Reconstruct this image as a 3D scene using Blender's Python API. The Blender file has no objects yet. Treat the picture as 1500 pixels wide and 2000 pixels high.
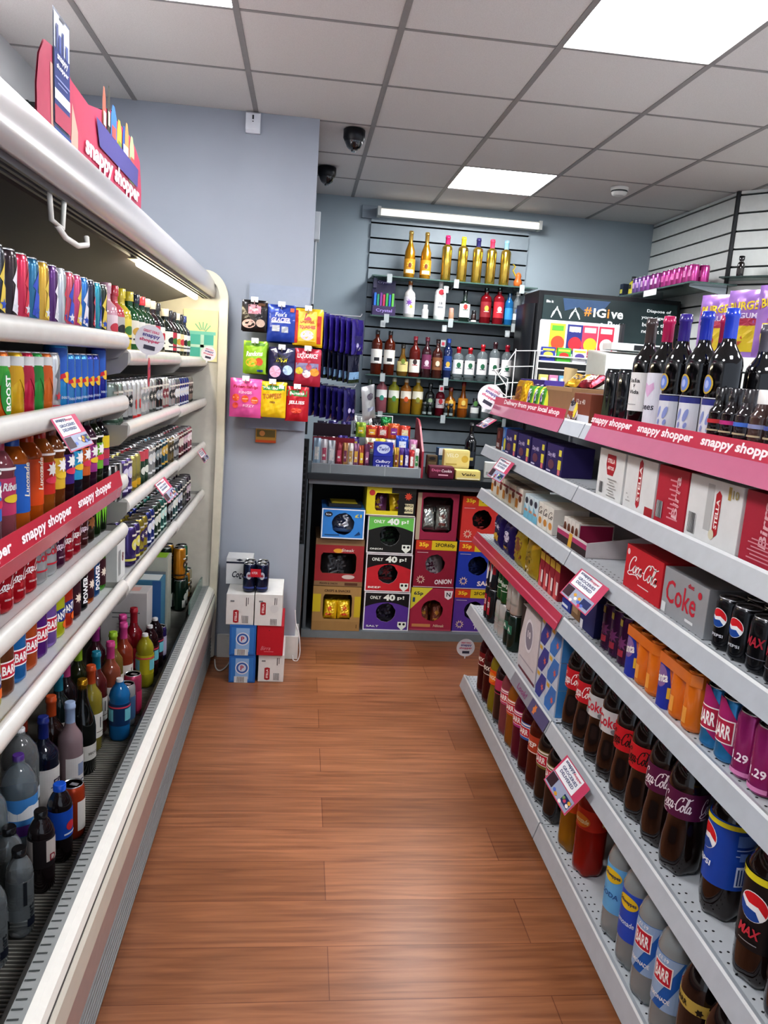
# Convenience-store aisle: open chiller left, shelving right, counter with spirits at the end
EXPO = 0.0; DAY = 1.0; LAMP = 35.0; TUBE = .7; CTUBE = 34.0
import bpy, bmesh, math, random
from mathutils import Vector, Matrix
SC = bpy.context.scene
COL = SC.collection
rnd = random.Random(11)
PI = math.pi
rad = math.radians

# ------------------------------------------------------------------ materials
def lin(h):
    h = h.lstrip('#')
    o = []
    for i in (0, 2, 4):
        c = int(h[i:i+2], 16) / 255
        o.append(c / 12.92 if c <= .04045 else ((c + .055) / 1.055) ** 2.4)
    return (o[0], o[1], o[2], 1)

MATS = {}
def M(hexc, rough=.45, metal=0., coat=0., trans=0., emit=0., noise=.035, scale=25., ior=1.45):
    key = (hexc, rough, metal, coat, trans, emit, noise, scale, ior)
    if key in MATS: return MATS[key]
    m = bpy.data.materials.new('surface_' + hexc.strip('#') + ('_metal' if metal > .5 else '_clear' if trans > .3 else ''))
    m.use_nodes = True
    nt = m.node_tree; n = nt.nodes; l = nt.links
    b = n['Principled BSDF']
    c = lin(hexc)
    b.inputs['Base Color'].default_value = c
    b.inputs['Roughness'].default_value = rough
    b.inputs['Metallic'].default_value = metal
    b.inputs['IOR'].default_value = ior
    b.inputs['Coat Weight'].default_value = coat
    b.inputs['Coat Roughness'].default_value = .08
    b.inputs['Transmission Weight'].default_value = trans
    if emit:
        b.inputs['Emission Color'].default_value = c
        b.inputs['Emission Strength'].default_value = emit
    elif noise:
        tc = n.new('ShaderNodeTexCoord'); nz = n.new('ShaderNodeTexNoise'); nz.inputs['Scale'].default_value = scale
        nz.inputs['Detail'].default_value = 3
        rp = n.new('ShaderNodeValToRGB')
        k = noise
        rp.color_ramp.elements[0].position = .3; rp.color_ramp.elements[1].position = .7
        rp.color_ramp.elements[0].color = (c[0]*(1-k), c[1]*(1-k), c[2]*(1-k), 1)
        rp.color_ramp.elements[1].color = (min(1, c[0]*(1+k)), min(1, c[1]*(1+k)), min(1, c[2]*(1+k)), 1)
        l.new(tc.outputs['Object'], nz.inputs['Vector']); l.new(nz.outputs['Fac'], rp.inputs['Fac'])
        l.new(rp.outputs['Color'], b.inputs['Base Color'])
    MATS[key] = m
    return m

def ink(h): return M(h, .45, noise=0)
def gloss(h): return M(h, .22, coat=.4)
def foil(h): return M(h, .3, metal=.65)
def tin(h): return M(h, .26, metal=.55, coat=.5)
def card(h): return M(h, .55)
def glass(h): return M(h, .08, trans=.85, ior=1.25, noise=0)
def dark(h): return M(h, .07, coat=.6, noise=0)
def liquid(h): return M(h, .1, trans=.45, coat=.4, ior=1.2, noise=0)
WHITE = '#f2f2ee'; BLACK = '#101012'; STEEL = '#c9cacb'

# ------------------------------------------------------------------ 2D art: (verts, faces)
def P_rect(x0, y0, x1, y1, n=1, m=1):
    V = [(x0 + (x1-x0)*i/n, y0 + (y1-y0)*j/m) for j in range(m+1) for i in range(n+1)]
    F = [(j*(n+1)+i, j*(n+1)+i+1, (j+1)*(n+1)+i+1, (j+1)*(n+1)+i) for j in range(m) for i in range(n)]
    return V, F
def P_poly(pts): return list(pts), [tuple(range(len(pts)))]
def P_ell(cx, cy, rx, ry=None, n=20, a0=0, a1=2*PI):
    ry = ry or rx
    full = abs(a1 - a0) > 6.28
    V = [(cx, cy)] + [(cx + rx*math.cos(a0+(a1-a0)*i/n), cy + ry*math.sin(a0+(a1-a0)*i/n)) for i in range(n if full else n+1)]
    k = len(V) - 1
    F = [(0, 1+i, 1+(i+1) % k) for i in range(k if full else k-1)]
    return V, F
def P_star(cx, cy, r0, r1, n=10, ph=0, sx=1):
    V = [(cx, cy)] + [(cx + sx*(r0 if i % 2 else r1)*math.cos(ph+PI*i/n), cy + (r0 if i % 2 else r1)*math.sin(ph+PI*i/n)) for i in range(2*n)]
    return V, [(0, 1+i, 1+(i+1) % (2*n)) for i in range(2*n)]
def P_wave(x0, x1, ylo, yhi, n=10):
    V = []
    for i in range(n+1):
        x = x0 + (x1-x0)*i/n
        V += [(x, ylo(i/n)), (x, yhi(i/n))]
    return V, [(2*i, 2*i+2, 2*i+3, 2*i+1) for i in range(n)]
def P_rot(P, a, cx=0, cy=0, dx=0, dy=0):
    c, s = math.cos(a), math.sin(a)
    return [(cx+dx+(x-cx)*c-(y-cy)*s, cy+dy+(x-cx)*s+(y-cy)*c) for x, y in P[0]], P[1]

TXT = {}
def _text(s, bold):
    if (s, bold) in TXT: return TXT[(s, bold)]
    cu = bpy.data.curves.new('lettering', 'FONT'); cu.body = s
    cu.resolution_u = 2; cu.offset = bold; cu.fill_mode = 'FRONT'; cu.size = 1
    ob = bpy.data.objects.new('lettering', cu); COL.objects.link(ob)
    dg = bpy.context.evaluated_depsgraph_get(); dg.update()
    me = ob.evaluated_get(dg).to_mesh()
    V = [(v.co.x, v.co.y) for v in me.vertices]; F = [tuple(p.vertices) for p in me.polygons]
    ob.evaluated_get(dg).to_mesh_clear()
    bpy.data.objects.remove(ob); bpy.data.curves.remove(cu)
    x0 = min(v[0] for v in V); x1 = max(v[0] for v in V); y0 = min(v[1] for v in V); y1 = max(v[1] for v in V)
    G = []
    for f in F:
        a = sum(V[f[i]][0]*V[f[(i+1) % len(f)]][1]-V[f[(i+1) % len(f)]][0]*V[f[i]][1] for i in range(len(f)))
        G.append(f if a > 0 else f[::-1])
    r = ([((x-(x0+x1)/2), (y-(y0+y1)/2)) for x, y in V], G, x1-x0, y1-y0)
    TXT[(s, bold)] = r
    return r
def P_text(s, cx, cy, w=None, h=None, bold=.025, shear=0., rot=0.):
    """text fitted to width w and height h, centred at cx, cy"""
    V, F, tw, th = _text(s, bold)
    if w is None: w = tw*h/th
    if h is None: h = th*w/tw
    kx, ky = w/tw, h/th
    W = [(x*kx + shear*y*ky, y*ky) for x, y in V]
    if rot: W = P_rot((W, F), rot)[0]
    return [(cx+x, cy+y) for x, y in W], F
def smoothpath(p, n=5):
    o = []
    for i in range(len(p)-1):
        a = p[max(0, i-1)]; b = p[i]; c = p[i+1]; d = p[min(len(p)-1, i+2)]
        for k in range(n):
            t = k/n
            o.append(tuple(.5*((2*b[j])+(-a[j]+c[j])*t+(2*a[j]-5*b[j]+4*c[j]-d[j])*t*t+(-a[j]+3*b[j]-3*c[j]+d[j])*t**3) for j in range(len(b))))
    o.append(tuple(p[-1]))
    return o
def P_pen(strokes, w, cx, cy, width, height, shear=.25, rot=0, n=4):
    """calligraphic strokes: broad on the down strokes, hairline across"""
    V = []; F = []
    for st in strokes:
        p = smoothpath(st, n); b = len(V)
        for i, q in enumerate(p):
            a = p[max(0, i-1)]; c = p[min(len(p)-1, i+1)]
            dx, dy = c[0]-a[0], c[1]-a[1]; L = math.hypot(dx, dy) or 1
            k = w*(.42+.58*abs(dy/L))*.5
            V += [(q[0]-dy/L*k, q[1]+dx/L*k), (q[0]+dy/L*k, q[1]-dx/L*k)]
        for i in range(len(p)-1):
            F.append((b+2*i, b+2*i+1, b+2*i+3, b+2*i+2))
    V = [(x+shear*y, y) for x, y in V]
    x0 = min(v[0] for v in V); x1 = max(v[0] for v in V); y0 = min(v[1] for v in V); y1 = max(v[1] for v in V)
    V = [((x-(x0+x1)/2)*width/(x1-x0), (y-(y0+y1)/2)*height/(y1-y0)) for x, y in V]
    if rot: V = P_rot((V, F), rot)[0]
    return [(cx+x, cy+y) for x, y in V], F
def _sh(st, dx): return [[(x+dx, y) for x, y in s] for s in st]
_C = [[(.95, 1.2), (1.1, 1.45), (.9, 1.65), (.5, 1.5), (.18, 1.0), (.12, .45), (.35, .02), (.75, .1), (1.05, .5)]]
_o = [[(.3, .8), (.08, .55), (.08, .2), (.3, 0), (.52, .25), (.5, .6), (.3, .8), (.42, .7), (.7, .75)]]
_c = [[(.55, .65), (.35, .8), (.1, .5), (.12, .15), (.35, 0), (.62, .25)]]
_a = [[(.52, .7), (.3, .8), (.08, .5), (.1, .15), (.3, .05), (.5, .35), (.55, .75), (.52, .2), (.65, .02), (.85, .3)]]
_l = [[(.0, .3), (.3, .9), (.42, 1.5), (.28, 1.65), (.15, 1.2), (.15, .3), (.3, .02), (.5, .25)]]
COLA = _sh(_C, 0) + _sh(_o, 1.02) + _sh(_c, 1.65) + _sh(_a, 2.2) + [[(3.0, .55), (3.3, .6)]] + _sh(_C, 3.3) + _sh(_o, 4.3) + _sh(_l, 4.95) + _sh(_a, 5.4) + \
    [[(.35, .02), (.1, -.25), (.5, -.4), (1.2, -.2), (2.0, -.1), (2.6, -.3)], [(4.1, 1.55), (4.6, 1.75), (5.3, 1.5), (5.9, 1.7)]]

# ------------------------------------------------------------------ mesh builder
class MB:
    def __init__(s): s.v = []; s.f = []; s.m = []; s.s = []; s.mats = []
    def mi(s, m):
        if m not in s.mats: s.mats.append(m)
        return s.mats.index(m)
    def add(s, V, F, m, smooth=False):
        b = len(s.v); i = s.mi(m); s.v += [tuple(v) for v in V]
        for f in F: s.f.append(tuple(b+k for k in f)); s.m.append(i); s.s.append(smooth)
        return s
    def box(s, x0, x1, y0, y1, z0, z1, m, T=None):
        V = [(x, y, z) for z in (z0, z1) for y in (y0, y1) for x in (x0, x1)]
        if T: V = [tuple(T @ Vector(v)) for v in V]
        return s.add(V, [(0, 2, 3, 1), (4, 5, 7, 6), (0, 1, 5, 4), (2, 6, 7, 3), (0, 4, 6, 2), (1, 3, 7, 5)], m)
    def prism(s, poly, ax, a, b, m, smooth=False):
        """poly: 2D points in the plane across axis ax ('x': (y,z), 'y': (x,z), 'z': (x,y))"""
        n = len(poly)
        def P(p, t): return {'x': (t, p[0], p[1]), 'y': (p[0], t, p[1]), 'z': (p[0], p[1], t)}[ax]
        V = [P(p, a) for p in poly] + [P(p, b) for p in poly]
        s.add(V, [(i, (i+1) % n, n+(i+1) % n, n+i) for i in range(n)], m, smooth)
        s.add(V, [tuple(range(n))[::-1], tuple(range(n, 2*n))], m)
        return s
    def lathe(s, prof, m, seg=22, smooth=True, mod=None, c=(0, 0)):
        V = []; ring = []
        for r, z in prof:
            for k in range(seg):
                a = 2*PI*k/seg
                q = r*(mod(a, z) if mod else 1)
                V.append((c[0]+q*math.sin(a), c[1]-q*math.cos(a), z))
        F = []
        for i in range(len(prof)-1):
            for k in range(seg):
                F.append((i*seg+k, i*seg+(k+1) % seg, (i+1)*seg+(k+1) % seg, (i+1)*seg+k))
        s.add(V, F, m, smooth)
        b = len(V)
        s.add(V[:seg], [tuple(range(seg))[::-1]], m); s.add(V[b-seg:], [tuple(range(seg))], m)
        return s
    def tube(s, path, r, m, seg=8, closed=False):
        P = [Vector(p) for p in path]; n = len(P); V = []; up = None
        for i, p in enumerate(P):
            t = (P[min(n-1, i+1)]-P[max(0, i-1)]).normalized()
            if up is None:
                up = t.orthogonal().normalized()
            up = (up - t*up.dot(t)); up = up.normalized() if up.length > 1e-6 else t.orthogonal().normalized()
            w = t.cross(up)
            for k in range(seg):
                a = 2*PI*k/seg; V.append(tuple(p+up*(r*math.cos(a))+w*(r*math.sin(a))))
        F = [(i*seg+k, i*seg+(k+1) % seg, (i+1)*seg+(k+1) % seg, (i+1)*seg+k) for i in range(n-1) for k in range(seg)]
        s.add(V, F, m, True); s.add(V[:seg], [tuple(range(seg))[::-1]], m); s.add(V[-seg:], [tuple(range(seg))], m)
        return s
    def dec(s, P, fn, m):
        V = [fn(u, v) for u, v in P[0]]
        return s.add(V, P[1], m)
    def cyl(s, P, r, m, phi=0., lift=.0006):
        """art wrapped round a bottle: u metres along the surface, v height; cut so that it follows the curve"""
        V, F = P
        step = max(.004, r*.16); us = [v[0] for v in V]; u0, u1 = min(us), max(us)
        if u1-u0 > step:
            bm = bmesh.new(); bv = [bm.verts.new((u, v, 0)) for u, v in V]
            for f in F:
                try: bm.faces.new([bv[i] for i in f])
                except ValueError: pass
            k = u0+step
            while k < u1:
                bmesh.ops.bisect_plane(bm, geom=bm.verts[:]+bm.edges[:]+bm.faces[:], plane_co=(k, 0, 0), plane_no=(1, 0, 0), dist=1e-6)
                k += step
            bm.verts.index_update()
            V = [(v.co.x, v.co.y) for v in bm.verts]; F = [tuple(v.index for v in f.verts) for f in bm.faces]; bm.free()
        R = (r if callable(r) else (lambda z: r))
        W = [((R(v)+lift)*math.sin(u/R(v)+phi), -(R(v)+lift)*math.cos(u/R(v)+phi), v) for u, v in V]
        return s.add(W, F, m)
    def mesh(s, name, bevel=0):
        me = bpy.data.meshes.new(name); me.from_pydata(s.v, [], s.f)
        for m in s.mats: me.materials.append(m)
        me.polygons.foreach_set('material_index', s.m); me.polygons.foreach_set('use_smooth', s.s)
        if bevel:
            bm = bmesh.new(); bm.from_mesh(me)
            bmesh.ops.remove_doubles(bm, verts=bm.verts, dist=1e-5)
            ed = [e for e in bm.edges if len(e.link_faces) == 2 and e.calc_face_angle(0) > .6]
            bmesh.ops.bevel(bm, geom=ed, offset=bevel, segments=2, affect='EDGES', profile=.7, clamp_overlap=True)
            bm.to_mesh(me); bm.free()
        me.update()
        return me

# ------------------------------------------------------------------ objects
def tag(o, label=None, cat=None, group=None, kind=None):
    for k, v in (('label', label), ('category', cat), ('group', group), ('kind', kind)):
        if v: o[k] = v
    return o
def link(name, me, parent=None, loc=(0, 0, 0), rz=0.):
    o = bpy.data.objects.new(name, me); COL.objects.link(o)
    if parent: o.parent = parent
    o.location = loc; o.rotation_euler = (0, 0, rz)
    return o
def struct(name, mb, bevel=0):
    return tag(link(name, mb.mesh(name, bevel)), kind='structure')
def thing(name, label, cat, loc=(0, 0, 0), rz=0., group=None):
    return tag(link(name, None, None, loc, rz), label, cat, group)
def part(name, mb, parent, label=None, bevel=0):
    return tag(link(name, mb.mesh(name, bevel), parent), label)
def T(name, *parts):
    """a kind of thing: name + [(part, mesh, label, [sub-parts])] - meshes are shared by its copies"""
    return (name, parts)
def put(t, x, y, z, rz=0., rx=0., ry=0., scale=None, label=None, cat=None, group=None):
    name, parts = t
    if len(parts) == 1 and parts[0][0] is None:
        o = link(name, parts[0][1])
    else:
        o = link(name, None)
        for p in parts:
            c = link(p[0], p[1], o)
            if len(p) > 2 and p[2]: c['label'] = p[2]
            if len(p) > 3:
                for q in p[3]: link(q[0], q[1], c)
    o.location = (x, y, z); o.rotation_euler = (rx, ry, rz)
    if scale: o.scale = (scale,)*3
    return tag(o, label, cat, group)
ORD = 'first second third fourth fifth sixth seventh eighth ninth tenth eleventh twelfth thirteenth fourteenth fifteenth sixteenth seventeenth eighteenth nineteenth twentieth'.split()
ALL = []
class Row:
    """things set out in order along one shelf; every label names the look, the shelf and, among look-alikes, the place"""
    def __init__(s, where, end, cat, group): s.w = where; s.e = end; s.c = cat; s.g = group; s.i = []
    def add(s, look, t, x, y, z, rz=0., cat=None, **k):
        o = put(t, x, y, z, rz, cat=cat or s.c, group=s.g, **k); s.i.append((look, o)); return o
    def done(s):
        by = {}
        for look, o in s.i: by.setdefault(look, []).append(o)
        for look, os in by.items():
            for k, o in enumerate(os):
                if len(os) == 1: o['label'] = f'{look} {s.w}'
                else: o['label'] = f'{look} {s.w}, {ORD[k]} from {s.e}'.replace('from the ', 'from ')
# ------------------------------------------------------------------ kinds of goods (front of each faces local -Y)
def globe(r, cx, cy, art, rot=.25):
    """round red, white and blue emblem"""
    art.append((P_ell(cx, cy, r*1.06, n=24), ink('#f4f4f4')))
    top = [(cx+r*math.cos(a), cy+r*math.sin(a)) for a in [rad(5+175*i/12) for i in range(13)]]
    top = top + [(cx-r*.35, cy+r*.0), (cx+r*.25, cy+r*.32)]
    bot = [(cx+r*math.cos(a), cy+r*math.sin(a)) for a in [rad(195+140*i/12) for i in range(13)]]
    bot = bot + [(cx+r*.35, cy-r*.1), (cx-r*.3, cy-r*.38)]
    art.append((P_rot(P_poly(top), -rot, cx, cy), ink('#d2202c')))
    art.append((P_rot(P_poly(bot), -rot, cx, cy), ink('#1f4f9c')))
def lay(mb, art, r, phi=0, z=0):
    for i, (P, m) in enumerate(art):
        mb.cyl((([(u, v+z) for u, v in P[0]]), P[1]), r, m, phi, .0005+.00028*i)

def can(r, h, col, art=None, top='#c6c8ca', mat=None, rep=1):
    b = MB(); m = mat or tin(col)
    b.lathe([(r*.72, 0), (r*.8, .002), (r*.97, .008), (r, .014), (r, h-.016), (r*.93, h-.007), (r*.86, h-.003)], m, 20)
    for k in range(rep):
        for i, a in enumerate(art or []):
            b.cyl(a[0], r, a[1], 2*PI*k/rep, .0005+.0003*i)
    l = MB(); s = M(top, .25, metal=.7)
    l.lathe([(r*.86, h-.003), (r*.87, h), (r*.82, h), (r*.78, h-.005), (.001, h-.005)], s, 20)
    l.box(-r*.22, r*.22, -r*.5, r*.2, h-.0045, h-.002, s)
    return T('drinks_can', ('body', b.mesh('can_body')), ('lid', l.mesh('can_lid')))

def bottle(name, prof, body, cap, capcol, label=None, art=(), seg=24, mod=None, capmat=None, lid='cap', phis=(0,), extra=None):
    """prof (r,z) outline; cap (r, z0, z1); label (r, z0, z1, colour, span in radians or None)"""
    b = MB(); b.lathe(prof, body, seg, True, mod)
    c = MB(); cm = capmat or gloss(capcol)
    r, z0, z1 = cap
    if z1-z0 > .035: c.lathe([(r, z0), (r, z1-.022), (r*1.12, z1-.02), (r*1.12, z1-.012), (r*1.02, z1-.01), (r*1.02, z1-.001), (r*.9, z1)], cm, 16)
    else: c.lathe([(r, z0), (r, z1-.002), (r*.9, z1)], cm, 18, True, lambda a, z: 1+.02*math.cos(18*a))
    ps = [('body', b.mesh('bottle_body')), (lid, c.mesh('bottle_cap'))]
    if label:
        R, a0, a1, col, span = label
        l = MB(); m = col if not isinstance(col, str) else M(col, .4, noise=.04)
        if span:
            l.cyl(P_rect(-R*span/2, a0, R*span/2, a1), R, m, 0, .0008)
        else:
            l.lathe([(R+.0006, a0), (R+.0006, a1)], m, seg)
        for ph in phis:
            for i, (P, mm) in enumerate(art): l.cyl(P, R, mm, ph, .0014+.0004*i)
        ps.append(('paper_label', l.mesh('bottle_label')))
    return T(name, *ps)

def feet(n=5, d=.16, z=.03):
    return lambda a, zz: 1-(d*(1-zz/z)*(.5+.5*math.cos(n*a)) if zz < z else 0)
def pet2(body, capcol, label, art, waist=True, lz=(.155, .225), phis=(0, 2.1, 4.2)):
    P = [(.036, .0), (.047, .004), (.052, .02), (.053, .04)]
    if waist: P += [(.053, .06), (.051, .09), (.046, .125), (.0455, .15), (.0485, .16), (.051, .17), (.052, .23), (.0515, .245)]
    else: P += [(.053, .2), (.053, .245)]
    P += [(.046, .268), (.034, .294), (.02, .312), (.0145, .32), (.0145, .336)]
    P = [(r*.965 if r > .03 else r, z) for r, z in P]
    t = bottle('drinks_bottle', P, body, (.0155, .326, .344), capcol, (.0514, lz[0], lz[1], label, None), art, 30, feet(5, .2, .032), phis=phis)
    return t
def pet5(body, capcol, label, art, lz=(.075, .155), capr=.0145, h=.225, r=.033, phis=(0, 2.1, 4.2), shape=None):
    k = r/.033; q = h/.225
    P = shape or [(.024*k, 0), (.03*k, .004), (.033*k, .014), (.033*k, .06*q), (.0315*k, .075*q), (.0315*k, .155*q), (.033*k, .162*q), (.029*k, .18*q), (.02*k, .197*q), (.0135*k, .206*q), (.0135*k, h-.012)]
    return bottle('drinks_bottle', P, body, (capr*k, h-.018, h), capcol, (.0327*k, lz[0]*q, lz[1]*q, label, None), art, 22, feet(5, .12, .016), phis=phis)
def wine(body, foilcol, label, art, lz=(.05, .14), h=.31, r=.0375, span=2.6, foil_len=.075, capmat=None, slope=False, extra=None):
    k = h/.31
    if slope: P = [(r*.9, 0), (r, .005), (r, .15*k), (r*.9, .18*k), (r*.6, .215*k), (.0165, .25*k), (.0145, h-.006)]
    else: P = [(r*.9, 0), (r, .005), (r, .188*k), (r*.93, .203*k), (r*.7, .217*k), (.0175, .232*k), (.0145, .25*k), (.0145, h-.004)]
    t = bottle('wine_bottle', P, body, (.0155, h-foil_len, h), foilcol, (r, lz[0]*k, lz[1]*k, label, span) if label else None, art, 24, capmat=capmat, lid='foil_cap')
    return t
def spirit(body, capcol, label, art=(), h=.28, r=.036, style='round', lz=(.07, .15), span=2.4, cap_h=.03, capmat=None):
    if style == 'round': P = [(r*.9, 0), (r, .006), (r, h*.6), (r*.9, h*.68), (r*.45, h*.76), (.0145, h*.8), (.0145, h-.01)]
    elif style == 'tall': P = [(r*.92, 0), (r, .006), (r, h*.7), (r*.85, h*.76), (.0155, h*.82), (.0155, h-.01)]
    elif style == 'squat': P = [(r*.9, 0), (r, .006), (r, h*.52), (r*.8, h*.62), (r*.4, h*.68), (.015, h*.73), (.015, h-.01)]
    elif style == 'pear': P = [(r*.85, 0), (r, .02), (r*.98, h*.3), (r*.75, h*.5), (r*.45, h*.64), (.0145, h*.72), (.0145, h-.01)]
    return bottle('spirit_bottle', P, body, (.0165, h-cap_h, h), capcol, (r, lz[0]*h/.28, lz[1]*h/.28, label, span) if label else None, art, 20, capmat=capmat, lid='stopper')

FACE = {
 'front': lambda w, d, h: (lambda u, v: (u, -d/2-.0007, v)),
 'back': lambda w, d, h: (lambda u, v: (-u, d/2+.0007, v)),
 'right': lambda w, d, h: (lambda u, v: (w/2+.0007, u, v)),
 'left': lambda w, d, h: (lambda u, v: (-w/2-.0007, -u, v)),
 'top': lambda w, d, h: (lambda u, v: (u, v, h+.0007))}
def faces(mb, w, d, h, art):
    cnt = {}
    for side, P, m in art:
        fn = FACE[side](w, d, h); k = cnt.get(side, 0); cnt[side] = k+1
        s = 1+.0006*k/max(w, d, h)*2
        o = .00012*k
        def g(u, v, fn=fn, o=o, side=side):
            x, y, z = fn(u, v)
            if side == 'front': y -= o
            elif side == 'right': x += o
            elif side == 'left': x -= o
            elif side == 'top': z += o
            return (x, y, z)
        mb.dec(P, g, m)
    return mb
def carton(w, d, h, col, art=(), name='carton', bev=.002, flap=True):
    b = MB(); m = col if not isinstance(col, str) else card(col)
    b.box(-w/2, w/2, -d/2, d/2, 0, h, m)
    me0 = b.mesh('carton_body', bev)
    a = MB(); faces(a, w, d, h, art)
    if not art: return T(name, (None, me0))
    # print stays in the same part as its carton
    bm = bmesh.new(); bm.from_mesh(me0)
    mm = list(me0.materials)
    me1 = a.mesh('print'); off = len(mm)
    for x in me1.materials: me0.materials.append(x)
    n = len(bm.faces); bm.from_mesh(me1); bm.faces.ensure_lookup_table()
    for f in bm.faces[n:]: f.material_index += off
    bm.to_mesh(me0); bm.free(); bpy.data.meshes.remove(me1)
    return T(name, (None, me0))

def bagfn(w, h, t, seed=0, crimp=.012):
    R = random.Random(seed); ph = [R.uniform(0, 6.28) for _ in range(6)]
    def fn(u, v, s=-1, o=0):
        a = max(-1, min(1, 2*u/w)); c = max(-1, min(1, 2*v/h-1))
        e = max(0, 1-a**4)*max(0, 1-abs(c)**5)
        wr = .10*math.sin(14*a+9*c+ph[0])+.08*math.sin(23*c-6*a+ph[1])+.08*math.sin(11*a-17*c+ph[2])
        y = s*(t/2*e*(.9+wr*(.5+.5*abs(c)))+.0006+o)
        x = u*(1-.05*e*(1-abs(c)))
        return (x, y + .004*math.sin(5*a+ph[3])*abs(c), v)
    return fn
def bag(w, h, t, col, art=(), seed=0, name='sweet_bag', back=None, mat=None):
    fn = bagfn(w, h, t, seed); b = MB(); m = mat or foil(col)
    for s in (-1, 1):
        P = P_rect(-w/2, 0, w/2, h, 16, 20)
        V = [fn(u, v, s) for u, v in P[0]]
        F = P[1] if s < 0 else [f[::-1] for f in P[1]]
        b.add(V, F, m if s < 0 or not back else foil(back), True)
    for i, (P, mm) in enumerate(art):
        b.dec(P, lambda u, v, i=i: fn(u, v, -1, .0012+.0004*i), mm)
    return T(name, (None, b.mesh(name)))

def multipack(n, m, r, h, col, art=(), film=True, top='#b9bbbd', pitch=1.02, rep=1, wrapcol=None):
    """n by m cans held together in film: each can is a part, its lid a sub-part; front row nearest -Y"""
    c = can(r, h, col, art, top, rep=rep); parts = []
    body, lid = c[1][0][1], c[1][1][1]
    return c, body, lid, [((i-(n-1)/2)*2*r*pitch, (j-(m-1)/2)*2*r*pitch) for j in range(m) for i in range(n)]
def put_pack(n, m, r, h, col, art, x, y, z, rz, label, group, film=None, top='#b9bbbd', turn=0.):
    c, body, lid, pos = multipack(n, m, r, h, col, art, top=top)
    o = thing('can_multipack', label, 'drinks pack', (x, y, z), rz, group)
    for px, py in pos:
        k = link('drinks_can', body, o, (px, py, 0), turn); link('lid', lid, k)
    if film:
        W = n*r*1.02; D = m*r*1.02; f = MB()
        for sx in (-1, 1):
            for sy in (-1, 1): pass
        q = [(-W-.001, -D+r*.7), (-W+r*.7, -D-.001), (W-r*.7, -D-.001), (W+.001, -D+r*.7), (W+.001, D-r*.7), (W-r*.7, D+.001), (-W+r*.7, D+.001), (-W-.001, D-r*.7)]
        f.prism(q, 'z', h*.80, h-.004, film)
        part('shrink_band', f, o)
    return o
# ------------------------------------------------------------------ camera
def look(p, yaw, roll, f):
    a, y, r = p, yaw, roll
    fwd = Vector((math.sin(y)*math.cos(a), math.cos(y)*math.cos(a), -math.sin(a)))
    right = Vector((math.cos(y), -math.sin(y), 0)); up = right.cross(fwd)
    R = math.cos(r)*right+math.sin(r)*up; U = -math.sin(r)*right+math.cos(r)*up
    cam = bpy.data.cameras.new('camera'); o = bpy.data.objects.new('camera', cam); COL.objects.link(o)
    o.matrix_world = Matrix(((R.x, U.x, -fwd.x, 0), (R.y, U.y, -fwd.y, 0), (R.z, U.z, -fwd.z, 1.69), (0, 0, 0, 1)))
    cam.sensor_fit = 'HORIZONTAL'; cam.sensor_width = 36; cam.lens = f*36/1500; cam.clip_start = .05
    SC.camera = o
look(.183773865, .113525771, .0689785802, 1510.902)
SC.view_settings.view_transform = 'Standard'; SC.view_settings.look = 'Medium High Contrast'
SC.view_settings.exposure = EXPO
SC.cycles.use_denoising = True
SC.cycles.max_bounces = 8; SC.cycles.transmission_bounces = 6; SC.cycles.caustics_reflective = False; SC.cycles.caustics_refractive = False
SC.cycles.sample_clamp_indirect = 6

# ------------------------------------------------------------------ world: daylight comes in through the open shop front behind the camera
W = bpy.data.worlds.new('daylight'); SC.world = W; W.use_nodes = True
W.node_tree.nodes['Background'].inputs['Color'].default_value = (.78, .87, 1, 1)
W.node_tree.nodes['Background'].inputs['Strength'].default_value = DAY

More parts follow.
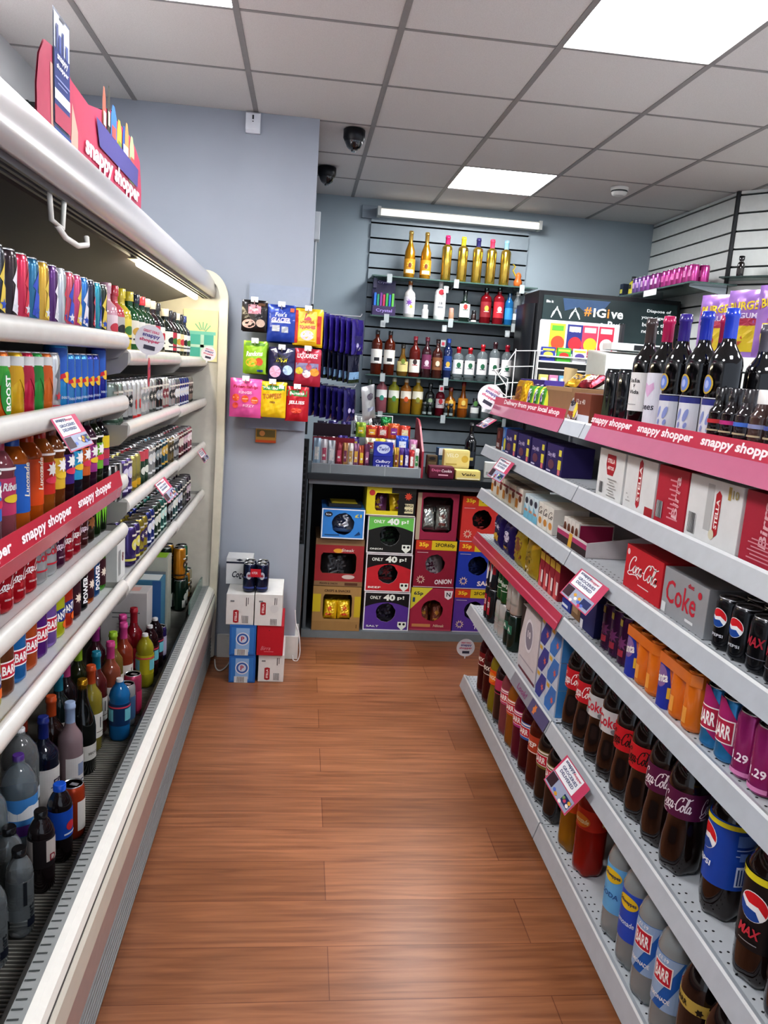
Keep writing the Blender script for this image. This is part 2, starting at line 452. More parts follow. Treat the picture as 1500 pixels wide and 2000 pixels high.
# ------------------------------------------------------------------ shell
ZC = 2.92
def floor_mat():
    m = bpy.data.materials.new('laminate_planks'); m.use_nodes = True
    nt = m.node_tree; n = nt.nodes; l = nt.links; b = n['Principled BSDF']
    tc = n.new('ShaderNodeTexCoord'); mp = n.new('ShaderNodeMapping'); mp.inputs['Location'].default_value = (-.15, -.01, 0)
    l.new(tc.outputs['Object'], mp.inputs['Vector'])
    br = n.new('ShaderNodeTexBrick'); br.offset = .5; br.offset_frequency = 2
    for k, v in (('Scale', 1), ('Mortar Size', .0016), ('Mortar Smooth', .3), ('Bias', 0), ('Brick Width', 1.24), ('Row Height', .2)): br.inputs[k].default_value = v
    br.inputs['Color1'].default_value = lin('#9c6a4b'); br.inputs['Color2'].default_value = lin('#845639'); br.inputs['Mortar'].default_value = lin('#6f432c')
    l.new(mp.outputs['Vector'], br.inputs['Vector'])
    m2 = n.new('ShaderNodeMapping'); m2.inputs['Scale'].default_value = (1.3, 22, 1); l.new(tc.outputs['Object'], m2.inputs['Vector'])
    nz = n.new('ShaderNodeTexNoise'); nz.inputs['Scale'].default_value = 2.2; nz.inputs['Detail'].default_value = 7; nz.inputs['Distortion'].default_value = .6
    l.new(m2.outputs['Vector'], nz.inputs['Vector'])
    rp = n.new('ShaderNodeValToRGB'); rp.color_ramp.elements[0].position = .33; rp.color_ramp.elements[1].position = .68
    rp.color_ramp.elements[0].color = (.62, .56, .52, 1); rp.color_ramp.elements[1].color = (1.18, 1.15, 1.12, 1)
    l.new(nz.outputs['Fac'], rp.inputs['Fac'])
    mx = n.new('ShaderNodeMix'); mx.data_type = 'RGBA'; mx.blend_type = 'MULTIPLY'; mx.inputs['Factor'].default_value = .85
    l.new(br.outputs['Color'], mx.inputs['A']); l.new(rp.outputs['Color'], mx.inputs['B'])
    l.new(mx.outputs['Result'], b.inputs['Base Color'])
    b.inputs['Roughness'].default_value = .32
    bp = n.new('ShaderNodeBump'); bp.inputs['Strength'].default_value = .12; bp.inputs['Distance'].default_value = .002
    l.new(br.outputs['Fac'], bp.inputs['Height']); bp.invert = True; l.new(bp.outputs['Normal'], b.inputs['Normal'])
    return m
def paint(name, h, rough=.75, k=.035, scale=3):
    m = M(h, rough, noise=k, scale=scale); return m
struct('floor', MB().box(-1.4, 4.6, -1.5, 6.2, -.06, 0, floor_mat()))
wl = paint('w', '#c4c6c6'); wb = paint('w', '#9aa6ac'); wc = paint('w', '#a3a9b3')
struct('wall_left', MB().box(-1.4, -1.294, -1.5, 6.2, 0, ZC, wl))
struct('wall_back', MB().box(.02, 2.75, 6.07, 6.2, 0, ZC, wb))
struct('wall_column', MB().box(-1.294, .02, 4.29, 6.2, 0, ZC, wc), .002)
struct('baseboard_column', MB().prism([(-.42, 4.29), (-.42, 4.268), (.038, 4.268), (.042, 4.272), (.042, 4.5), (.02, 4.5), (.02, 4.29)], 'z', 0, .135, M('#d8d6d0', .5)), .004)
# right hand wall: white slat boards with dark grooves, turning towards the shop half way
def slats(x0, y0, x1, y1, z0, z1, pitch, col, groove, name, ph=0., t=.016, back=.02):
    """boards between two plan points, facing the left of the direction of travel"""
    d = Vector((x1-x0, y1-y0, 0)); L = d.length; d.normalize(); nrm = Vector((-d.y, d.x, 0))
    b = MB(); m = M(col, .5, noise=.03); g = M(groove, .7)
    def P(s, k, z): p = Vector((x0, y0, 0))+d*s+nrm*k; return (p.x, p.y, z)
    b.add([P(0, 0, z0), P(L, 0, z0), P(L, 0, z1), P(0, 0, z1)], [(0, 1, 2, 3)], g)
    b.add([P(0, -back, z0), P(L, -back, z0), P(L, -back, z1), P(0, -back, z1)], [(3, 2, 1, 0)], g)
    z = z0-ph
    while z < z1:
        a, c = max(z0, z+.006), min(z1, z+pitch-.006)
        if c-a > .01:
            V = [P(0, .0005, a), P(L, .0005, a), P(L, .0005, c), P(0, .0005, c), P(0, t, a), P(L, t, a), P(L, t, c), P(0, t, c)]
            b.add(V, [(4, 5, 6, 7), (0, 4, 7, 3), (1, 2, 6, 5), (0, 1, 5, 4), (3, 7, 6, 2)], m)
        z += pitch
    return b
c40, s40 = math.cos(rad(40)), math.sin(rad(40))
AX, AY = 2.66+1.9*math.sin(rad(40)), 4.86-1.9*math.cos(rad(40))
struct('wall_right', MB().prism([(2.68, 6.2), (2.68, 4.868), (AX+.02, AY), (AX+.1, AY), (2.78, 4.9), (2.78, 6.2)], 'z', 0, ZC, M('#b4b8b6', .7)))
struct('trim_1', slats(2.66, 4.875, 2.66, 6.069, 1.0, ZC-.002, .108, '#d9dcd8', '#3c4142', 's', .05, .02))
struct('trim_2', slats(AX, AY, 2.662, 4.86, 1.0, ZC-.002, .108, '#d9dcd8', '#3c4142', 's', .05, .02))
struct('trim_3', MB().box(2.628, 2.645, 4.852, 4.872, 1.0, ZC-.003, M('#2c2e30', .6)))
# back wall slat board
sw = thing('wall_mounted_slat_panel', 'grey slatted display board on the back wall behind the counter', 'slatwall', (0, 0, 0))
part('board', slats(1.655, 6.068, .445, 6.068, 1.06, 2.80, .108, '#8f9aa0', '#2f373c', 's', .04, .018, 0), sw)

# ceiling of square tiles in a T-bar grid
def tile_mat():
    m = bpy.data.materials.new('ceiling_tile'); m.use_nodes = True
    n = m.node_tree.nodes; l = m.node_tree.links; b = n['Principled BSDF']
    tc = n.new('ShaderNodeTexCoord'); a = n.new('ShaderNodeTexNoise'); a.inputs['Scale'].default_value = 260; a.inputs['Detail'].default_value = 4
    l.new(tc.outputs['Object'], a.inputs['Vector'])
    r = n.new('ShaderNodeValToRGB'); r.color_ramp.elements[0].position = .35; r.color_ramp.elements[1].position = .62
    r.color_ramp.elements[0].color = lin('#ccc9c6'); r.color_ramp.elements[1].color = lin('#d6d3d0')
    l.new(a.outputs['Fac'], r.inputs['Fac']); l.new(r.outputs['Color'], b.inputs['Base Color']); b.inputs['Roughness'].default_value = .9
    return m
GX = [-.304+.6*k for k in range(-2, 9)]; GY = [3.111+.6*k for k in range(-8, 6)]
LIGHTS = [(1.196, 2.811, 'ceiling light nearest the camera, right of the aisle'), (1.196, 5.211, 'small far ceiling light in front of the back wall'), (-.604, 2.811, 'ceiling light above the chiller, cut by the top edge of the photo'),
          (1.196, .411, ''), (-.604, .411, ''), (2.996, 1.611, ''), (2.996, 3.411, '')]
LC = [(x, y) for x, y, _ in LIGHTS]
ct = MB(); tm = tile_mat()
for i in range(len(GX)-1):
    for j in range(len(GY)-1):
        cx, cy = (GX[i]+GX[i+1])/2, (GY[j]+GY[j+1])/2
        if any(abs(cx-a)+abs(cy-b) < .1 for a, b in LC): continue
        ct.box(GX[i]+.004, GX[i+1]-.004, GY[j]+.004, GY[j+1]-.004, ZC, ZC+.015, tm)
ct.box(-1.55, 4.6, -1.75, 6.25, ZC+.06, ZC+.1, tm)
struct('ceiling', ct)
gr = MB(); gm = M('#8d8a88', .5)
for x in GX: gr.box(x-.012, x+.012, GY[0], GY[-1], ZC-.003, ZC+.004, gm)
for y in GY: gr.box(GX[0], GX[-1], y-.008, y+.008, ZC-.0025, ZC+.0045, gm)
struct('trim_4', gr)
for x, y, lab in LIGHTS:
    o = thing('ceiling_light', ('square white LED ' + lab) if lab else 'square white LED ceiling light outside the photo', 'ceiling light', (x, y, ZC), 0, 'square LED panels in the ceiling')
    f = MB(); fm = M('#e9e9e6', .4)
    for s in (-1, 1):
        f.box(s*.2955-.006, s*.2955+.006, -.3, .3, -.001, .012, fm); f.box(-.2895, .2895, s*.2955-.006, s*.2955+.006, -.001, .012, fm)
    part('frame', f, o)
    part('diffuser', MB().box(-.2895, .2895, -.2895, .2895, .002, .010, M('#fbfcff', .5, emit=LAMP)), o)

# ------------------------------------------------------------------ things on walls and ceiling
def dome(x, y, z, label, rz):
    o = thing('dome_camera', label, 'security camera', (x, y, z), rz, 'black dome cameras')
    part('housing', MB().lathe([(.052, 0), (.058, -.004), (.058, -.045), (.05, -.06), (.049, -.062)][::-1], M('#14161c', .35), 28), o)
    d = MB(); d.lathe([(.002, -.105), (.02, -.102), (.036, -.09), (.046, -.07), (.048, -.06)], M('#0a0c14', .06, coat=1), 24); part('smoked_dome', d, o)
    part('lens', MB().lathe([(.012, -.112), (.014, -.1), (.014, -.095)], M('#050507', .1, coat=1), 14), o)
dome(.205, 4.40, ZC-.003, 'black dome security camera out on the ceiling, nearer one', 0)
dome(.085, 5.25, ZC-.003, 'black dome security camera half hidden behind the column corner', 0)
o = thing('motion_sensor', 'white motion sensor high on the blue column below the ceiling', 'sensor', (-.316, 4.29, 2.815))
b = MB(); b.prism([(0, 0), (-.02, 0), (-.034, .015), (-.034, .09), (-.018, .1), (0, .1)], 'x', -.037, .037, M('#dfe3ea', .4)); part('case', b, o, bevel=.003)
b = MB(); b.box(-.004, .004, -.0352, -.034, .062, .082, M('#23272e')); b.box(-.003, .003, -.0352, -.034, .05, .054, M('#23272e')); part('lens_window', b, o)
o = thing('smoke_detector', 'round white smoke detector on the ceiling near the right wall', 'smoke detector', (1.94, 5.05, ZC-.003))
b = MB(); b.lathe([(.03, -.05), (.044, -.045), (.05, -.03), (.05, -.018), (.056, -.016), (.056, 0)], M('#d9dad6', .5), 26); part('body', b, o)
b = MB(); b.lathe([(.0508, -.029), (.0508, -.02)], M('#3a3d3d'), 26); part('vent_slot', b, o)
o = thing('wall_box', 'small white box with cable on the side of the blue column', 'wall box', (.02, 4.95, 2.50))
b = MB(); b.box(0, .035, -.06, .06, -.08, .08, M('#d5d9da', .4)); part('case', b, o, bevel=.006)
b = MB(); b.tube([(.012, .0, -.08), (.014, .01, -.25), (.012, -.01, -.45), (.011, 0, -.7)], .006, M('#c4c8ca')); part('cable', b, o)
o = thing('batten_light', 'long white twin tube light above the grey slatted board', 'tube light', (1.10, 6.0, 2.812))
b = MB(); b.prism([(.066, .03), (-.02, .034), (-.034, .022), (-.034, -.004), (-.014, -.02), (.066, -.024)], 'x', -.615, .615, M('#cfd2cf', .4)); part('housing', b, o)
for k, zz in enumerate((.012, -.014)):
    part('tube', MB().tube([(-.60, -.042, zz), (.60, -.042, zz)], .011, M('#fff8ea', .4, emit=TUBE), 12), o)
b = MB()
for s in (-1, 1): b.box(s*.608-.012, s*.608+.012, -.06, .05, -.028, .036, M('#b9bcb8', .4))
part('end_cap', b, o)
tag(link('mounting_board', MB().box(.373, .50, 6.045, 6.069, 2.775, 2.868, M('#87929a', .7)).mesh('mounting_board')), 'grey painted wooden board on the back wall left of the tube light', 'board')
# ------------------------------------------------------------------ open chiller along the left wall
CY0, CY1 = .35, 4.20
cream = M('#dcdacd', .35, noise=.02); crw = M('#eceae2', .3, coat=.3, noise=.02); gry = M('#8d908e', .4, metal=.3); inner = M('#dcdad0', .45)
ch = thing('open_chiller', 'long white open chiller full of drinks along the left wall', 'chiller', (-.45, .35, 0))
CX, CYO = -.45, .35
def cpart(name, b, label=None, parent=None, bevel=0):
    b.v = [(x-CX, y-CYO, z) for x, y, z in b.v]
    return part(name, b, parent or ch, label, bevel)
b = MB(); pr = [(-.47, 0.0)]
for k in range(7):
    z = .008+k*.02
    pr += [(-.446, z), (-.444, z+.012), (-.452, z+.014), (-.452, z+.019)]
pr += [(-.446, .15), (-.47, .15)]
b.prism(pr, 'y', CY0, CY1, M('#8b8c8c', .4, metal=.25)); cpart('ribbed_kick_panel', b)
b = MB(); b.prism([(-.47, .15), (-.446, .15), (-.436, .295), (-.47, .295)], 'y', CY0, CY1, M('#b9a9a6', .35, metal=.15)); cpart('front_panel', b)
b = MB(); b.prism([(-.47, .295), (-.442, .297), (-.428, .302), (-.424, .315), (-.424, .385), (-.43, .398), (-.47, .398)], 'y', CY0, CY1, cream); cpart('bumper_rail', b)
b = MB(); b.prism([(-.432, .398), (-.432, .404), (-.44, .408), (-.47, .408), (-.47, .398)], 'y', CY0, CY1, M('#4a4a48', .6)); cpart('rubber_seam', b)
b = MB(); b.prism([(-.434, .408), (-.43, .414), (-.436, .43), (-.450, .440), (-.464, .4435), (-.464, .408)], 'y', CY0, CY1, crw); cpart('top_ledge', b)
b = MB(); b.prism([(-.464, .40), (-.464, .4425), (-.498, .441), (-.514, .40), (-.56, .312), (-.56, .30), (-.53, .30)], 'y', CY0, CY1, M('#a2a6a5', .4, metal=.1)); cpart('well_edge', b)
b = MB(); sl = M('#4d5251', .5)
k = CY0+.02
while k < CY1-.02:
    b.add([(-.474, k, .4428), (-.496, k, .4418), (-.496, k+.005, .4418), (-.474, k+.005, .4428)], [(0, 1, 2, 3)], sl); k += .024
cpart('edge_slots', b)
b = MB(); b.box(-.655, -.56, CY0, CY1, .284, .29, M('#141413', .6)); s_ = M('#8d8b84', .4)
k = CY0+.01
while k < CY1-.01:
    b.box(-.655, -.561, k, k+.004, .29, .299, s_); k += .0125
cpart('air_grille', b)
b = MB(); b.box(-1.02, -.655, CY0, CY1, .27, .2985, M('#55534c', .5)); b.box(-1.27, -.47, CY0, CY1, .02, .268, M('#3a3a39', .6)); cpart('well_deck', b)
b = MB(); b.box(-1.05, -1.02, CY0, CY1, .30, 2.05, M('#77756f', .5)); b.box(-1.285, -1.05, CY0, CY1, .02, 2.2, M('#b9b9b6', .6)); cpart('back_panel', b)
# end panel with its rounded upper front corner
arc = [(-.52+.115*math.sin(rad(a)), 1.975+.145*math.cos(rad(a))) for a in range(0, 91, 9)]
prof = [(-1.285, 0.02), (-.455, 0.02), (-.43, .03), (-.42, .42), (-.405, 1.2)] + arc[::-1] + [(-.70, 2.19), (-1.285, 2.2)]
b = MB(); b.prism(prof, 'y', CY1, CY1+.035, M('#d9d6ca', .35)); cpart('end_panel', b)
b = MB(); nn = len(arc)+3
outer = [(-.421, .30), (-.4195, .45), (-.4045, 1.2)] + arc[::-1]
inn = [(-.462, .30), (-.459, .45), (-.447, 1.2)] + [(-.52+(.115-.042)*math.sin(rad(a)), 1.975+(.145-.042)*math.cos(rad(a))) for a in range(0, 91, 9)][::-1]
for q in range(len(outer)-1):
    b.prism([outer[q], outer[q+1], inn[q+1], inn[q]], 'y', CY1-.022, CY1-.0005, M('#dcd6c2', .3, coat=.3))
cpart('end_frame', b)
b = MB(); gx = 0
b.box(-.505, -.497, CY1-.5, CY1-.03, .44, .50, M('#9fc0b4', .1, trans=.6, noise=0)); cpart('glass_lip', b)
# canopy
can_p = [(-.475, 1.985), (-.468, 2.02), (-.478, 2.065), (-.505, 2.105), (-.545, 2.138), (-.60, 2.165), (-.75, 2.195), (-1.285, 2.205), (-1.285, 2.19), (-.75, 2.17), (-.62, 2.13), (-.57, 2.09), (-.52, 2.03), (-.50, 1.99)]
b = MB(); b.prism(can_p, 'y', CY0, CY1, M('#d9d5d4', .28, metal=.5, coat=.3, noise=0), True); cpart('canopy', b)
b = MB()
for xx in (-.505, -.522, -.541): b.prism([(xx, 1.978), (xx+.012, 1.976), (xx+.012, 2.0), (xx, 2.0)], 'y', CY0, CY1-.02, M('#7d8084', .35, metal=.4))
cpart('blind_channel', b)
b = MB(); b.prism([(-.575, 2.0), (-.58, 1.99), (-.80, 1.93), (-1.02, 1.93), (-1.02, 2.05), (-.6, 2.06)], 'y', CY0, CY1-.001, M('#33323a', .5)); cpart('canopy_ceiling', b)
b = MB(); b.box(-.60, -.553, 2.72, 4.15, 1.986, 1.992, M('#d0c9b4', .4)); cpart('lamp_tray', b)
lt = MB(); lt.tube([(-.562, 2.75, 1.974), (-.562, 4.12, 1.974)], .011, M('#fff0cc', .4, emit=CTUBE), 10); cpart('lamp_tube', lt)
b = MB()
b.tube([(-.508, 1.65, 1.985), (-.504, 1.65, 1.93), (-.498, 1.70, 1.922), (-.50, 1.72, 1.985)], .0055, crw)
b.tube([(-.503, 1.68, 1.925), (-.492, 1.70, 1.905), (-.482, 1.75, 1.897), (-.474, 1.79, 1.905), (-.478, 1.80, 1.922)], .006, crw)
cpart('blind_hook', b)
# shelves in three bays
YS = [CY0, 1.30, 2.34, 3.30, CY1-.004]
NEAR = [1.71, 1.535, 1.305, 1.157, .98]; FAR = [1.665, 1.455, 1.225, .965]
shm = M('#d4d5d4', .35); railm = M('#dcdad4', .25, coat=.4)
for bay in range(4):
    a, c = YS[bay]+.004, YS[bay+1]-.004
    for z in (NEAR if bay < 2 else FAR):
        if bay == 3: z -= .01
        b = MB(); b.box(-1.014, -.530, a+.0045, c-.0045, z-.02, z, shm)
        s = cpart('shelf', b)
        for e in (a, c-.004):
            k_ = MB(); k_.prism([(-1.015, z-.065), (-.60, z-.058), (-.53, z-.042), (-.508, z-.018), (-.506, z+.018), (-1.015, z+.0015)], 'y', e, e+.004, M('#aaa8a3', .4, metal=.2))
            k_.v = [(x-CX, y-CYO, zz) for x, y, zz in k_.v]; link('bracket', k_.mesh('bracket'), s)
        r = MB(); q = [(-.531, z-.02), (-.513, z-.019), (-.503, z-.010), (-.4995, z+.004), (-.502, z+.016), (-.509, z+.025), (-.518, z+.028), (-.527, z+.02), (-.538, z+.001)]
        r.prism(q, 'y', a+.0045, c-.0045, railm, True)
        r.v = [(x-CX, y-CYO, zz) for x, y, zz in r.v]
        link('price_rail', r.mesh('price_rail'), s)

# red strip over the third near rail
o = thing('shelf_edge_strip', 'red strip with repeated white lettering on the third near chiller shelf', 'shelf strip', (-.4985, 1.60, 1.317), 0)
b = MB(); b.prism([(-.003, -.034), (-.001, -.034), (.006, -.002), (.004, .0)], 'y', -.62, .62, M('#bf5a68', .25, coat=.5)); part('lower_flap', b, o)
b = MB(); b.prism([(.004, .0), (.006, -.001), (-.003, .040), (-.005, .040)], 'y', -.62, .62, M('#b5283f', .35, noise=.02))
fn = lambda u, v: (.006-.009*(v+.001)/.041+.0012, u, v)
for k in range(3): b.dec(P_text('snappy shopper', -.37+.36*k, .019, .31, .027, .035, .12), fn, ink('#f7eaec'))
part('printed_band', b, o)

# ------------------------------------------------------------------ shelving gondola on the right
GX0, GF, GS, GN = .935, 3.88, 2.50, 1.12
SZ = [.085, .485, .875, 1.11, 1.335, 1.548]
go = thing('gondola_shelving', 'pale grey steel shelving unit right of the aisle stacked with groceries', 'shelving', (1.40, 2.2, 0))
def gpart(name, b, parent=None, bevel=0, label=None):
    b.v = [(x-1.40, y-2.2, z) for x, y, z in b.v]
    return part(name, b, parent or go, label, bevel)
gm1 = M('#c3c7cb', .4); gm2 = M('#b7bcc2', .38, metal=.1); hole = M('#2a2b2d', .8)
b = MB(); b.box(1.385, 1.415, -.2, GF-.01, 0, 1.53, M('#9fa4a8', .5))
for zz in [z+.05 for z in SZ[:-1]]: pass
gpart('back_panel', b)
b = MB(); b.box(.945, 1.88, -.2, GF-.004, 0, .05, gm2); gpart('plinth', b)
b = MB(); b.box(1.416, 1.87, -.2, GF-.01, .05, 1.50, M('#8e9499', .6)); gpart('far_side_fill', b)
for bay, (a, c) in enumerate(((GS+.002, GF), (GN+.002, GS-.002), (-.2, GN-.002))):
    for k, z in enumerate(SZ):
        b = MB(); x1 = 1.87 if k == 5 else 1.384
        b.box(.952, x1, a, c, z-.022, z, gm1)
        for e in (a, c-.003):
            if k and k < 5: b.prism([(.955, z-.03), (1.384, z-.075), (1.384, z), (.955, z)], 'y', e, e+.003, gm2)
        y = a+.02
        while y < c-.01:
            for xx in ((.966, .984) if k < 5 else (.966,)):
                b.add([(xx+.0035*math.cos(t), y+.0035*math.sin(t), z+.0006) for t in [PI*i/3 for i in range(6)]], [(0, 1, 2, 3, 4, 5)], hole)
            y += .032
        s = gpart('shelf', b, label=None)
        r = MB(); zb = z-.043 if k else .028
        r.prism([(.918, zb), (.921, zb-.002), (.952, zb+.004), (.952, z+.004), (.942, z+.006), (.936, z+.003)], 'y', a+.001, c-.001, gm2)
        r.prism([(.9355, z+.0025), (.937, z+.0045), (.9405, z+.0085), (.939, z+.009)], 'y', a+.002, c-.002, M('#e1e4e6', .3))
        r.v = [(x-1.40, y-2.2, zz) for x, y, zz in r.v]
        link('price_strip', r.mesh('price_strip'), s)
for yy in (GF-.008, GS, GN): gpart('upright', MB().box(1.375, 1.425, yy-.012, yy+.012, 0, 1.545, M('#a8adb2', .4)))

# shelf edge strips ------------------------------------------------
pinkd = M('#c02a4e', .35, noise=.03); pinkl = M('#b9637f', .22, coat=.5, noise=.02); redm = M('#b8324e', .3, coat=.3)
def talker(label, y0, y1, z, words, ztop=.036, x=.935, lower=True, up=True):
    o = thing('shelf_edge_strip', label, 'shelf strip', (x, (y0+y1)/2, z), 0, 'pink strips clipped to the shelf edges')
    h = (y0-y1)/2; b = MB()
    if lower: b.prism([(-.021, -.05), (-.0195, -.051), (.0005, .0), (-.001, .0)], 'y', -h, h, pinkl)
    if lower: part('clear_lower_flap', b, o)
    b = MB(); b.prism([(-.002, -.003), (-.0005, -.003), (.005, ztop), (.0035, ztop)], 'y', -h, h, pinkd)
    fn = lambda u, v: (-.0025+.0055*(v+.003)/(ztop+.003), -u, v)
    for w, u, ww in words: b.dec(P_text(w, u, ztop*.45, ww, ztop*.8, .035, .12), fn, ink('#fbeff2'))
    part('printed_band', b, o)
    return o
wd = [('snappy shopper', -.37+.355*k, .315) for k in range(3)]
talker('pink strip repeating white lettering under the wine bottles', 2.435, 1.40, 1.555, wd)
talker('short pink strip with small white lettering at the far end of the top shelf', 3.75, 2.71, 1.555, [('Delivery from your local shop', .06, .8)], ztop=.034)
o = thing('shelf_edge_strip', 'plain dark pink strip along the far half of the fourth shelf down', 'shelf strip', (.9325, 3.19, .8765), 0, 'pink strips clipped to the shelf edges')
b = MB(); b.prism([(-.0205, -.047), (-.019, -.047), (.004, .008), (.0025, .0085)], 'y', -.685, .685, redm); part('printed_band', b, o)
b = MB(); b.prism([(-.0135, -.022), (-.0125, -.022), (-.0105, -.017), (-.0115, -.017)], 'y', -.684, .684, M('#d98298', .3)); part('crease', b, o)
o = thing('shelf_edge_strip', 'grey price strip with faint purple picture on the fifth shelf down', 'shelf strip', (.935, 2.74, .485), 0)
b = MB(); fn = lambda u, v: (-.0195+.02*(v+.043)/.045-.0012, -u, v)
b.dec(P_rect(-.23, -.042, .23, .002), fn, M('#8d8b93', .3)); f2 = lambda u, v: (-.0195+.02*(v+.043)/.045-.002, -u, v)
b.dec(P_rect(.03, -.042, .23, .002), f2, M('#585277', .3)); f3 = lambda u, v: (-.0195+.02*(v+.043)/.045-.0026, -u, v)
b.dec(P_text('Look!', -.08, -.02, .12, .022), f3, ink('#8f4a76')); b.dec(P_star(.09, -.02, .012, .02, 6), f3, ink('#d9834a'))
part('printed_band', b, o)
o = thing('shelf_edge_strip', 'grey price strip with pink writing at the right edge of the top shelf', 'shelf strip', (.935, 1.26, 1.548), 0)
b = MB(); b.dec(P_rect(-.125, -.045, .125, .003), fn, M('#a3adbb', .3)); b.dec(P_text('Re', -.06, -.022, .05, .024, shear=.2), f3, ink('#b03a68')); part('printed_band', b, o)

# hanging leaflets and round shelf wobblers -------------------------
def leaflet(label, x, y, z, du, dv, w=.145, h=.115, seed=0):
    """card hanging from a shelf edge: du along its top edge, dv down its side"""
    o = thing('shelf_leaflet', label, 'leaflet', (x, y, z), 0, 'small printed leaflets hung from the shelf edges')
    U = Vector(du).normalized(); V = Vector(dv).normalized(); N = U.cross(V).normalized()
    if N.x*x > 0: N = -N   # the print faces the aisle
    FL = 1 if (U*1).cross(-V).dot(N) > 0 else -1
    b = MB()
    def f(k): return lambda u, v: tuple(U*(u*FL)+V*(h-v)+N*(.0006*k))
    P = P_rect(-w/2, 0, w/2, h)
    b.dec(P, f(0), M('#c8476a', .4)); b.dec((P[0], [q[::-1] for q in P[1]]), f(-1), M('#d9d5d8', .5))
    part('card', b, o)
    c = MB()
    c.dec(P_rect(-w*.44, h*.45, w*.3, h*.97), f(1), ink('#eef0f4'))
    c.dec(P_rect(-w*.47, h*.03, w*.47, h*.42), f(1), ink('#9fa7bd'))
    c.dec(P_text('snappy', -w*.2, h*.88, w*.38, h*.1), f(2), ink('#33406b')); c.dec(P_text('shopper', w*.12, h*.87, w*.3, h*.1), f(2), ink('#c8476a'))
    c.dec(P_text('GROCERIES', -w*.06, h*.73, w*.6, h*.09), f(2), ink('#3f4c78')); c.dec(P_text('DELIVERED', -w*.06, h*.6, w*.55, h*.09), f(2), ink('#3f4c78'))
    c.dec(P_rect(-w*.46, h*.08, -w*.2, h*.4), f(2), ink('#3a2430')); c.dec(P_rect(w*.16, h*.12, w*.44, h*.34), f(2), ink('#1f2f63'))
    R = random.Random(seed)
    for k in range(7):
        c.dec(P_ell(R.uniform(-w*.16, w*.42), R.uniform(h*.05, h*.3), w*.05, h*.05, 8), f(3), ink(R.choice(['#d9a23a', '#5b76c4', '#c8476a', '#f0e9e4', '#7b9a58', '#8e5a3c'])))
    part('print', c, o)
leaflet('pink leaflet on the third right shelf edge above the purple cans', .918, 2.22, 1.10, (0, -1, 0), (-.06, 0, -.08), .235, .105, 1)
leaflet('pink leaflet hanging low over the orange bottles on the right', .914, 2.155, .49, (0, -1, 0), (-.055, .02, -.09), .21, .12, 2)
leaflet('pink leaflet hanging from the second right shelf at the far end', .918, 3.35, 1.325, (0, -1, 0), (-.055, 0, -.085), .24, .105, 3)
leaflet('small leaflet under the round card at the far shelf corner', .918, 3.69, 1.485, (0, -1, 0), (-.05, .02, -.04), .18, .075, 4)
leaflet('leaflet hanging below the second near shelf of the chiller', -.497, 1.69, 1.545, (0, 1, 0), (.045, -.03, -.055), .17, .085, 5)
leaflet('leaflet hanging from the third far shelf of the chiller', -.497, 2.82, 1.238, (0, 1, 0), (.045, 0, -.057), .2, .08, 6)
leaflet('tiny far leaflet beside the chiller end frame', -.497, 3.92, 1.226, (0, 1, 0), (.04, -.02, -.05), .2, .065, 7)
def wobbler(label, x, y, z, r, rz, tilt=.0, red=False):
    o = thing('shelf_wobbler', label, 'shelf sign', (x, y, z), rz, 'round cards sticking out from the shelves')
    o.rotation_euler = (0, tilt, rz)
    d = MB(); m = M('#c23a4c' if red else '#d9d6da', .4)
    P = P_ell(0, 0, r, n=28); d.dec(P, lambda u, v: (u, 0, v), m); d.dec((P[0], [q[::-1] for q in P[1]]), lambda u, v: (u, .0012, v), M('#ccc8cc', .5)); part('disc', d, o)
    c = MB(); f = lambda u, v: (u, -.0008, v); k = r/.046
    c.dec(P_text('GREAT DEALS', 0, .026*k, .05*k, .008*k), f, ink('#c4315f')); c.dec(P_text('snappy', .002*k, .011*k, .055*k, .012*k), f, ink('#4a3d86'))
    c.dec(P_text('shopper', 0, -.003*k, .064*k, .013*k), f, ink('#c4315f')); c.dec(P_rect(-.016*k, -.03*k, .02*k, -.017*k), f, ink('#3c3a48')); part('print', c, o)
    a = MB(); a.box(-.003, .003, .001, .002, -r*1.25, -r*.3, M('#e4e4e6', .3)); part('clear_arm', a, o)
wobbler('round white card sticking out beside the chiller wine bottles', -.47, 2.47, 1.725, .045, rad(28), rad(10))
wobbler('small round white card at the far chiller corner', -.47, 3.95, 1.70, .036, rad(15), rad(12))
wobbler('red oval card seen edge on in front of the chiller wine', -.455, 2.385, 1.63, .043, rad(96), rad(-6), True)
wobbler('round white card at the far end of the right shelving', .915, 3.77, 1.585, .062, rad(-20), rad(25))
wobbler('round pale card low down at the far foot of the right shelving', .94, 3.905, .235, .05, 0)
# starburst tag on the chiller's end panel
o = thing('gift_tag_sign', 'cream card with a teal present picture inside the far chiller end', 'sign', (-.53, CY1-.006, 1.75))
b = MB(); b.box(-.10, .075, -.001, .001, -.09, .17, M('#ece6b6', .5)); part('card', b, o)
c = MB(); f = lambda u, v: (u, -.0018, v)
c.dec(P_rect(-.065, -.075, .055, .045), f, ink('#58b7ad')); f = lambda u, v: (u, -.0024, v)
c.dec(P_rect(-.012, -.075, .006, .045), f, ink('#bfe3d6')); c.dec(P_rect(-.065, -.02, .055, -.006), f, ink('#bfe3d6')); c.dec(P_rect(-.075, .045, .065, .062), f, ink('#7fccbe'))
for k in range(5): c.dec(P_rot(P_rect(-.003, .07, .003, .11), rad(-40+20*k), -.004, .05), f, ink('#8fc7a0'))
part('print', c, o)

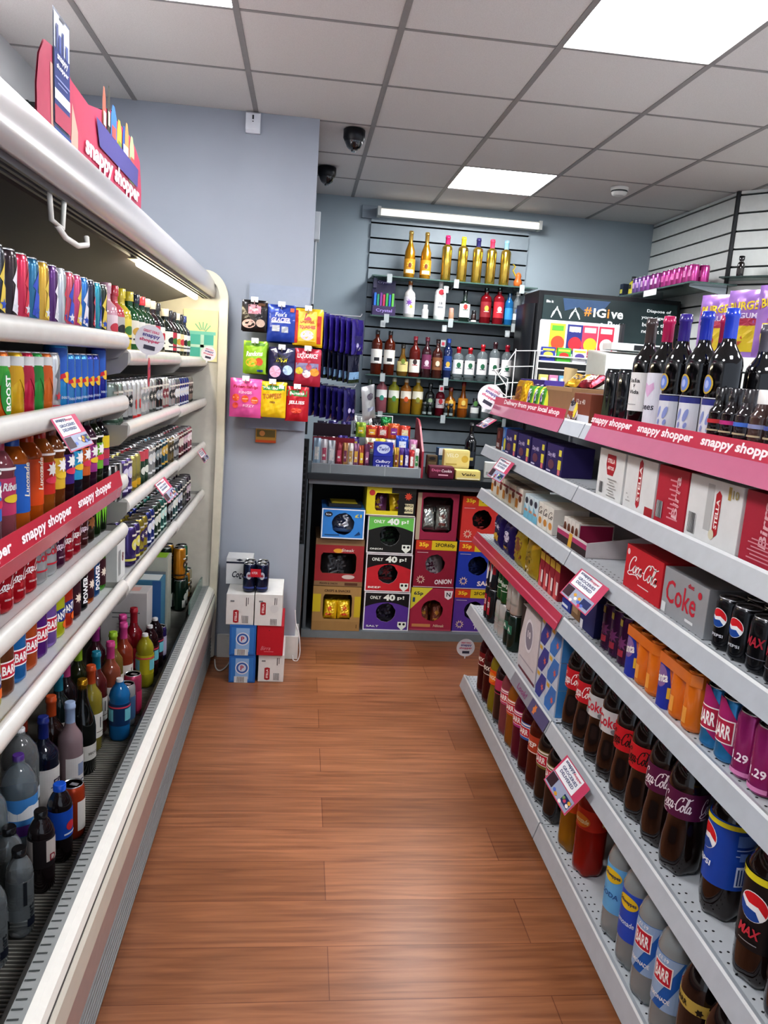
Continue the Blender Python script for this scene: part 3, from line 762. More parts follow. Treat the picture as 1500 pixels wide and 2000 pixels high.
# pelmet board on the chiller ---------------------------------------
o = thing('advert_board', 'pink cut-out advert board with phone and grocery bag on top of the chiller', 'advert', (-.66, 2.06, 2.178))
PB = MB(); pf = lambda k: (lambda u, v: (.0008*k, u, v))
out = [(0, 0), (1.2, 0), (1.2, .12), (1.17, .22), (1.10, .245), (1.02, .265), (.80, .26), (.70, .27), (.6, .235), (.45, .205), (.28, .215), (.2, .25), (.06, .235), (.02, .19), (0, .12)]
PB.add([(.0, u, v) for u, v in out]+[(-.004, u, v) for u, v in out], [tuple(range(len(out))), tuple(range(2*len(out)-1, len(out)-1, -1))], M('#bb3f5d', .45)); part('board', PB, o)
c = MB()
c.dec(P_poly([(.105, .03), (.34, .03), (.34, .10), (.285, .16), (.275, .06), (.135, .075), (.13, .2), (.1, .2)]), pf(1), ink('#d9a794'))
c.dec(P_rect(.12, .06, .262, .335), pf(2), ink('#34405c')); c.dec(P_rect(.126, .068, .256, .328), pf(3), ink('#c9cdd8'))
c.dec(P_rect(.126, .11, .256, .245), pf(4), ink('#2c3c7d')); c.dec(P_rect(.126, .125, .256, .150), pf(5), ink('#eceef0')); c.dec(P_rect(.126, .068, .256, .112), pf(5), ink('#b43a58'))
c.dec(P_text('snappy', .19, .226, .09, .017), pf(6), ink('#f4f4f8')); c.dec(P_text('shopper', .19, .205, .1, .017), pf(6), ink('#f4f4f8'))
c.dec(P_rect(.13, .175, .25, .179), pf(6), ink('#98a2cf')); c.dec(P_rect(.15, .165, .23, .168), pf(6), ink('#98a2cf'))
for k, (u, hh, w_, cc) in enumerate(((.14, .06, .018, '#33427f'), (.163, .04, .02, '#43539a'), (.19, .055, .014, '#2f3e7c'), (.22, .035, .02, '#52609e'))): c.dec(P_rect(u, .243, u+w_, .243+hh), pf(5), ink(cc))
c.dec(P_rect(.172, .322, .21, .330), pf(5), ink('#1d2436'))
c.dec(P_rect(.125, .0, .27, .06), pf(3), ink('#2f4a8a'))
# bag of groceries
g = [(.60, .15, .05, .16, '#9c5a48'), (.66, .16, .04, .17, '#38362f'), (.70, .15, .09, .14, '#3d6fb4'), (.79, .12, .08, .15, '#c9a63c'), (.87, .14, .05, .13, '#2f54a5'), (.90, .12, .07, .17, '#c98a52'), (.98, .11, .09, .16, '#a9b78c')]
for k, (u, v, w_, hh, cc) in enumerate(g):
    c.dec(P_poly([(u, v), (u+w_, v), (u+w_*.9, v+hh*.8), (u+w_*.6, v+hh), (u+w_*.3, v+hh), (u+w_*.08, v+hh*.75)]), pf(2+k % 3), ink(cc))
    c.dec(P_rect(u+w_*.2, v+hh*.3, u+w_*.8, v+hh*.55), pf(5), ink(['#e9e2da', '#ded9b2', '#d3524a', '#6f8a3a'][k % 4]))
c.dec(P_poly([(.52, .195), (1.12, .18), (1.11, .115), (.56, .12)]), pf(6), ink('#4c4686'))
c.dec(P_text('snappy shopper', .77, .082, .74, .07, .04, .1), pf(7), ink('#f6eff2'))
part('print', c, o)
o = thing('wall_bracket', 'black metal bracket on the left wall behind the advert board', 'bracket', (-1.292, 3.7, 2.60))
b = MB(); b.box(0, .03, -.03, .02, -.1, .10, M('#17181a', .5)); b.box(.03, .42, -.02, .01, .075, .095, M('#17181a', .5)); b.box(.02, .09, -.06, -.02, -.09, .09, M('#1d2a28', .5)); part('arm', b, o)

# ------------------------------------------------------------------ counter
co = thing('shop_counter', 'dark topped grey shop counter with open front full of crisp boxes', 'counter', (.9, 4.85, 0))
def kpart(name, b, bevel=0): b.v = [(x-.9, y-4.85, z) for x, y, z in b.v]; return part(name, b, co, None, bevel)
b = MB(); b.box(.05, 2.5, 4.605, 5.20, 1.006, 1.046, M('#23262a', .3)); kpart('worktop', b, .003)
b = MB(); b.box(.06, 2.48, 4.635, 4.66, .976, 1.005, M('#8b9095', .45)); kpart('fascia', b)
b = MB(); b.box(.06, 2.48, 4.64, 5.15, 0, .05, M('#767d80', .5)); kpart('plinth', b)
b = MB(); b.box(.06, 2.48, 5.13, 5.15, .05, 1.0, M('#26292b', .6)); kpart('back_panel', b)
for x0, x1 in ((.066, .085), (2.46, 2.48)): kpart('end_panel', MB().box(x0, x1, 4.66, 5.13, .05, 1.0, M('#5f676c', .5)))
o = thing('slotted_upright', 'black slotted steel post between the blue column and counter', 'post', (.028, 4.57, 0))
b = MB(); b.box(-.012, .022, -.02, .02, .02, 1.25, M('#202225', .5))
for k in range(30): b.box(-.004, .010, -.0206, -.0195, .2+k*.034, .2+k*.034+.02, M('#0a0a0b', .8))
part('post', b, o)
b = MB(); b.prism([(-.03, 0), (.02, 0), (.025, .62), (-.005, .62)], 'y', -.022, -.05, M('#70777c', .5)); part('foot', b, o)

# ------------------------------------------------------------------ glass shelves on the slatwall and the right wall
def gshelf(label, x0, x1, y, z, d=.22):
    o = thing('glass_shelf', label, 'glass shelf', ((x0+x1)/2, y, z), 0, 'glass shelves on the back wall'); w = (x1-x0)/2
    b = MB(); b.box(-w, w, -d, 0, -.009, 0, M('#8fb0a8', .05, trans=.75, ior=1.3, noise=0)); part('pane', b, o)
    b = MB(); b.box(-w, w, -d-.001, -d, -.009, 0, M('#3f5a54', .2)); part('edge', b, o)
    for s in (-.8, 0, .8):
        b = MB(); b.prism([(0, -.05), (0, -.01), (-d*.8, -.01), (-d*.8, -.016)], 'x', s*w-.004, s*w+.004, M('#b9bdbe', .3, metal=.6)); b.prism([(-d-.004, .012), (-d-.002, .012), (-d-.002, -.05), (-d-.004, -.05)], 'x', s*w-.015, s*w+.022, M('#a4abab', .3)); part('bracket', b, o)
SH = [2.352, 2.068, 1.638, 1.357]
gshelf('top glass shelf on the back wall holding the gold bottles', .46, 1.70, 6.05, SH[0])
gshelf('second glass shelf on the back wall below the gold bottles', .46, 1.66, 6.05, SH[1])
gshelf('third glass shelf on the back wall holding clear and red spirits', .46, 1.66, 6.05, SH[2])
gshelf('lowest glass shelf on the back wall just above the sweets', .46, 1.66, 6.05, SH[3])
o = thing('glass_shelf', 'glass shelf of purple gift packs on the right white slatted wall', 'glass shelf', (2.64, 5.35, 2.345), 0, 'glass shelves on the right wall')
b = MB(); b.box(-.30, 0, -.62, .55, -.01, 0, M('#8fb0a8', .05, trans=.7, ior=1.3, noise=0)); part('pane', b, o)
for yy in (-.5, .4): part('bracket', MB().prism([(0, -.06), (0, -.011), (-.25, -.011), (-.25, -.018)], 'y', yy, yy+.008, M('#b9bdbe', .3, metal=.6)), o)
part('price_tag', MB().box(-.305, -.302, -.15, .05, -.045, -.004, M('#e9eceb', .4)), o)
o = thing('glass_shelf', 'glass shelf of miniature bottles on the angled right wall', 'glass shelf', (2.66+.45*s40, 4.86-.45*c40, 2.385), rad(-50), 'glass shelves on the right wall')
b = MB(); b.box(-.45, .9, -.18, -.003, -.008, 0, M('#8fb0a8', .05, trans=.7, ior=1.3, noise=0)); part('pane', b, o)
part('edge', MB().box(-.45, .9, -.182, -.18, -.008, 0, M('#2f3f3c', .2)), o)

# ------------------------------------------------------------------ tobacco cabinet with its advert screen
o = thing('display_cabinet', 'tall black cabinet with a wide advert screen behind the counter', 'cabinet', (2.06, 5.42, 0))
b = MB(); b.box(-.49, .53, -.08, .28, 0, 2.285, M('#15171a', .4)); part('case', b, o, bevel=.006)
b = MB(); q = [(-.49, -.04)]+[(-.49-.05*math.sin(rad(a)), .08-.12*math.cos(rad(a))) for a in range(0, 91, 10)]+[(-.54, .28), (-.49, .28)]
b.prism(q, 'z', 0, 2.20, M('#1a1c20', .35), True); part('rounded_side', b, o)
sc = MB(); sc.box(-.455, .505, -.086, -.0805, 1.885, 2.255, M('#2b3d3d', .25, noise=.35, scale=3))
e = M('#33484a', .3, emit=.25); s_ = part('screen', sc, o)
c = MB(); f = lambda u, v: (u, -.0875, v)
c.dec(P_poly([(-.32, 2.243), (.02, 2.243), (-.02, 2.19), (-.14, 2.15), (-.2, 2.19), (-.3, 2.16)]), lambda u, v: (u, -.087, v), M('#3f5f86', .3))
wi = M('#eef2f2', .4, emit=.5); og = M('#d98a3a', .4, emit=.5)
c.dec(P_text('#', -.135, 2.165, h=.06), f, og); c.dec(P_text('IG', -.05, 2.162, .09, .06), f, wi); c.dec(P_text('i', .012, 2.162, .014, .06), f, og); c.dec(P_text('ve', .075, 2.154, .09, .046), f, wi)
c.dec(P_text('a Butt', .05, 2.085, .18, .055), f, wi)
part('hashtag_lettering', c, o); c = MB()
for k, (s, u) in enumerate((('Dispose of', .375), ('your cigarette', .375), ('butt in the', .36), ('nearest bin', .36))): c.dec(P_text(s, u, 2.2-.045*k, .0175*len(s), .026, .012), f, wi)
part('notice_lettering', c, o); c = MB()
c.dec(P_text('Bin it', -.41, 2.215, .05, .018), f, wi)
part('corner_lettering', c, o)
for u in (-.355, -.225):   # line drawings of two hands
    c = MB()
    for q in range(3): c.dec(P_pen([[(0, 0), (.2+.1*q, .8), (.5, 1), (.8-.1*q, .7), (1, 0)]], .1, u, 2.135+.012*q, .08-.018*q, .055, 0), f, wi)
    part('hand_drawing', c, o)
# ------------------------------------------------------------------ goods in the chiller (fronts turned to the aisle)
R90 = rad(90)
def streaks(c1, c2, h, r=.0285, seed=0):
    R = random.Random(seed); a = []
    a.append((P_poly([(-.012, h*.25), (.004, h*.2), (.012, h*.5), (.002, h*.55), (.01, h*.85), (-.01, h*.62), (-.002, h*.57)]), ink(c1)))
    a.append((P_rect(-r*2.9, h*.12, r*2.9, h*.16, 8), ink(c2)))
    a.append((P_star(0, h*.3, .005, .011, 5, .3), ink(c2)))
    for k in range(4):
        u = R.uniform(-.02, .02); a.append((P_rect(u, h*.08, u+.006, h*.11), ink(c1)))
    return a
def side(r, h, c, lo=.1, hi=.9):   # broad panel over the far half of the can
    return (P_rect(.2*r, h*lo, 2.2*r, h*hi, 5), ink(c))
near = 'the near end'
row = Row('on the top near chiller shelf', near, 'can', 'tall energy drink cans on the top near chiller shelf')
spec = [(1.33, '#23305c', 'dark blue'), (1.392, '#3b1a26', 'dark red'), (1.454, '#26264e', 'indigo'), (1.516, '#2b2f3a', 'charcoal'), (1.578, '#2a1a20', 'black and red'), (1.64, '#c1294b', 'crimson'), (1.702, '#2c6a8d', 'teal blue'),
        (1.764, '#c79f3a', 'gold'), (1.826, '#55296a', 'purple'), (1.888, '#b9bdc2', 'silver'), (1.95, '#bb5163', 'coral'), (2.012, '#bf4872', 'pink'), (2.074, '#2a6cb2', 'bright blue'), (2.136, '#171c34', 'navy black'), (2.198, '#2b8b9f', 'turquoise'), (2.26, '#182820', 'black and green')]
for k, (y, c, nm) in enumerate(spec):
    c2 = ['#e8e4ea', '#d33b4e', '#3d57c0', '#e2c653'][k % 4]
    row.add(nm+' tall energy can', can(.0285, .15, c, streaks(c2, '#d9d9df' if k % 3 else '#2d4fb0', .15, seed=k)), -.575, y, 1.711, R90+rnd.uniform(-.4, .2))
row.done()
row = Row('on the second near chiller shelf', near, 'can', 'small energy cans on the second near chiller shelf')
def boost(c, c2, w=0):
    a = [(P_rect(-.08, .108, .08, .128, 12), ink('#c9cbca')), (P_poly([(-.03, .11), (.0, .11), (.03, .07), (.03, .03), (-.005, .085), (-.03, .06)]), ink(c2)), (P_rect(-.07, .006, .07, .010, 8), ink('#e8e8e4'))]
    return a+([(P_ell(0, .06, .016, .042, 18), ink('#2f8f3a')), (P_text('BOOST', .001, .06, .066, .014, .03, 0, PI/2), ink('#f4f4f0'))] if w else [])
spec = [(1.35, '#c3342c', '#e0702a', 'red', .138), (1.408, '#b92a3a', '#c9473f', 'deep red', .138), (1.468, '#d8621c', '#c73a1e', 'orange and red', .138), (1.527, '#d8701f', '#3f9a37', 'orange can with green lettered', .138), (1.60, '#d9b023', '#c59a1a', 'yellow', .138), (1.66, '#c1264a', '#a31e3c', 'cherry red', .138), (1.718, '#2f9c47', '#1f7a35', 'green', .138), (1.778, '#d8742b', '#c0571c', 'light orange', .138), (1.832, '#c9cdd0', '#8e9398', 'clear silver', .138)]
for k, (y, c, c2, nm, h) in enumerate(spec): row.add(nm+' small energy can', can(.0268, h, c, boost(c, c2, k == 3) if k != 8 else streaks('#6f757c', '#b73a4a', h)), -.572, y, 1.536, R90-.25)
def bull(h): return [(P_rect(-.042, h*.45, .0, h*.9, 5), ink('#2b5fb5')), (P_rect(.0, h*.1, .042, h*.45, 5), ink('#2b5fb5')), (P_ell(0, h*.5, .013, n=18), ink('#e0b83c')), (P_poly([(-.02, h*.47), (-.004, h*.5), (-.008, h*.56), (-.018, h*.54)]), ink('#cc2b36')), (P_poly([(.02, h*.47), (.004, h*.5), (.008, h*.56), (.018, h*.54)]), ink('#cc2b36')), (P_text('ENERGY DRINK', 0, h*.22, .034, .006), ink('#c4ccd8'))]
for y, c, nm, h in ((1.892, '#3399d8', 'tall light blue', .165), (1.952, '#4a9bd8', 'light blue and silver', .138), (2.008, '#3f8fd0', 'light blue and silver', .138), (2.064, '#4695d4', 'light blue and silver', .138), (2.12, '#2d3fa6', 'dark blue and silver', .138), (2.178, '#2a3a9c', 'dark blue and silver', .138), (2.248, '#2636a0', 'tall dark blue', .165)):
    row.add(nm+' energy can', can(.0268, h, c, bull(h)), -.572, y, 1.536, R90-.2)
row.add('purple drinks carton', carton(.045, .16, .12, '#41298f', [('front', P_rect(-.02, .02, .02, .05), ink('#8f82cf')), ('left', P_rect(-.06, .03, .06, .07), ink('#6a55b8'))]), -.66, 2.304, 1.536, R90, cat='drinks carton')
row.done()
# bottles on the third shelf
row = Row('on the third near chiller shelf', near, 'bottle', 'half litre bottles on the third near chiller shelf')
def lab(words, c, c2='#f4f2ee', z0=.07, z1=.15): return [(P_rect(-.1, z1-.008, .1, z1-.003, 10), ink(c2)), (P_text(words, 0, (z0+z1)/2, .042, .016, .03, .2), ink(c2)) if words else (P_star(0, (z0+z1)/2, .01, .018, 8), ink(c2)), (P_ell(.0, z0+.016, .02, .008), ink(c))]
def lab90(words, c2): return [(P_text(words, 0, .112, .07, .016, .03, .2, PI/2), ink(c2))]
spec = [(1.348, '#6b3a44', '#8e1d28', '#2d4a93', 'dark red juice', None), (1.41, '#7a2c3c', '#7b2a3c', '#3d62b5', 'berry juice', None), (1.48, '#8f6a74', '#7c2030', '#3e78c9', 'pale purple juice', 'R'), (1.555, '#a8606a', '#a23a58', '#c0426a', 'pink labelled juice', 'Ri'),
        (1.635, '#d9762a', '#2a5fb8', '#2d69bd', 'blue labelled sport', 'v'), (1.72, '#d86a1e', '#c8431c', '#d8541f', 'orange sport', 'v'), (1.80, '#b86a2a', '#a32a22', '#c3342c', 'red labelled orange', None), (1.875, '#8a4f28', '#6a2c20', '#d9b33a', 'yellow labelled cola', None), (1.95, '#3a1d24', '#25222a', '#43267a', 'dark purple labelled', None),
        (2.022, '#2a2c3a', '#1f2430', '#2f9ec8', 'black and cyan', None), (2.095, '#3a2426', '#26282a', '#c9622a', 'dark orange labelled', None), (2.166, '#4a2440', '#202226', '#9a3a86', 'magenta labelled', None), (2.230, '#26331f', '#22261e', '#6fae35', 'lime green labelled', None), (2.296, '#1c1a22', '#15151a', '#7d3a7a', 'black cap purple', None)]
for k, (y, body, cap, lb, nm, w) in enumerate(spec):
    art = lab90('Lucozade', '#f2ead8') if w == 'v' else lab('Ribena' if w == 'Ri' else None, '#e5c33a' if k % 2 else '#d8405a')
    if k == 13: art = [(P_rect(-.1, .105, .1, .14, 10), ink('#dcc02e')), (P_rect(-.1, .075, .1, .1, 10), ink('#b23a4a'))]
    row.add(nm+' bottle', pet5(liquid(body), cap, lb, art, lz=(.062, .145) if w != 'v' else (.05, .165), h=.196), -.582, y, 1.306, R90-.25)
row.done()
# cola cans
row = Row('on the fourth near chiller shelf', near, 'can', 'soft drink cans on the fourth near chiller shelf')
def cola(col='#f6f1ee', w=.055, z=.06): return [(P_pen(COLA, .22, 0, z, w, .03, .3), ink(col)), (P_text('ORIGINAL TASTE', 0, z-.03, .026, .004, .01), ink(col))]
def pepsi(r=.033, z=.06, R=.017, txt='MAX'):
    a = []; globe(R, 0, z, a); a.append((P_text(txt, 0, z-.034, .034, .012, .03, .15), ink('#c8364a'))); return a
spec = [(1.345, '#15161a', 'p', 'black cola'), (1.415, '#16171b', 'p', 'black cola'), (1.485, '#17181c', 'p', 'black cola'), (1.555, '#c41f2f', 'c', 'red cola'), (1.624, '#bf1e2e', 'c', 'red cola'), (1.694, '#c8202f', 'c', 'red cola'), (1.764, '#b9bcbf', 's', 'silver cola'), (1.833, '#bfc2c5', 's', 'silver cola'), (1.90, '#5a2246', 'v', 'plum cola'), (1.968, '#b81d34', 'c', 'red cola'),
        (2.036, '#b02038', 'c', 'red cola'), (2.105, '#5b2a2c', 'v', 'dark maroon'), (2.172, '#3a2a24', 'd', 'dark brown'), (2.24, '#1c3318', 'm', 'black and lime'), (2.307, '#1d2b1a', 'm', 'black and lime')]
for k, (y, c, a, nm) in enumerate(spec):
    art = {'p': pepsi(z=.066), 'c': cola(), 's': [(P_text('Coke', 0, .064, .05, .022, .02), ink('#c4253a')), (P_rect(-.02, .03, .02, .034), ink('#c4253a'))], 'v': cola('#e9d6e2'), 'd': [(P_star(0, .06, .012, .02, 7), ink('#8c5a34'))], 'm': [(P_poly([(-.016, .1), (-.008, .03), (-.004, .08), (.002, .025), (.006, .085), (.012, .035), (.016, .1)]), ink('#7ec83a'))]}[a]
    row.add(nm+' can', can(.0325, .1145, c, art), -.590, y, 1.158, R90-.3)
row.done()
row = Row('on the lowest near chiller shelf', near, 'can', 'fizzy drinks on the lowest near chiller shelf')
def barr(c1='#c3223a', z=.06, w=.046, h=.03, rot=0):
    return [(P_rot(P_rect(-w/2-.003, z-h/2-.003, w/2+.003, z+h/2+.003), rot, 0, z), ink('#f4f0ee')), (P_rot(P_rect(-w/2, z-h/2, w/2, z+h/2), rot, 0, z), ink(c1)), (P_text('BARR', 0, z, w*.86, h*.66, .03, 0, rot), ink('#fbf8f4'))]
def fanta(z=.06, w=.05): return [(P_ell(0, z, w*.55, w*.34, 16), ink('#27357f')), (P_text('FANTA', 0, z, w*.95, .02, .035, 0, .25), ink('#f7f5f0')), (P_ell(.012, z-.026, .012, .01), ink('#e86f2b'))]
spec = [(1.345, '#cfc02c', 'f', 'lemon yellow'), (1.415, '#d2c430', 'f', 'lemon yellow'), (1.485, '#d0c22d', 'f', 'lemon yellow'), (1.556, '#7b4a2e', 'b', 'brown lettered'), (1.626, '#2f7fc4', 'b', 'sky blue lettered'), (1.696, '#c9612f', 'b', 'orange lettered'), (1.766, '#6a2f92', 'b', 'violet lettered'), (1.834, '#8a6ab8', 'b', 'lilac lettered'), (1.90, '#c6cf2c', 'f', 'lime yellow'), (1.968, '#c8412b', 'f', 'red and yellow'),
        (2.04, '#571f2c', 'n', 'dark claret'), (2.108, '#18181b', 'w', 'black and white'), (2.172, '#b8622a', 'n', 'copper orange'), (2.236, '#2a5f98', 'w', 'steel blue'), (2.303, '#4f9a2f', 'n', 'leaf green')]
for y, c, a, nm in spec:
    art = {'f': fanta(), 'b': barr(), 'n': [(P_rect(-.018, .02, .018, .1, 4), ink('#3a1420')), (P_star(0, .06, .008, .015, 8), ink('#e8d9c8'))], 'w': [(P_text('POWER', 0, .062, .075, .022, .035, 0, PI/2), ink('#f2f2f2'))]}[a]
    row.add(nm+' drinks can', can(.0328, .118, c, art), -.592, y, .981, R90-.3)
row.done()

# mid and far bays ---------------------------------------------------
row = Row('on the top far chiller shelf', near, 'bottle', 'bottles on the top far chiller shelf')
spec = [(2.40, '#d9a7b4', '#c8a0ae', '#e8d3d8', 'blush pink'), (2.49, '#c8515a', '#c03a48', '#b7b4ae', 'coral red'), (2.585, '#d8c33a', '#dcc83a', '#e8d75a', 'lemon yellow'), (2.70, '#1f5a2e', '#d7c544', '#e9e6da', 'green glass yellow cap'), (2.80, '#1d4a2a', '#20283a', '#efeee6', 'green glass dark cap'), (2.895, '#1a3f26', '#c23a44', '#e6e2d6', 'green glass red cap'), (2.99, '#243a2c', '#c4bcae', '#efe9dd', 'dark glass grey cap'), (3.09, '#2a1c22', '#c9bfb2', '#c8495c', 'dark glass pink label'), (3.19, '#1c2420', '#26262a', '#efefe8', 'black glass white label'),
        (3.38, '#1b211e', '#d3ccc0', '#f0ede4', 'black glass grey cap'), (3.48, '#2a1a20', '#25252a', '#c03a52', 'black glass red label'), (3.58, '#161b19', '#2a2a2e', '#edeae2', 'black glass white label'), (3.68, '#20362a', '#c9c2b4', '#e6d9a8', 'green glass cream label'), (3.78, '#17201c', '#23262a', '#f0eee8', 'black glass white label'), (3.88, '#1d2a40', '#2a3a78', '#dfe6ee', 'blue glass')]
for k, (y, g, c, lb, nm) in enumerate(spec):
    art = [(P_ell(0, .085, .02, .014), ink(['#c23a4a', '#26282c', '#3f7a3a', '#caa24a'][k % 4])), (P_text('13', 0, .06, .012), ink('#33363a')) if False else (P_rect(-.018, .058, .018, .063), ink('#33363a'))]
    row.add(nm+' bottle', spirit(dark(g), c, lb, art, .212, .035, 'round', (.06, .16), 2.8), -.585, y, 1.666-(.01 if y > 3.3 else 0), R90-.35)
row.done()
def packs(z, where, spec, h, r=.0305):
    seen = {}
    for y, c, nm, art in spec: seen[nm] = seen.get(nm, 0)+1
    for y, c, nm, art in spec:
        put_pack(2, 2, r, h, c, art, -.575-2*r+.032, y, z-(.01 if y > 3.3 else 0)+.0005, R90, f'{nm} pack of tall cans on {where}', 'packs of tall cans in the far chiller bays', turn=-.3)
def emb(c, c2='#d9d4c8', k=0):
    return [(P_ell(0, .075, .015, .02, 16), ink(c)), (P_star(0, .075, .004, .011, 6), ink(c2)), (P_rect(-.06, .02, .06, .028, 6), ink(c)), (P_rect(-.014, .105, .014, .112), ink(c2))]
packs(1.456, 'the second far chiller shelf', [(2.41, '#8c9a90', 'grey green', emb('#2f4a3a')), (2.545, '#b9bcbb', 'silver black marked', emb('#26292c')), (2.68, '#c9cbc9', 'silver red based', [(P_rect(-.09, .004, .09, .024, 8), ink('#c03030')), (P_text('1', 0, .06, h=.03), ink('#c03030'))]), (2.815, '#d3d4d2', 'white', emb('#8a8c8c')), (2.95, '#aeb0ad', 'dull silver', emb('#3a3d3a')), (3.085, '#26282a', 'black', emb('#9a9d9f')), (3.22, '#c7c6be', 'pale cream', emb('#7a3a40')),
        (3.38, '#b7b9ba', 'far silver', emb('#22262a')), (3.515, '#6f7376', 'gunmetal', emb('#d9d9d9')), (3.65, '#253a86', 'royal blue', emb('#c9ced9')), (3.785, '#2b4392', 'deep blue', emb('#d8dbe2')), (3.92, '#8b8d86', 'stone grey', emb('#30342f'))], .138)
packs(1.226, 'the third far chiller shelf', [(2.41, '#cfd0cf', 'white black striped', [(P_rect(-.02, .01, -.008, .12), ink('#1e2022')), (P_rect(.006, .01, .012, .12), ink('#1e2022'))]), (2.545, '#5b4a86', 'purple', emb('#c9c2d9')), (2.68, '#b3ab62', 'olive yellow', [(P_text('x30', 0, .05, .03, .014), ink('#4a451e')), (P_ell(0, .025, .022, .012), ink('#c79a24'))]), (2.815, '#3d5a48', 'dark green red topped', [(P_rect(-.09, .085, .09, .12, 8), ink('#c0505a')), (P_ell(0, .05, .014), ink('#d9d9cf'))]), (2.95, '#a7a9a8', 'plain grey', emb('#c8c9c8')), (3.085, '#2a3134', 'near black', emb('#7e8688')), (3.22, '#2c5a6a', 'blue green', emb('#c4a04a')),
        (3.38, '#8a7a52', 'tan', emb('#3a3324')), (3.515, '#c1c3c3', 'far pale silver', emb('#3a3d40')), (3.65, '#7a3540', 'wine red', emb('#d9cfc4')), (3.785, '#4a2c3a', 'maroon', emb('#c9a9b2')), (3.92, '#b86a7a', 'rose', emb('#f0e2e4'))], .122)
packs(.966, 'the lowest far chiller shelf', [(2.68, '#4a3a7a', 'violet', emb('#d9d06a')), (2.815, '#b0a13c', 'mustard yellow', emb('#3a2c5a')), (2.95, '#2c3f8e', 'cobalt blue', emb('#d9dbe4')), (3.085, '#22402e', 'bottle green', emb('#cfd3c8')), (3.22, '#2d6a62', 'teal', emb('#bcd8cf')),
        (3.38, '#1f2226', 'far black', emb('#8c9296')), (3.515, '#3f6a6c', 'sea green', emb('#d6dcd6')), (3.65, '#2a2f45', 'midnight blue', emb('#b9bdc9')), (3.785, '#77797a', 'iron grey', emb('#26282a')), (3.92, '#3b2d3c', 'aubergine', emb('#b9a7b4'))], .138)
put(carton(.11, .2, .14, '#d2d2d0', [('front', P_text('8', .02, .07, h=.03), ink('#7a2a34')), ('front', P_rect(-.04, .02, -.01, .10), ink('#8e9090')), ('left', P_text('GB', .03, .03, .03, .018), ink('#55595c'))]), -.652, 2.475, .967, R90, label='pale grey drinks carton on the lowest far chiller shelf next to the bay joint', cat='drinks carton')

# the well: bottles standing on the chiller floor ----------------------
WZ = .2995
G = 'bottles standing in the chiller well'
def well(t, x, y, label, cat='bottle', rz=R90-.35, z=WZ, g=G): return put(t, x, y, z, rz, label=label, cat=cat, group=g)
clear = M('#d5dde0', .05, trans=.82, coat=.8, ior=1.15, noise=0); clearb = M('#c4d4dc', .05, trans=.78, coat=.8, ior=1.15, noise=0)
hill = lambda r: [(P_wave(-.045, .045, lambda t: .158, lambda t: .178+.02*math.sin(PI*t)**2*(1+.4*math.sin(9*t)), 10), ink('#f0f2f4')), (P_rect(-.145, .112, .145, .142, 12), ink('#6a3a8e'))]
well(pet5(clearb, '#5a3a8c', '#4d8fce', hill(.045), lz=(.076, .15), h=.325, r=.046, capr=.0105, phis=(0, 2.2, 4.3), shape=[(.036, 0), (.044, .005), (.046, .02), (.046, .09), (.0445, .10), (.0445, .19), (.046, .2), (.046, .235), (.04, .265), (.025, .29), (.0155, .3), (.0145, .318)]), -.70, 1.97, 'large clear water bottle with purple cap and blue label')
well(pet5(clear, '#d9dadc', '#b6c4cc', [], lz=(.08, .105), h=.33, r=.05, capr=.0095, shape=[(.04, 0), (.048, .005), (.05, .02), (.05, .24), (.044, .27), (.026, .298), (.0155, .308), (.0145, .322)]), -.745, 2.11, 'large clear water bottle with white cap behind the purple capped one')
well(pet5(clearb, '#d7dfe6', '#c9d6de', [], lz=(.08, .105), h=.33, r=.05, capr=.0095, shape=[(.04, 0), (.048, .005), (.05, .02), (.05, .24), (.044, .27), (.026, .298), (.0155, .308), (.0145, .322)]), -.73, 1.83, 'large clear water bottle at the left photo edge')
smart = lambda cap: pet5(clear, cap, clear, [(P_text('smart', 0, .06, .05, .014, .02, 0, PI/2), ink('#20242a')), (P_rect(-.012, .03, .012, .05), ink('#1d2230')), (P_rect(-.02, .09, -.012, .15), ink('#23262c'))], lz=(.05, .15), h=.225, r=.031, capr=.0175)
smart_t = smart('#16171a')
for x, y, l in ((-.612, 1.715, 'small clear water bottle with black cap nearest the grille'), (-.665, 1.80, 'small clear water bottle with black cap left of the water with purple cap'), (-.635, 1.61, 'small clear water bottle with black cap at the bottom left photo edge'), (-.70, 1.66, 'small clear water bottle with black cap farthest back in the corner')): well(smart_t, x, y, l)
well(pet5(dark('#1c1416'), '#2060d0', '#2257b8', [(P_ell(0, .11, .014), ink('#d23a44')), (P_rect(-.02, .085, .02, .09), ink('#e8ecf4'))], h=.225, capr=.0165), -.605, 2.0, 'dark cola bottle with bright blue cap and blue label')
well(pet5(dark('#22181a'), '#1a1a1c', '#2a2426', [(P_rect(-.018, .09, .018, .15), ink('#cfc4bd')), (P_text('D', 0, .10, h=.02), ink('#8a2a34'))], h=.222, capr=.0165), -.615, 1.878, 'dark cola bottle with black cap beside the water')
put(can(.0325, .165, '#d0532a', [(P_rect(-.02, .03, .02, .12, 4), ink('#e8e2da'))]), -.60, 2.105, WZ, R90-.3, label='orange tall can half hidden by the blue capped cola', cat='can', group=G)
deer = lambda c: [(P_rect(-.02, .10, .02, .104), ink('#6a6e72')), (P_text('EP', .004, .115, .03, .022, .02), ink('#2c2440')), (P_rect(-.016, .07, .016, .074), ink('#8a8c90'))]
well(wine(dark('#11182c'), '#22337e', '#dedcd8', deer(0), r=.043, h=.315, lz=(.04, .16)), -.715, 2.215, 'dark blue wine bottle with blue cap and white label')
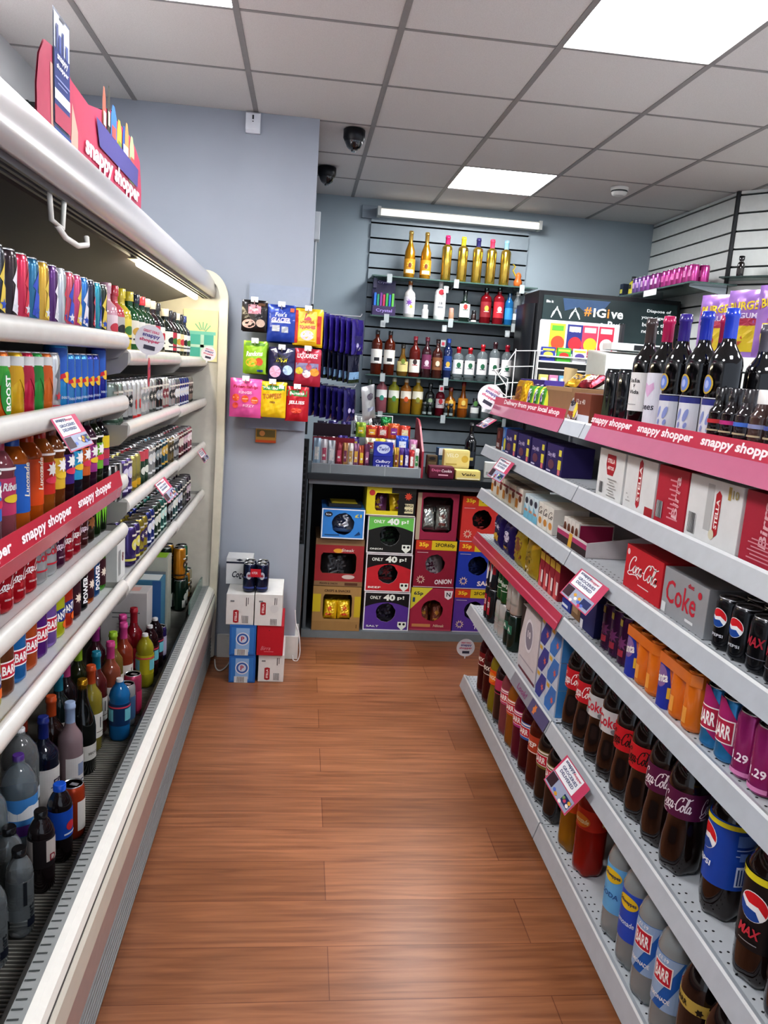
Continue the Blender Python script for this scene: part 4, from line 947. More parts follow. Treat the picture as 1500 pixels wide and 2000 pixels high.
well(wine(liquid('#b9a0a4'), '#9fb4d2', '#dcdad8', [(P_rect(-.012, .08, .012, .12), ink('#8f9bb8')), (P_rect(-.01, .062, .01, .066), ink('#4a4e66'))], h=.315), -.668, 2.318, 'pale wine bottle with light blue foil')
well(wine(dark('#0f1310'), '#c9992f', '#d8d6cf', [(P_text('SECCO', 0, .075, .045, .008), ink('#5a5650'))], h=.325, r=.042, foil_len=.105, slope=True, lz=(.05, .10), capmat=M('#c9992f', .25, metal=.8)), -.672, 2.47, 'black sparkling wine bottle with long gold foil neck')
rows_w = [(-.74, 2.37, '#2c1c1a', '#c0562c', '#e6e2d8', 'dark wine bottle with orange foil behind the pale blue one'), (-.685, 2.625, '#8c8030', '#c2552a', '#e9e6de', 'pale green wine bottle with orange red foil'), (-.70, 2.755, '#5a2020', '#1f7f97', '#e6e4de', 'wine bottle with teal foil next to the pink foil'), (-.675, 2.86, '#8c4a34', '#cf4c8c', '#eceae4', 'rose wine bottle with pink foil in the front line'), (-.69, 2.965, '#74602a', '#9cc23a', '#e6e2d8', 'wine bottle with lime green foil'), (-.675, 3.075, '#8c3a24', '#d04f94', '#e9e2da', 'red wine bottle with bright pink foil'),
          (-.70, 3.175, '#6a1a20', '#c94a90', '#e2d6d2', 'second pink foil wine bottle farther along'), (-.675, 3.27, '#7a1420', '#a8283a', '#b0283a', 'all red wine bottle with dark red foil'), (-.775, 2.56, '#1c2a2c', '#2a7f95', '#dcdcd8', 'back row wine bottle with teal foil'), (-.785, 2.68, '#2a2024', '#c9568e', '#dcdad6', 'back row wine bottle with pink foil'), (-.785, 2.83, '#2a3018', '#9cbf3c', '#dcdad2', 'back row wine bottle with lime foil'), (-.775, 3.04, '#3a1420', '#9a3a86', '#d8d2d2', 'back row wine bottle with magenta foil'), (-.79, 2.26, '#241a1c', '#8f3a2c', '#d8d4cc', 'back row wine bottle with rust foil')]
for x, y, g_, f_, l_, lb in rows_w:
    well(wine(dark(g_), f_, l_, [(P_rect(-.004, .085, .0, .125), ink('#3a3d44')), (P_rect(-.018, .07, .018, .073), ink('#8a8378'))]), x, y, lb)
sport = lambda c, lc: pet5(liquid(c), '#d8d9d8', lc, [(P_rect(-.018, .08, .018, .125), ink('#7fc9d6')), (P_rect(-.11, .13, .11, .136, 10), ink('#e0526a'))], lz=(.06, .14), h=.232, r=.037, capr=.011)
well(sport('#2f8fd4', '#1d3f6a'), -.605, 2.70, 'blue sport drink bottle with silver cap')
well(sport('#c9c23a', '#b9b02c'), -.608, 3.17, 'yellow sport drink bottle in the well')
well(sport('#3a1a20', '#4a2028'), -.608, 3.275, 'dark sport drink bottle with silver cap')
well(sport('#2c1a22', '#3a1f30'), -.605, 3.375, 'dark sport drink bottle beside the purple can')
put(can(.033, .165, '#c4c7c8', [(P_rect(-.02, .03, .02, .12, 4), ink('#4a6a8e'))]), -.605, 2.81, WZ, R90-.3, label='silver tall can behind the blue sport bottle', cat='can', group=G)
put(can(.034, .165, '#d0557a', [(P_rect(-.02, .02, .02, .1, 4), ink('#c03a64'))]), -.602, 2.905, WZ, R90-.3, label='pink tall can in the chiller well', cat='can', group=G)
put(can(.032, .165, '#40307c', [(P_rect(-.02, .03, .02, .12, 4), ink('#c9c4dc'))]), -.60, 3.46, WZ, R90-.3, label='purple tall can in the chiller well', cat='can', group=G)
def wbox(w, d, h, c, art, x, y, lb): return put(carton(w, d, h, c, art), x, y, WZ, R90, label=lb, cat='carton', group='cartons in the chiller well')
wbox(.13, .2, .335, '#c9c7c6', [('left', P_rect(-.05, .24, .07, .245), ink('#6f7072')), ('left', P_rect(-.05, .22, .05, .224), ink('#6f7072')), ('left', P_rect(-.03, .19, .06, .193), ink('#8a8b8c')), ('left', P_rect(-.03, .175, .06, .178), ink('#8a8b8c')), ('top', P_rect(-.03, -.06, .03, .06), ink('#d8a9a0')), ('top', P_text('ROSE', 0, 0, .05, .012), ink('#a02a34'))], -.745, 3.46, 'tall pale grey wine box in the chiller well')
wbox(.12, .2, .335, '#4f88a6', [('top', P_rect(-.05, -.09, .05, .09), ink('#dfe4e4')), ('top', P_rect(-.045, .0, .045, .08), ink('#5a9a3e')), ('left', P_rect(-.09, .02, -.02, .30), ink('#b8503c')), ('left', P_rect(-.02, .02, .06, .28), ink('#5c8a4a')), ('left', P_poly([(-.06, .1), (.07, .25), (.08, .2), (-.03, .06)]), ink('#d8a24a')), ('left', P_rect(.06, .0, .1, .335), ink('#3f6fa8'))], -.72, 3.66, 'tall blue wine box with fruit picture on it')
wbox(.11, .19, .40, '#bfc3b6', [('top', P_rect(-.05, -.085, .05, .085), ink('#9ac83e')), ('left', P_rect(-.085, .05, .085, .33), ink('#8f9aa0'))], -.715, 3.84, 'tallest carton in the well with a lime green top')
put_pack(2, 2, .033, .165, '#20352a', emb('#d0d4cc'), -.754, 3.967, .3862, R90, 'dark green pack of tall cans near the chiller end', G, turn=-.3)
b = MB(); b.box(-1.015, -.545, 3.898, CY1-.002, .2986, .385, M('#8b8a84', .5)); cpart('deck_step', b)
def pk(x, y, z, c, e, lb): put_pack(2, 2, .033, .165, c, e, x, y, z, R90, lb, G, turn=-.3)
pk(-.617, 3.967, .3862, '#1f3a2c', [(P_rect(-.024, .02, .0, .06), ink('#c9ccc4'))] + emb('#cdd2c8')[:2], 'dark green pack of tall cans at the front of the chiller step')
pk(-.891, 3.967, .3862, '#25302a', emb('#b9bdb4'), 'black green pack of tall cans at the back of the chiller step')
row = Row('on the step at the far chiller end', near, 'can', G)
for x, y, z, c, nm in ((-.59, 3.945, .5525, '#c98a22', 'orange gold tall can'), (-.66, 3.94, .5525, '#26352c', 'black green tall can'), (-.59, 4.01, .5525, '#1f6a44', 'green tall can'), (-.73, 3.945, .5525, '#3a2c2c', 'dark brown tall can'), (-.66, 4.01, .5525, '#d09a2c', 'light amber tall can'), (-.73, 4.01, .5525, '#1c2e26', 'very dark green tall can'),
                         (-.585, 4.085, .3862, '#cc8e26', 'amber tall can'), (-.585, 4.155, .3862, '#b9b39a', 'beige tall can'), (-.655, 4.155, .3862, '#c9b98a', 'cream tall can'), (-.655, 4.085, .3862, '#8e2f4a', 'pink topped tall can'), (-.725, 4.12, .3862, '#24332b', 'forest green tall can')):
    row.add(nm, can(.032, .165, c, emb('#33271a')), x, y, z, R90-.3)
row.done()
put(carton(.1, .13, .3, '#2f7a3a', [('top', P_rect(-.045, -.06, .045, .06), ink('#9cc84a')), ('left', P_rect(-.06, .1, .06, .16), ink('#e6e8e0'))]), -.86, 4.10, .3862, R90, label='green carton at the very back of the chiller end', cat='carton', group='cartons in the chiller well')
put(carton(.08, .1, .36, '#2f6f38', [('top', P_rect(-.035, -.045, .035, .045), ink('#a3cc4a'))]), -.96, 4.12, .3862, R90, label='taller green carton behind the first one at the chiller end', cat='carton', group='cartons in the chiller well')
# ------------------------------------------------------------------ goods on the right-hand shelving (fronts turned to the aisle)
L90 = -R90; TW = L90+.35
far = 'the far end'
BB = SZ[0]+.0008
row = Row('on the lowest right shelf', far, 'bottle', 'large bottles on the lowest right shelf')
def blab(c1='#c3223a', bg=None): return [(P_rect(-.17, .215, .17, .222, 16), ink('#f1ece6'))] + barr(c1, .188, .062, .038)
def word(w, c='#f4efe8', ww=.07, z=.19, h=.022, sh=.15): return [(P_text(w, 0, z, ww, h, .03, sh), ink(c)), (P_rect(-.17, .158, .17, .161, 16), ink(c))]
spec = [(3.66, '#4a1216', '#2a2022', '#7a1a22', word('MIX', ww=.05), 'dark red mixed fruit'), (3.545, '#5a1519', '#1c1c1e', '#3a1c20', word('MIXX', ww=.055), 'deep red black labelled'), (3.43, '#a8952a', '#d86a22', '#de5a20', [(P_ell(0, .19, .03, .024), ink('#e8862a')), (P_text('TANGO', 0, .19, .062, .02), ink('#f4e8d8'))], 'yellow with orange label'), (3.32, '#2a1418', '#c43a6a', '#b53a62', [(P_rect(-.17, .16, .17, .172, 16), ink('#1c1416'))], 'dark pink labelled'),
        (3.21, '#a85a62', '#c9b9bd', '#b84a72', blab(), 'rose pink lettered'), (3.10, '#b4702a', '#d87a2a', '#c9562a', blab(), 'amber orange lettered'), (2.99, '#7a1c3c', '#c03a7a', '#b83a86', blab(), 'raspberry magenta lettered'), (2.88, '#57141e', '#2f6fc0', '#2f62b2', blab(), 'dark red blue labelled'), (2.765, '#6a2a1c', '#c0442a', '#b5482f', word('PEP', ww=.05), 'reddish brown'), (2.65, '#1c1210', '#1a1a1a', '#7a6a2e', blab(), 'black with dull gold label'), (2.535, '#191010', '#171717', '#75692f', blab(), 'black gold labelled nearest the joint')]
for y, c, cap, lb, art, nm in spec: row.add(nm+' bottle', pet2(liquid(c) if c[1] not in '12' else dark(c), cap, lb, art, waist=nm.startswith('yellow'), phis=(0, 2.1, 4.2)), 1.008, y, BB, TW)
row.add('golden yellow bottle with orange label', pet2(liquid('#b87f1e'), '#d8622a', '#cf5a1f', [(P_text('Lucozade', 0, .19, .075, .022, .03, .2), ink('#f4dc8a'))], False), 1.012, 2.365, BB, TW)
row.add('large bright red sport drink bottle', pet2(liquid('#b8281c'), '#c8342a', '#c33322', [(P_ell(0, .2, .035, .022), ink('#d9822a')), (P_text('Lucozade', 0, .2, .062, .018, .03, .2), ink('#f4e6b4'))], False, (.17, .24)), 1.018, 2.235, BB, TW)
row.add('red bottle standing behind the bright red one', pet2(liquid('#9c2420'), '#b83030', '#a82a2a', [], False, (.17, .24)), 1.13, 2.18, BB, TW)
wat = M('#ccd4d6', .08, trans=.6, coat=.6, ior=1.2, noise=0)
def schw(c1, w): return [(P_ell(0, .205, .034, .021, 22), ink('#e5c22e')), (P_text('Schweppes', 0, .205, .058, .015, .03), ink('#22305c')), (P_text(w, 0, .145, .06, .016, .02, .1), ink('#2c5f9c' if c1 == 'l' else '#d6e2f2'))]
row.add('clear soda bottle with light blue label', pet2(wat, '#3f8fd0', '#6db3e2', schw('l', 'SODA'), False, (.09, .235)), 1.005, 1.945, BB, TW)
row.add('clear lemonade bottle with dark blue label', pet2(wat, '#2a50b0', '#2f55bd', schw('d', 'lemonade'), False, (.09, .235)), 1.003, 1.83, BB, TW)
def blem(): return [(P_poly([(-.1, .09), (-.02, .09), (.05, .235), (-.03, .235)]), ink('#9db7d6'))] + barr('#c0283c', .185, .05, .05, 0) + [(P_text('£1.19', 0, .226, .03, .01), ink('#f2f2f2')), (P_text('LEMONADE', 0, .12, .06, .012, .02), ink('#f2f2f2'))]
for y, l in ((1.715, 'farther'), (1.60, 'nearer')): row.add(f'clear lemonade bottle with red and blue label, {l} of two', pet2(wat, '#2462b0', '#2567b5', blem(), False, (.09, .235)), .997, y, BB, TW)
kpp = [(P_text('BARR', -.02, .21, .04, .014), ink('#1a1712')), (P_star(.03, .205, .006, .01, 6), ink('#1a1712'))]
for y, l in ((1.48, 'fourth'), (1.365, 'third'), (1.25, 'second')): row.add(f'black cola bottle with gold band, {l} nearest the camera', pet2(dark('#1a1011'), '#1a1a1a', '#b9a254', kpp, False, (.195, .225)), .998, y, BB, TW)
row.done()

Z5 = SZ[1]+.0008
row = Row('on the fifth right shelf', far, 'bottle', 'cola bottles on the fifth right shelf')
cokeb = M('#1a0d0b', .08, coat=.5, noise=0)
def clab(c): return [(P_pen(COLA, .2, 0, .193, .088, .052, .3), ink(c)), (P_text('ORIGINAL', -.03, .163, .02, .004, .01), ink(c))]
def dlab(): return [(P_text('Coke', 0, .195, .075, .036, .02), ink('#c4253a')), (P_ell(.03, .168, .012, .008), ink('#7a7d82')), (P_ell(-.035, .168, .012, .008), ink('#9a9da2'))]
spec = [(2.46, '#c02430', clab('#f7f2ee'), 'red labelled cola', '#b8242e'), (2.352, '#c02430', clab('#f7f2ee'), 'red labelled cola', '#b8242e'), (2.243, '#c3c3c4', dlab(), 'white labelled cola', '#a8a9ac'), (2.135, '#c3c3c4', dlab(), 'white labelled cola', '#a8a9ac'), (2.026, '#c3202c', clab('#17100f'), 'red cola with black lettering', '#17171a'), (1.916, '#c3202c', clab('#17100f'), 'red cola with black lettering', '#17171a'), (1.805, '#5c1c46', clab('#f2e9ee'), 'purple labelled cola', '#4a1a3a'), (1.692, '#5c1c46', clab('#f2e9ee'), 'purple labelled cola', '#4a1a3a')]
for y, lb, art, nm, cap in spec: row.add(nm+' bottle', pet2(cokeb, cap, lb, art, True, (.158, .228), phis=(0, 2.09, 4.19)), 1.012, y, Z5, TW+.1)
pa = []; globe(.03, -.045, .195, pa)
pa += [(P_rect(-.17, .236, .17, .248, 18), ink('#dcd02c')), (P_text('PEPSI', -.045, .135, .05, .014, .03, .1), ink('#e9eef6')), (P_rect(.035, .10, .085, .15, 3), ink('#cfd8ec')), (P_rect(.03, .175, .09, .178, 3), ink('#9fb2dc')), (P_rect(.03, .19, .09, .193, 3), ink('#9fb2dc')), (P_rect(.03, .2, .09, .228, 3), ink('#5f80c4')), (P_rect(.038, .165, .055, .185), ink('#5f80c4'))] + [(P_rect(.038+.006*k, .105, .041+.006*k, .145), ink('#22407a')) for k in range(8)]
row.add('dark cola bottle with deep blue label', pet2(cokeb, '#2050b0', '#1f4fae', pa, False, (.088, .25), phis=(0,)), 1.035, 1.53, Z5, TW+.35)
pm = []; globe(.03, 0, .18, pm, .5)
pm += [(P_rect(-.17, .235, .17, .25, 18), ink('#dcd02c')), (P_text('£1.99', -.05, .2425, .03, .011, .02), ink('#26262a')), (P_text('MAX', 0, .125, .045, .022, .035, .15), ink('#c43a4a')), (P_rect(-.02, .1, .02, .102), ink('#9a9ca0')), (P_rect(.05, .105, .075, .135), ink('#e1e1e4'))]
pmt = pet2(cokeb, '#17181c', '#16161a', pm, False, (.085, .252), phis=(0, 3.14))
for y in (1.33, 1.215): row.add('black labelled cola bottle with round emblem', pmt, 1.006, y, Z5, TW+.05)
row.done()
GR = 'drinks packs on the right-hand shelves'
def rp(n, m, r, h, c, art, yc, z, label, xf=.958, turn=.3, top='#b9bbbd'):
    return put_pack(n, m, r, h, c, art, xf+m*r*1.02, yc, z, L90, label, GR, turn=turn, top=top)
# far end of the fifth shelf: stacked packs of cans and cartons
rp(2, 2, .033, .168, '#23252b', [(P_rect(-.012, .04, .014, .13), ink('#a32436')), (P_text('33', .001, .09, .018, .03), ink('#eeeeee')), (P_rect(-.06, .02, -.02, .03), ink('#e9e9ea'))], 3.64, Z5, 'black and red pack of tall cans, lower one at the far shelf end', turn=.2)
rp(2, 2, .033, .168, '#202836', [(P_poly([(-.02, .03), (-.005, .13), (.005, .09), (.018, .14), (.006, .04)]), ink('#dfe2e6')), (P_rect(.012, .08, .03, .12), ink('#a32436'))], 3.64, Z5+.169, 'dark pack of tall cans, upper one at the far shelf end', turn=.2)
carls = lambda c: [(P_text('Carlsberg', 0, .09, .07, .03, .02, .2), ink(c)), (P_rect(-.05, .06, .05, .063, 6), ink(c))]
rp(2, 2, .033, .165, '#d3d3d1', carls('#8a9a90'), 3.42, Z5, 'white pack of tall cans under the green one', turn=.2)
rp(2, 2, .033, .165, '#2a6a3a', carls('#e6ece6'), 3.42, Z5+.166, 'green pack of tall cans stacked on the white one', turn=.2)
rp(2, 2, .033, .165, '#22362e', [(P_rect(-.02, .08, .02, .12), ink('#35705a')), (P_text('A', 0, .1, h=.022), ink('#e6e9e6'))], 3.25, Z5, 'dark green pack of tall cans beside the yellow carton', turn=.2)
rp(2, 2, .033, .165, '#cbc9c4', [(P_rect(-.03, .05, .03, .055), ink('#8e8d88'))], 3.25, Z5+.166, 'plain pale pack of tall cans beneath the pink shelf strip', turn=.2)
put(carton(.25, .15, .27, '#cfc9cc', [('left', P_rect(-.07, .0, .07, .27), ink('#c9a02c')), ('left', P_rect(-.07, .22, .07, .25), ink('#26201c')), ('left', P_text('STRONG', .0, .11, .16, .03, .02, 0, PI/2), ink('#6a4a18')), ('front', P_poly([(-.125, .27), (-.07, .27), (-.125, .12)]), ink('#2a2524')), ('front', P_ell(0, .17, .055, .07), ink('#e6e4ea')), ('front', P_ell(0, .17, .045, .058), ink('#8e8a98')), ('front', P_text('10', 0, .175, .04, .03), ink('#f2f0f2')), ('front', P_rect(-.1, .05, .1, .056), ink('#a39aa6')), ('front', P_rect(-.1, .0, .125, .012), ink('#6a2430'))]), 1.04, 2.93, Z5, L90, label='tall white carton with yellow and black end on the fifth right shelf', cat='carton', group='cartons on the right-hand shelves')
for k in range(3):
    for j, (yy, nm) in enumerate(((2.715, 'farther'), (2.598, 'nearer'))):
        art = [('front', P_poly([(-.055, .03), (.0, .1), (.055, .1), (.055, .06), (0, .0), (-.055, .0)]), ink('#3c79c0' if j else '#3d4492')), ('front', P_star(.02, .05, .008, .018, 6), ink('#d06a62')), ('front', P_rect(-.05, .08, -.02, .095), ink('#d9b04a')), ('right', P_rect(-.07, 0, .07, .103), ink('#4a92d0'))]
        put(carton(.114, .15, .1035, '#bfc6d4', art), 1.034, yy, Z5+.1045*k, L90, label=f'blue and white picture carton, {["bottom", "middle", "top"][k]} of the {nm} stack by the cola bottles', cat='carton', group='small picture cartons stacked by the cola bottles')

# fourth shelf
Z4 = SZ[2]+.0008
def gbag(w, h, t, c, art, x, y, z, label, seed, rx=0., rz=L90, mat=None): return put(bag(w, h, t, c, art, seed, 'snack_bag', mat=mat), x, y, z, rz, rx=rx, label=label, cat='bag', group='bags of sweets on the right-hand shelves')
for k in range(4): gbag(.16, .155, .05, '#3a2a74', [(P_text('Dairy', 0, .1, .09, .025, .02, .2), ink('#e9e4f2')), (P_ell(0, .05, .04, .02), ink('#caa33a'))], .985+.055*k, 3.58-.012*k, Z4, f'purple chocolate bag at the far shelf end, {ORD[k]} back from the edge', k)
for k in range(3): gbag(.155, .15, .05, '#3a2a70', [(P_ell(0, .09, .045, .025), ink('#d8cfe6')), (P_rect(-.03, .03, .03, .045), ink('#caa33a'))], .985+.055*k, 3.40, Z4, f'purple bag beside the yellow bags, {ORD[k]} back from the edge', 10+k)
for k in range(4): gbag(.16, .16, .05, '#c9ad34', [(P_ell(0, .1, .05, .03), ink('#7a4a2c')), (P_rect(-.04, .03, .05, .06), ink('#8e3a3a'))], .985+.055*k, 3.215, Z4, f'yellow snack bag far along the fourth shelf, {ORD[k]} back from the edge', 20+k)
for k in range(3): gbag(.16, .15, .05, '#c8a834', [(P_star(0, .085, .02, .045, 7), ink('#7b6a2a')), (P_rect(-.05, .03, .02, .045), ink('#efe6c8'))], .985+.055*k, 3.04, Z4, f'mustard bag beside the red boxes, {ORD[k]} back from the edge', 30+k)
for k in range(4):
    put(carton(.055, .16, .14, '#8e1f30', [('top', P_rect(-.022, -.075, .022, .01), ink('#e6dfe0')), ('top', P_rect(-.022, .02, .022, .078), ink('#d9b83a')), ('front', P_rect(-.027, .11, .027, .14), ink('#c9a83a')), ('front', P_poly([(-.027, .0), (-.027, .09), (.015, .03), (.01, 0)]), ink('#d05a5a')), ('front', P_rect(.0, .02, .02, .07), ink('#e9dcd8'))]), 1.06, 2.91-.062*k, Z4, L90, label=f'slim dark red box with yellow and white top, {ORD[k]} from the far end', cat='box', group='slim red boxes on the fourth right shelf')
put(carton(.09, .15, .035, '#2a3a8a', [('front', P_rect(-.04, .01, .02, .02), ink('#e6e6ec'))]), 1.055, 2.60, Z4, L90, label='flat blue packet behind the end of the pink strip', cat='box')
put(carton(.085, .2, .09, '#7a5a3c', [('front', P_rect(-.03, .02, .02, .05), ink('#a3835e')), ('top', P_rect(-.03, -.09, .03, .09), ink('#2a2420'))]), 1.08, 2.50, Z4, L90, label='brown cardboard tray behind the hanging leaflet', cat='box')
put(carton(.13, .16, .118, '#2a2a63', [('front', P_rect(-.06, .0, -.035, .03), ink('#e9e6ea')), ('front', P_rect(-.063, .05, -.03, .056), ink('#c9a04a'))]), 1.05, 2.365, Z4, L90, label='plain navy box under the hanging leaflet', cat='box')
rp(3, 2, .032, .15, '#4d1f4f', [(P_star(0, .07, .012, .024, 8), ink('#7a3a70')), (P_rect(-.012, .03, .012, .05), ink('#b03a52')), (P_rect(-.02, .12, .0, .14), ink('#a0923a'))], 2.145, Z4, 'dark purple pack of tall cans beside the navy box', turn=.25)
orange = M('#d9751c', .2, coat=.6)
def fpack(y, lb):
    art = [(P_poly([(-.032, .0), (.026, .0), (.03, .05), (.02, .11), (-.02, .135), (-.034, .13)]), ink('#2c3aa0')), (P_ell(-.004, .085, .02, .03), ink('#8a6a9c')), (P_text('Fanta', -.003, .082, .044, .026, .03, .2, .2), ink('#f4f0ea')), (P_rect(.02, .03, .03, .06), ink('#e3c03a'))]
    o = thing('can_multipack', lb, 'drinks pack', (1.052, y, Z4), L90, GR)
    A = can(.0325, .152, '#d9751c', art, '#d88a3a', orange); B = can(.0325, .152, '#d9751c', [(P_rect(-.012, .02, .004, .06), ink('#e8a24a'))], '#d88a3a', orange)
    for j in range(3):
        for i in range(3):
            k = link('drinks_can', (A if i == 0 else B)[1][0][1], o, ((i-1)*.0665, (j-1)*.0665, 0), .2); link('lid', A[1][1][1], k)
    f = MB(); Wd = .101; f.prism([(-Wd, -.08), (-Wd+.02, -.1), (Wd-.02, -.1), (Wd, -.08), (Wd, .08), (Wd-.02, .1), (-Wd+.02, .1), (-Wd, .08)], 'z', .118, .147, M('#d97a24', .15, coat=.8)); part('shrink_band', f, o)
fpack(1.94, 'orange shrink wrapped pack of cans, farther of the two'); fpack(1.735, 'orange shrink wrapped pack of cans, nearer of the two')
bl = M('#2f8fc4', .22, coat=.5)
def bpack(y, lb, base, art, n=2, z=Z4): return rp(n, 3, .0325, .15, base, art, y, z, lb, turn=.25)
bpack(1.555, 'blue and magenta pack of cans with boxed lettering', '#2f86bd', [(P_poly([(-.035, .15), (-.035, .08), (.035, .02), (.035, .10), (.0, .15)]), ink('#a8286e'))] + barr('#b52a4c', .075, .052, .05))
bpack(1.418, 'magenta pack of cans with a white price', '#a8307c', [(P_text('1.29', .004, .05, .04, .02), ink('#f4e8f0')), (P_rect(-.03, .01, .03, .02), ink('#d98ab8'))])
bpack(1.275, 'yellow and magenta pack of cans at the right edge', '#cfae58', [(P_poly([(-.034, .15), (.034, .15), (.034, .12), (-.034, .07)]), ink('#b03a86')), (P_rect(-.02, .08, .014, .11), ink('#6a9a72')), (P_rect(-.02, .03, .01, .065), ink('#e3e3d8'))])

# third shelf: biscuits, chocolate fingers, cola cartons
Z3 = SZ[3]+.0008
def packet(w, d, h, c, art, x, y, lb, z=Z3, grp='biscuit packets on the third right shelf'): return put(carton(w, d, h, c, art, 'biscuit_packet', .004), x, y, z, L90, label=lb, cat='packet', group=grp)
bc = [('front', P_rect(-.05, .015, -.01, .055), ink('#c98a3a')), ('front', P_ell(.02, .06, .022, .015), ink('#6a3a24')), ('front', P_rect(-.05, .075, .05, .085), ink('#8e3a3a'))]
row = Row('on the third right shelf', far, 'packet', 'biscuit packets on the third right shelf')
for k in range(5):
    row.add('pale biscuit packet with brown picture', carton(.105, .12, .105, ['#d6d0c4', '#cfc7b4'][k % 2], [(s_, P, m_) for s_, P, m_ in bc] + [('top', P_rect(-.05, -.05, .05, .0), ink('#7a6a58'))], 'biscuit_packet', .004), 1.018, 3.70-.112*k, Z3, L90)
for k in range(3): row.add('light blue and white biscuit packet', carton(.06, .14, .10, '#c9d8de', [('front', P_poly([(-.03, 0), (.03, 0), (.03, .03), (-.03, .06)]), ink('#7ab8cf')), ('front', P_ell(0, .075, .02, .014), ink('#3a3a4a')), ('front', P_rect(-.02, .03, .02, .04), ink('#c98a6a'))], 'biscuit_packet', .003), 1.028, 3.13-.064*k, Z3, L90)
for k in range(3): row.add('white biscuit packet with black lettering', carton(.06, .14, .10, '#dcd8cf', [('front', P_pen([_C[0], *(_sh(_o, 1.0))], .2, 0, .07, .05, .03), ink('#3a2a2a')), ('front', P_ell(.005, .03, .02, .014), ink('#c98a3c'))], 'biscuit_packet', .003), 1.028, 2.935-.064*k, Z3, L90)
row.done()
def tray(w, d, h, c, x, y, z, lb, stripe='#b23a6a', rim=.0):
    o = thing('display_tray', lb, 'tray', (x, y, z), L90, 'open card trays on the right-hand shelves'); b = MB(); m = card(c); t = .003
    b.box(-w/2, w/2, -d/2, d/2, 0, t, m); b.box(-w/2, w/2, -d/2, -d/2+t, t, h*.5, m); b.box(-w/2, w/2, d/2-t, d/2, t, h, m)
    for s in (-1, 1): b.prism([(-d/2+t, t), (d/2-t, t), (d/2-t, h), (-d/2+t, h*.5)], 'x', s*w/2-(t if s > 0 else 0), s*w/2+(0 if s > 0 else t), m)
    part('tray', b, o)
    c_ = MB(); c_.dec(P_rect(-w/2, .0, w/2, h*.25), lambda u, v: (u, -d/2-.0006, v), card('#3a2a2a')); c_.dec(P_rect(-w/2, h*.25, w/2, h*.42), lambda u, v: (u, -d/2-.0006, v), ink(stripe)); c_.dec(P_poly([(-w*.1, 0), (w*.02, 0), (w*.05, h*.5), (-w*.06, h*.5)]), lambda u, v: (u, -d/2-.0012, v), ink('#d9a83a'))
    part('print', c_, o); return o
tray(.30, .36, .10, '#d8d0cf', 1.145, 2.585, Z3, 'white and pink open card tray holding chocolate finger packs')
for k in range(4): put(carton(.036, .13, .085, '#d9d3cc', [('right', P_rect(-.06, .005, .06, .08), ink('#9c2450')), ('front', P_ell(0, .05, .014, .018), ink('#6a3a24')), ('front', P_rect(-.015, .015, .015, .025), ink('#c99a3a')), ('top', P_rect(-.014, -.05, .014, .05), ink('#bfae9c'))], 'biscuit_packet', .002), 1.045, 2.70-.04*k, Z3+.0045, L90, label=f'slim white and magenta finger pack in the card tray, {ORD[k]} from the far end', cat='packet', group='chocolate finger packs in the card tray')
put(carton(.235, .28, .125, '#c12430', [('front', P_pen(COLA, .2, .0, .07, .19, .065, .3, -.02), ink('#f6efec')), ('front', P_ell(-.1, .105, .009), ink('#e9c9c9')), ('front', P_rect(-.02, .025, .05, .028), ink('#f0dcd8')), ('right', P_rect(-.1, .0, .1, .06), ink('#a81c28')), ('top', P_rect(-.117, -.14, .117, -.135), ink('#a81c28'))]), 1.105, 2.005, Z3, L90, label='red carton of cola cans with white script lettering on the third shelf', cat='drinks carton', group=GR)
put(carton(.225, .28, .122, M('#b4b6b9', .3, metal=.4), [('front', P_text('Coke', -.015, .065, .155, .06, .01), ink('#c2283c')), ('front', P_text('diet', .03, .105, .03, .012), ink('#c2283c')), ('front', P_ell(.075, .095, .009), ink('#c2283c')), ('front', P_rect(-.107, .005, -.085, .03), ink('#dfe2e2')), ('front', P_rect(.02, .015, .06, .022), ink('#e9e9ea')), ('right', P_rect(-.1, .04, .1, .08), ink('#b03a48'))]), 1.105, 1.765, Z3, L90, label='silver carton of diet cola cans with red lettering on the third shelf', cat='drinks carton', group=GR)
pk6 = []; globe(.021, -.004, .075, pk6); pk6 += [(P_text('PEPSI', 0, .035, .03, .007), ink('#c9ccd2'))]
rp(2, 3, .033, .122, '#17181d', pk6, 1.565, Z3, 'black pack of cola cans with round emblem on the third shelf', turn=.3)
rp(2, 3, .033, .122, '#15161c', [(P_text('MAX', 0, .07, .045, .022, .035, .15), ink('#a8283c')), (P_rect(-.03, .035, .03, .037), ink('#6a6c74'))], 1.425, Z3, 'black pack of cola cans with red lettering on the third shelf', turn=.3)
rp(2, 3, .033, .128, '#1a2030', [(P_rect(-.016, .06, .006, .125), ink('#cfc23a')), (P_ell(-.01, .03, .012, .016), ink('#8a94a6'))], 1.285, Z3, 'dark navy pack of cans with yellow tape at the right edge', turn=.3)

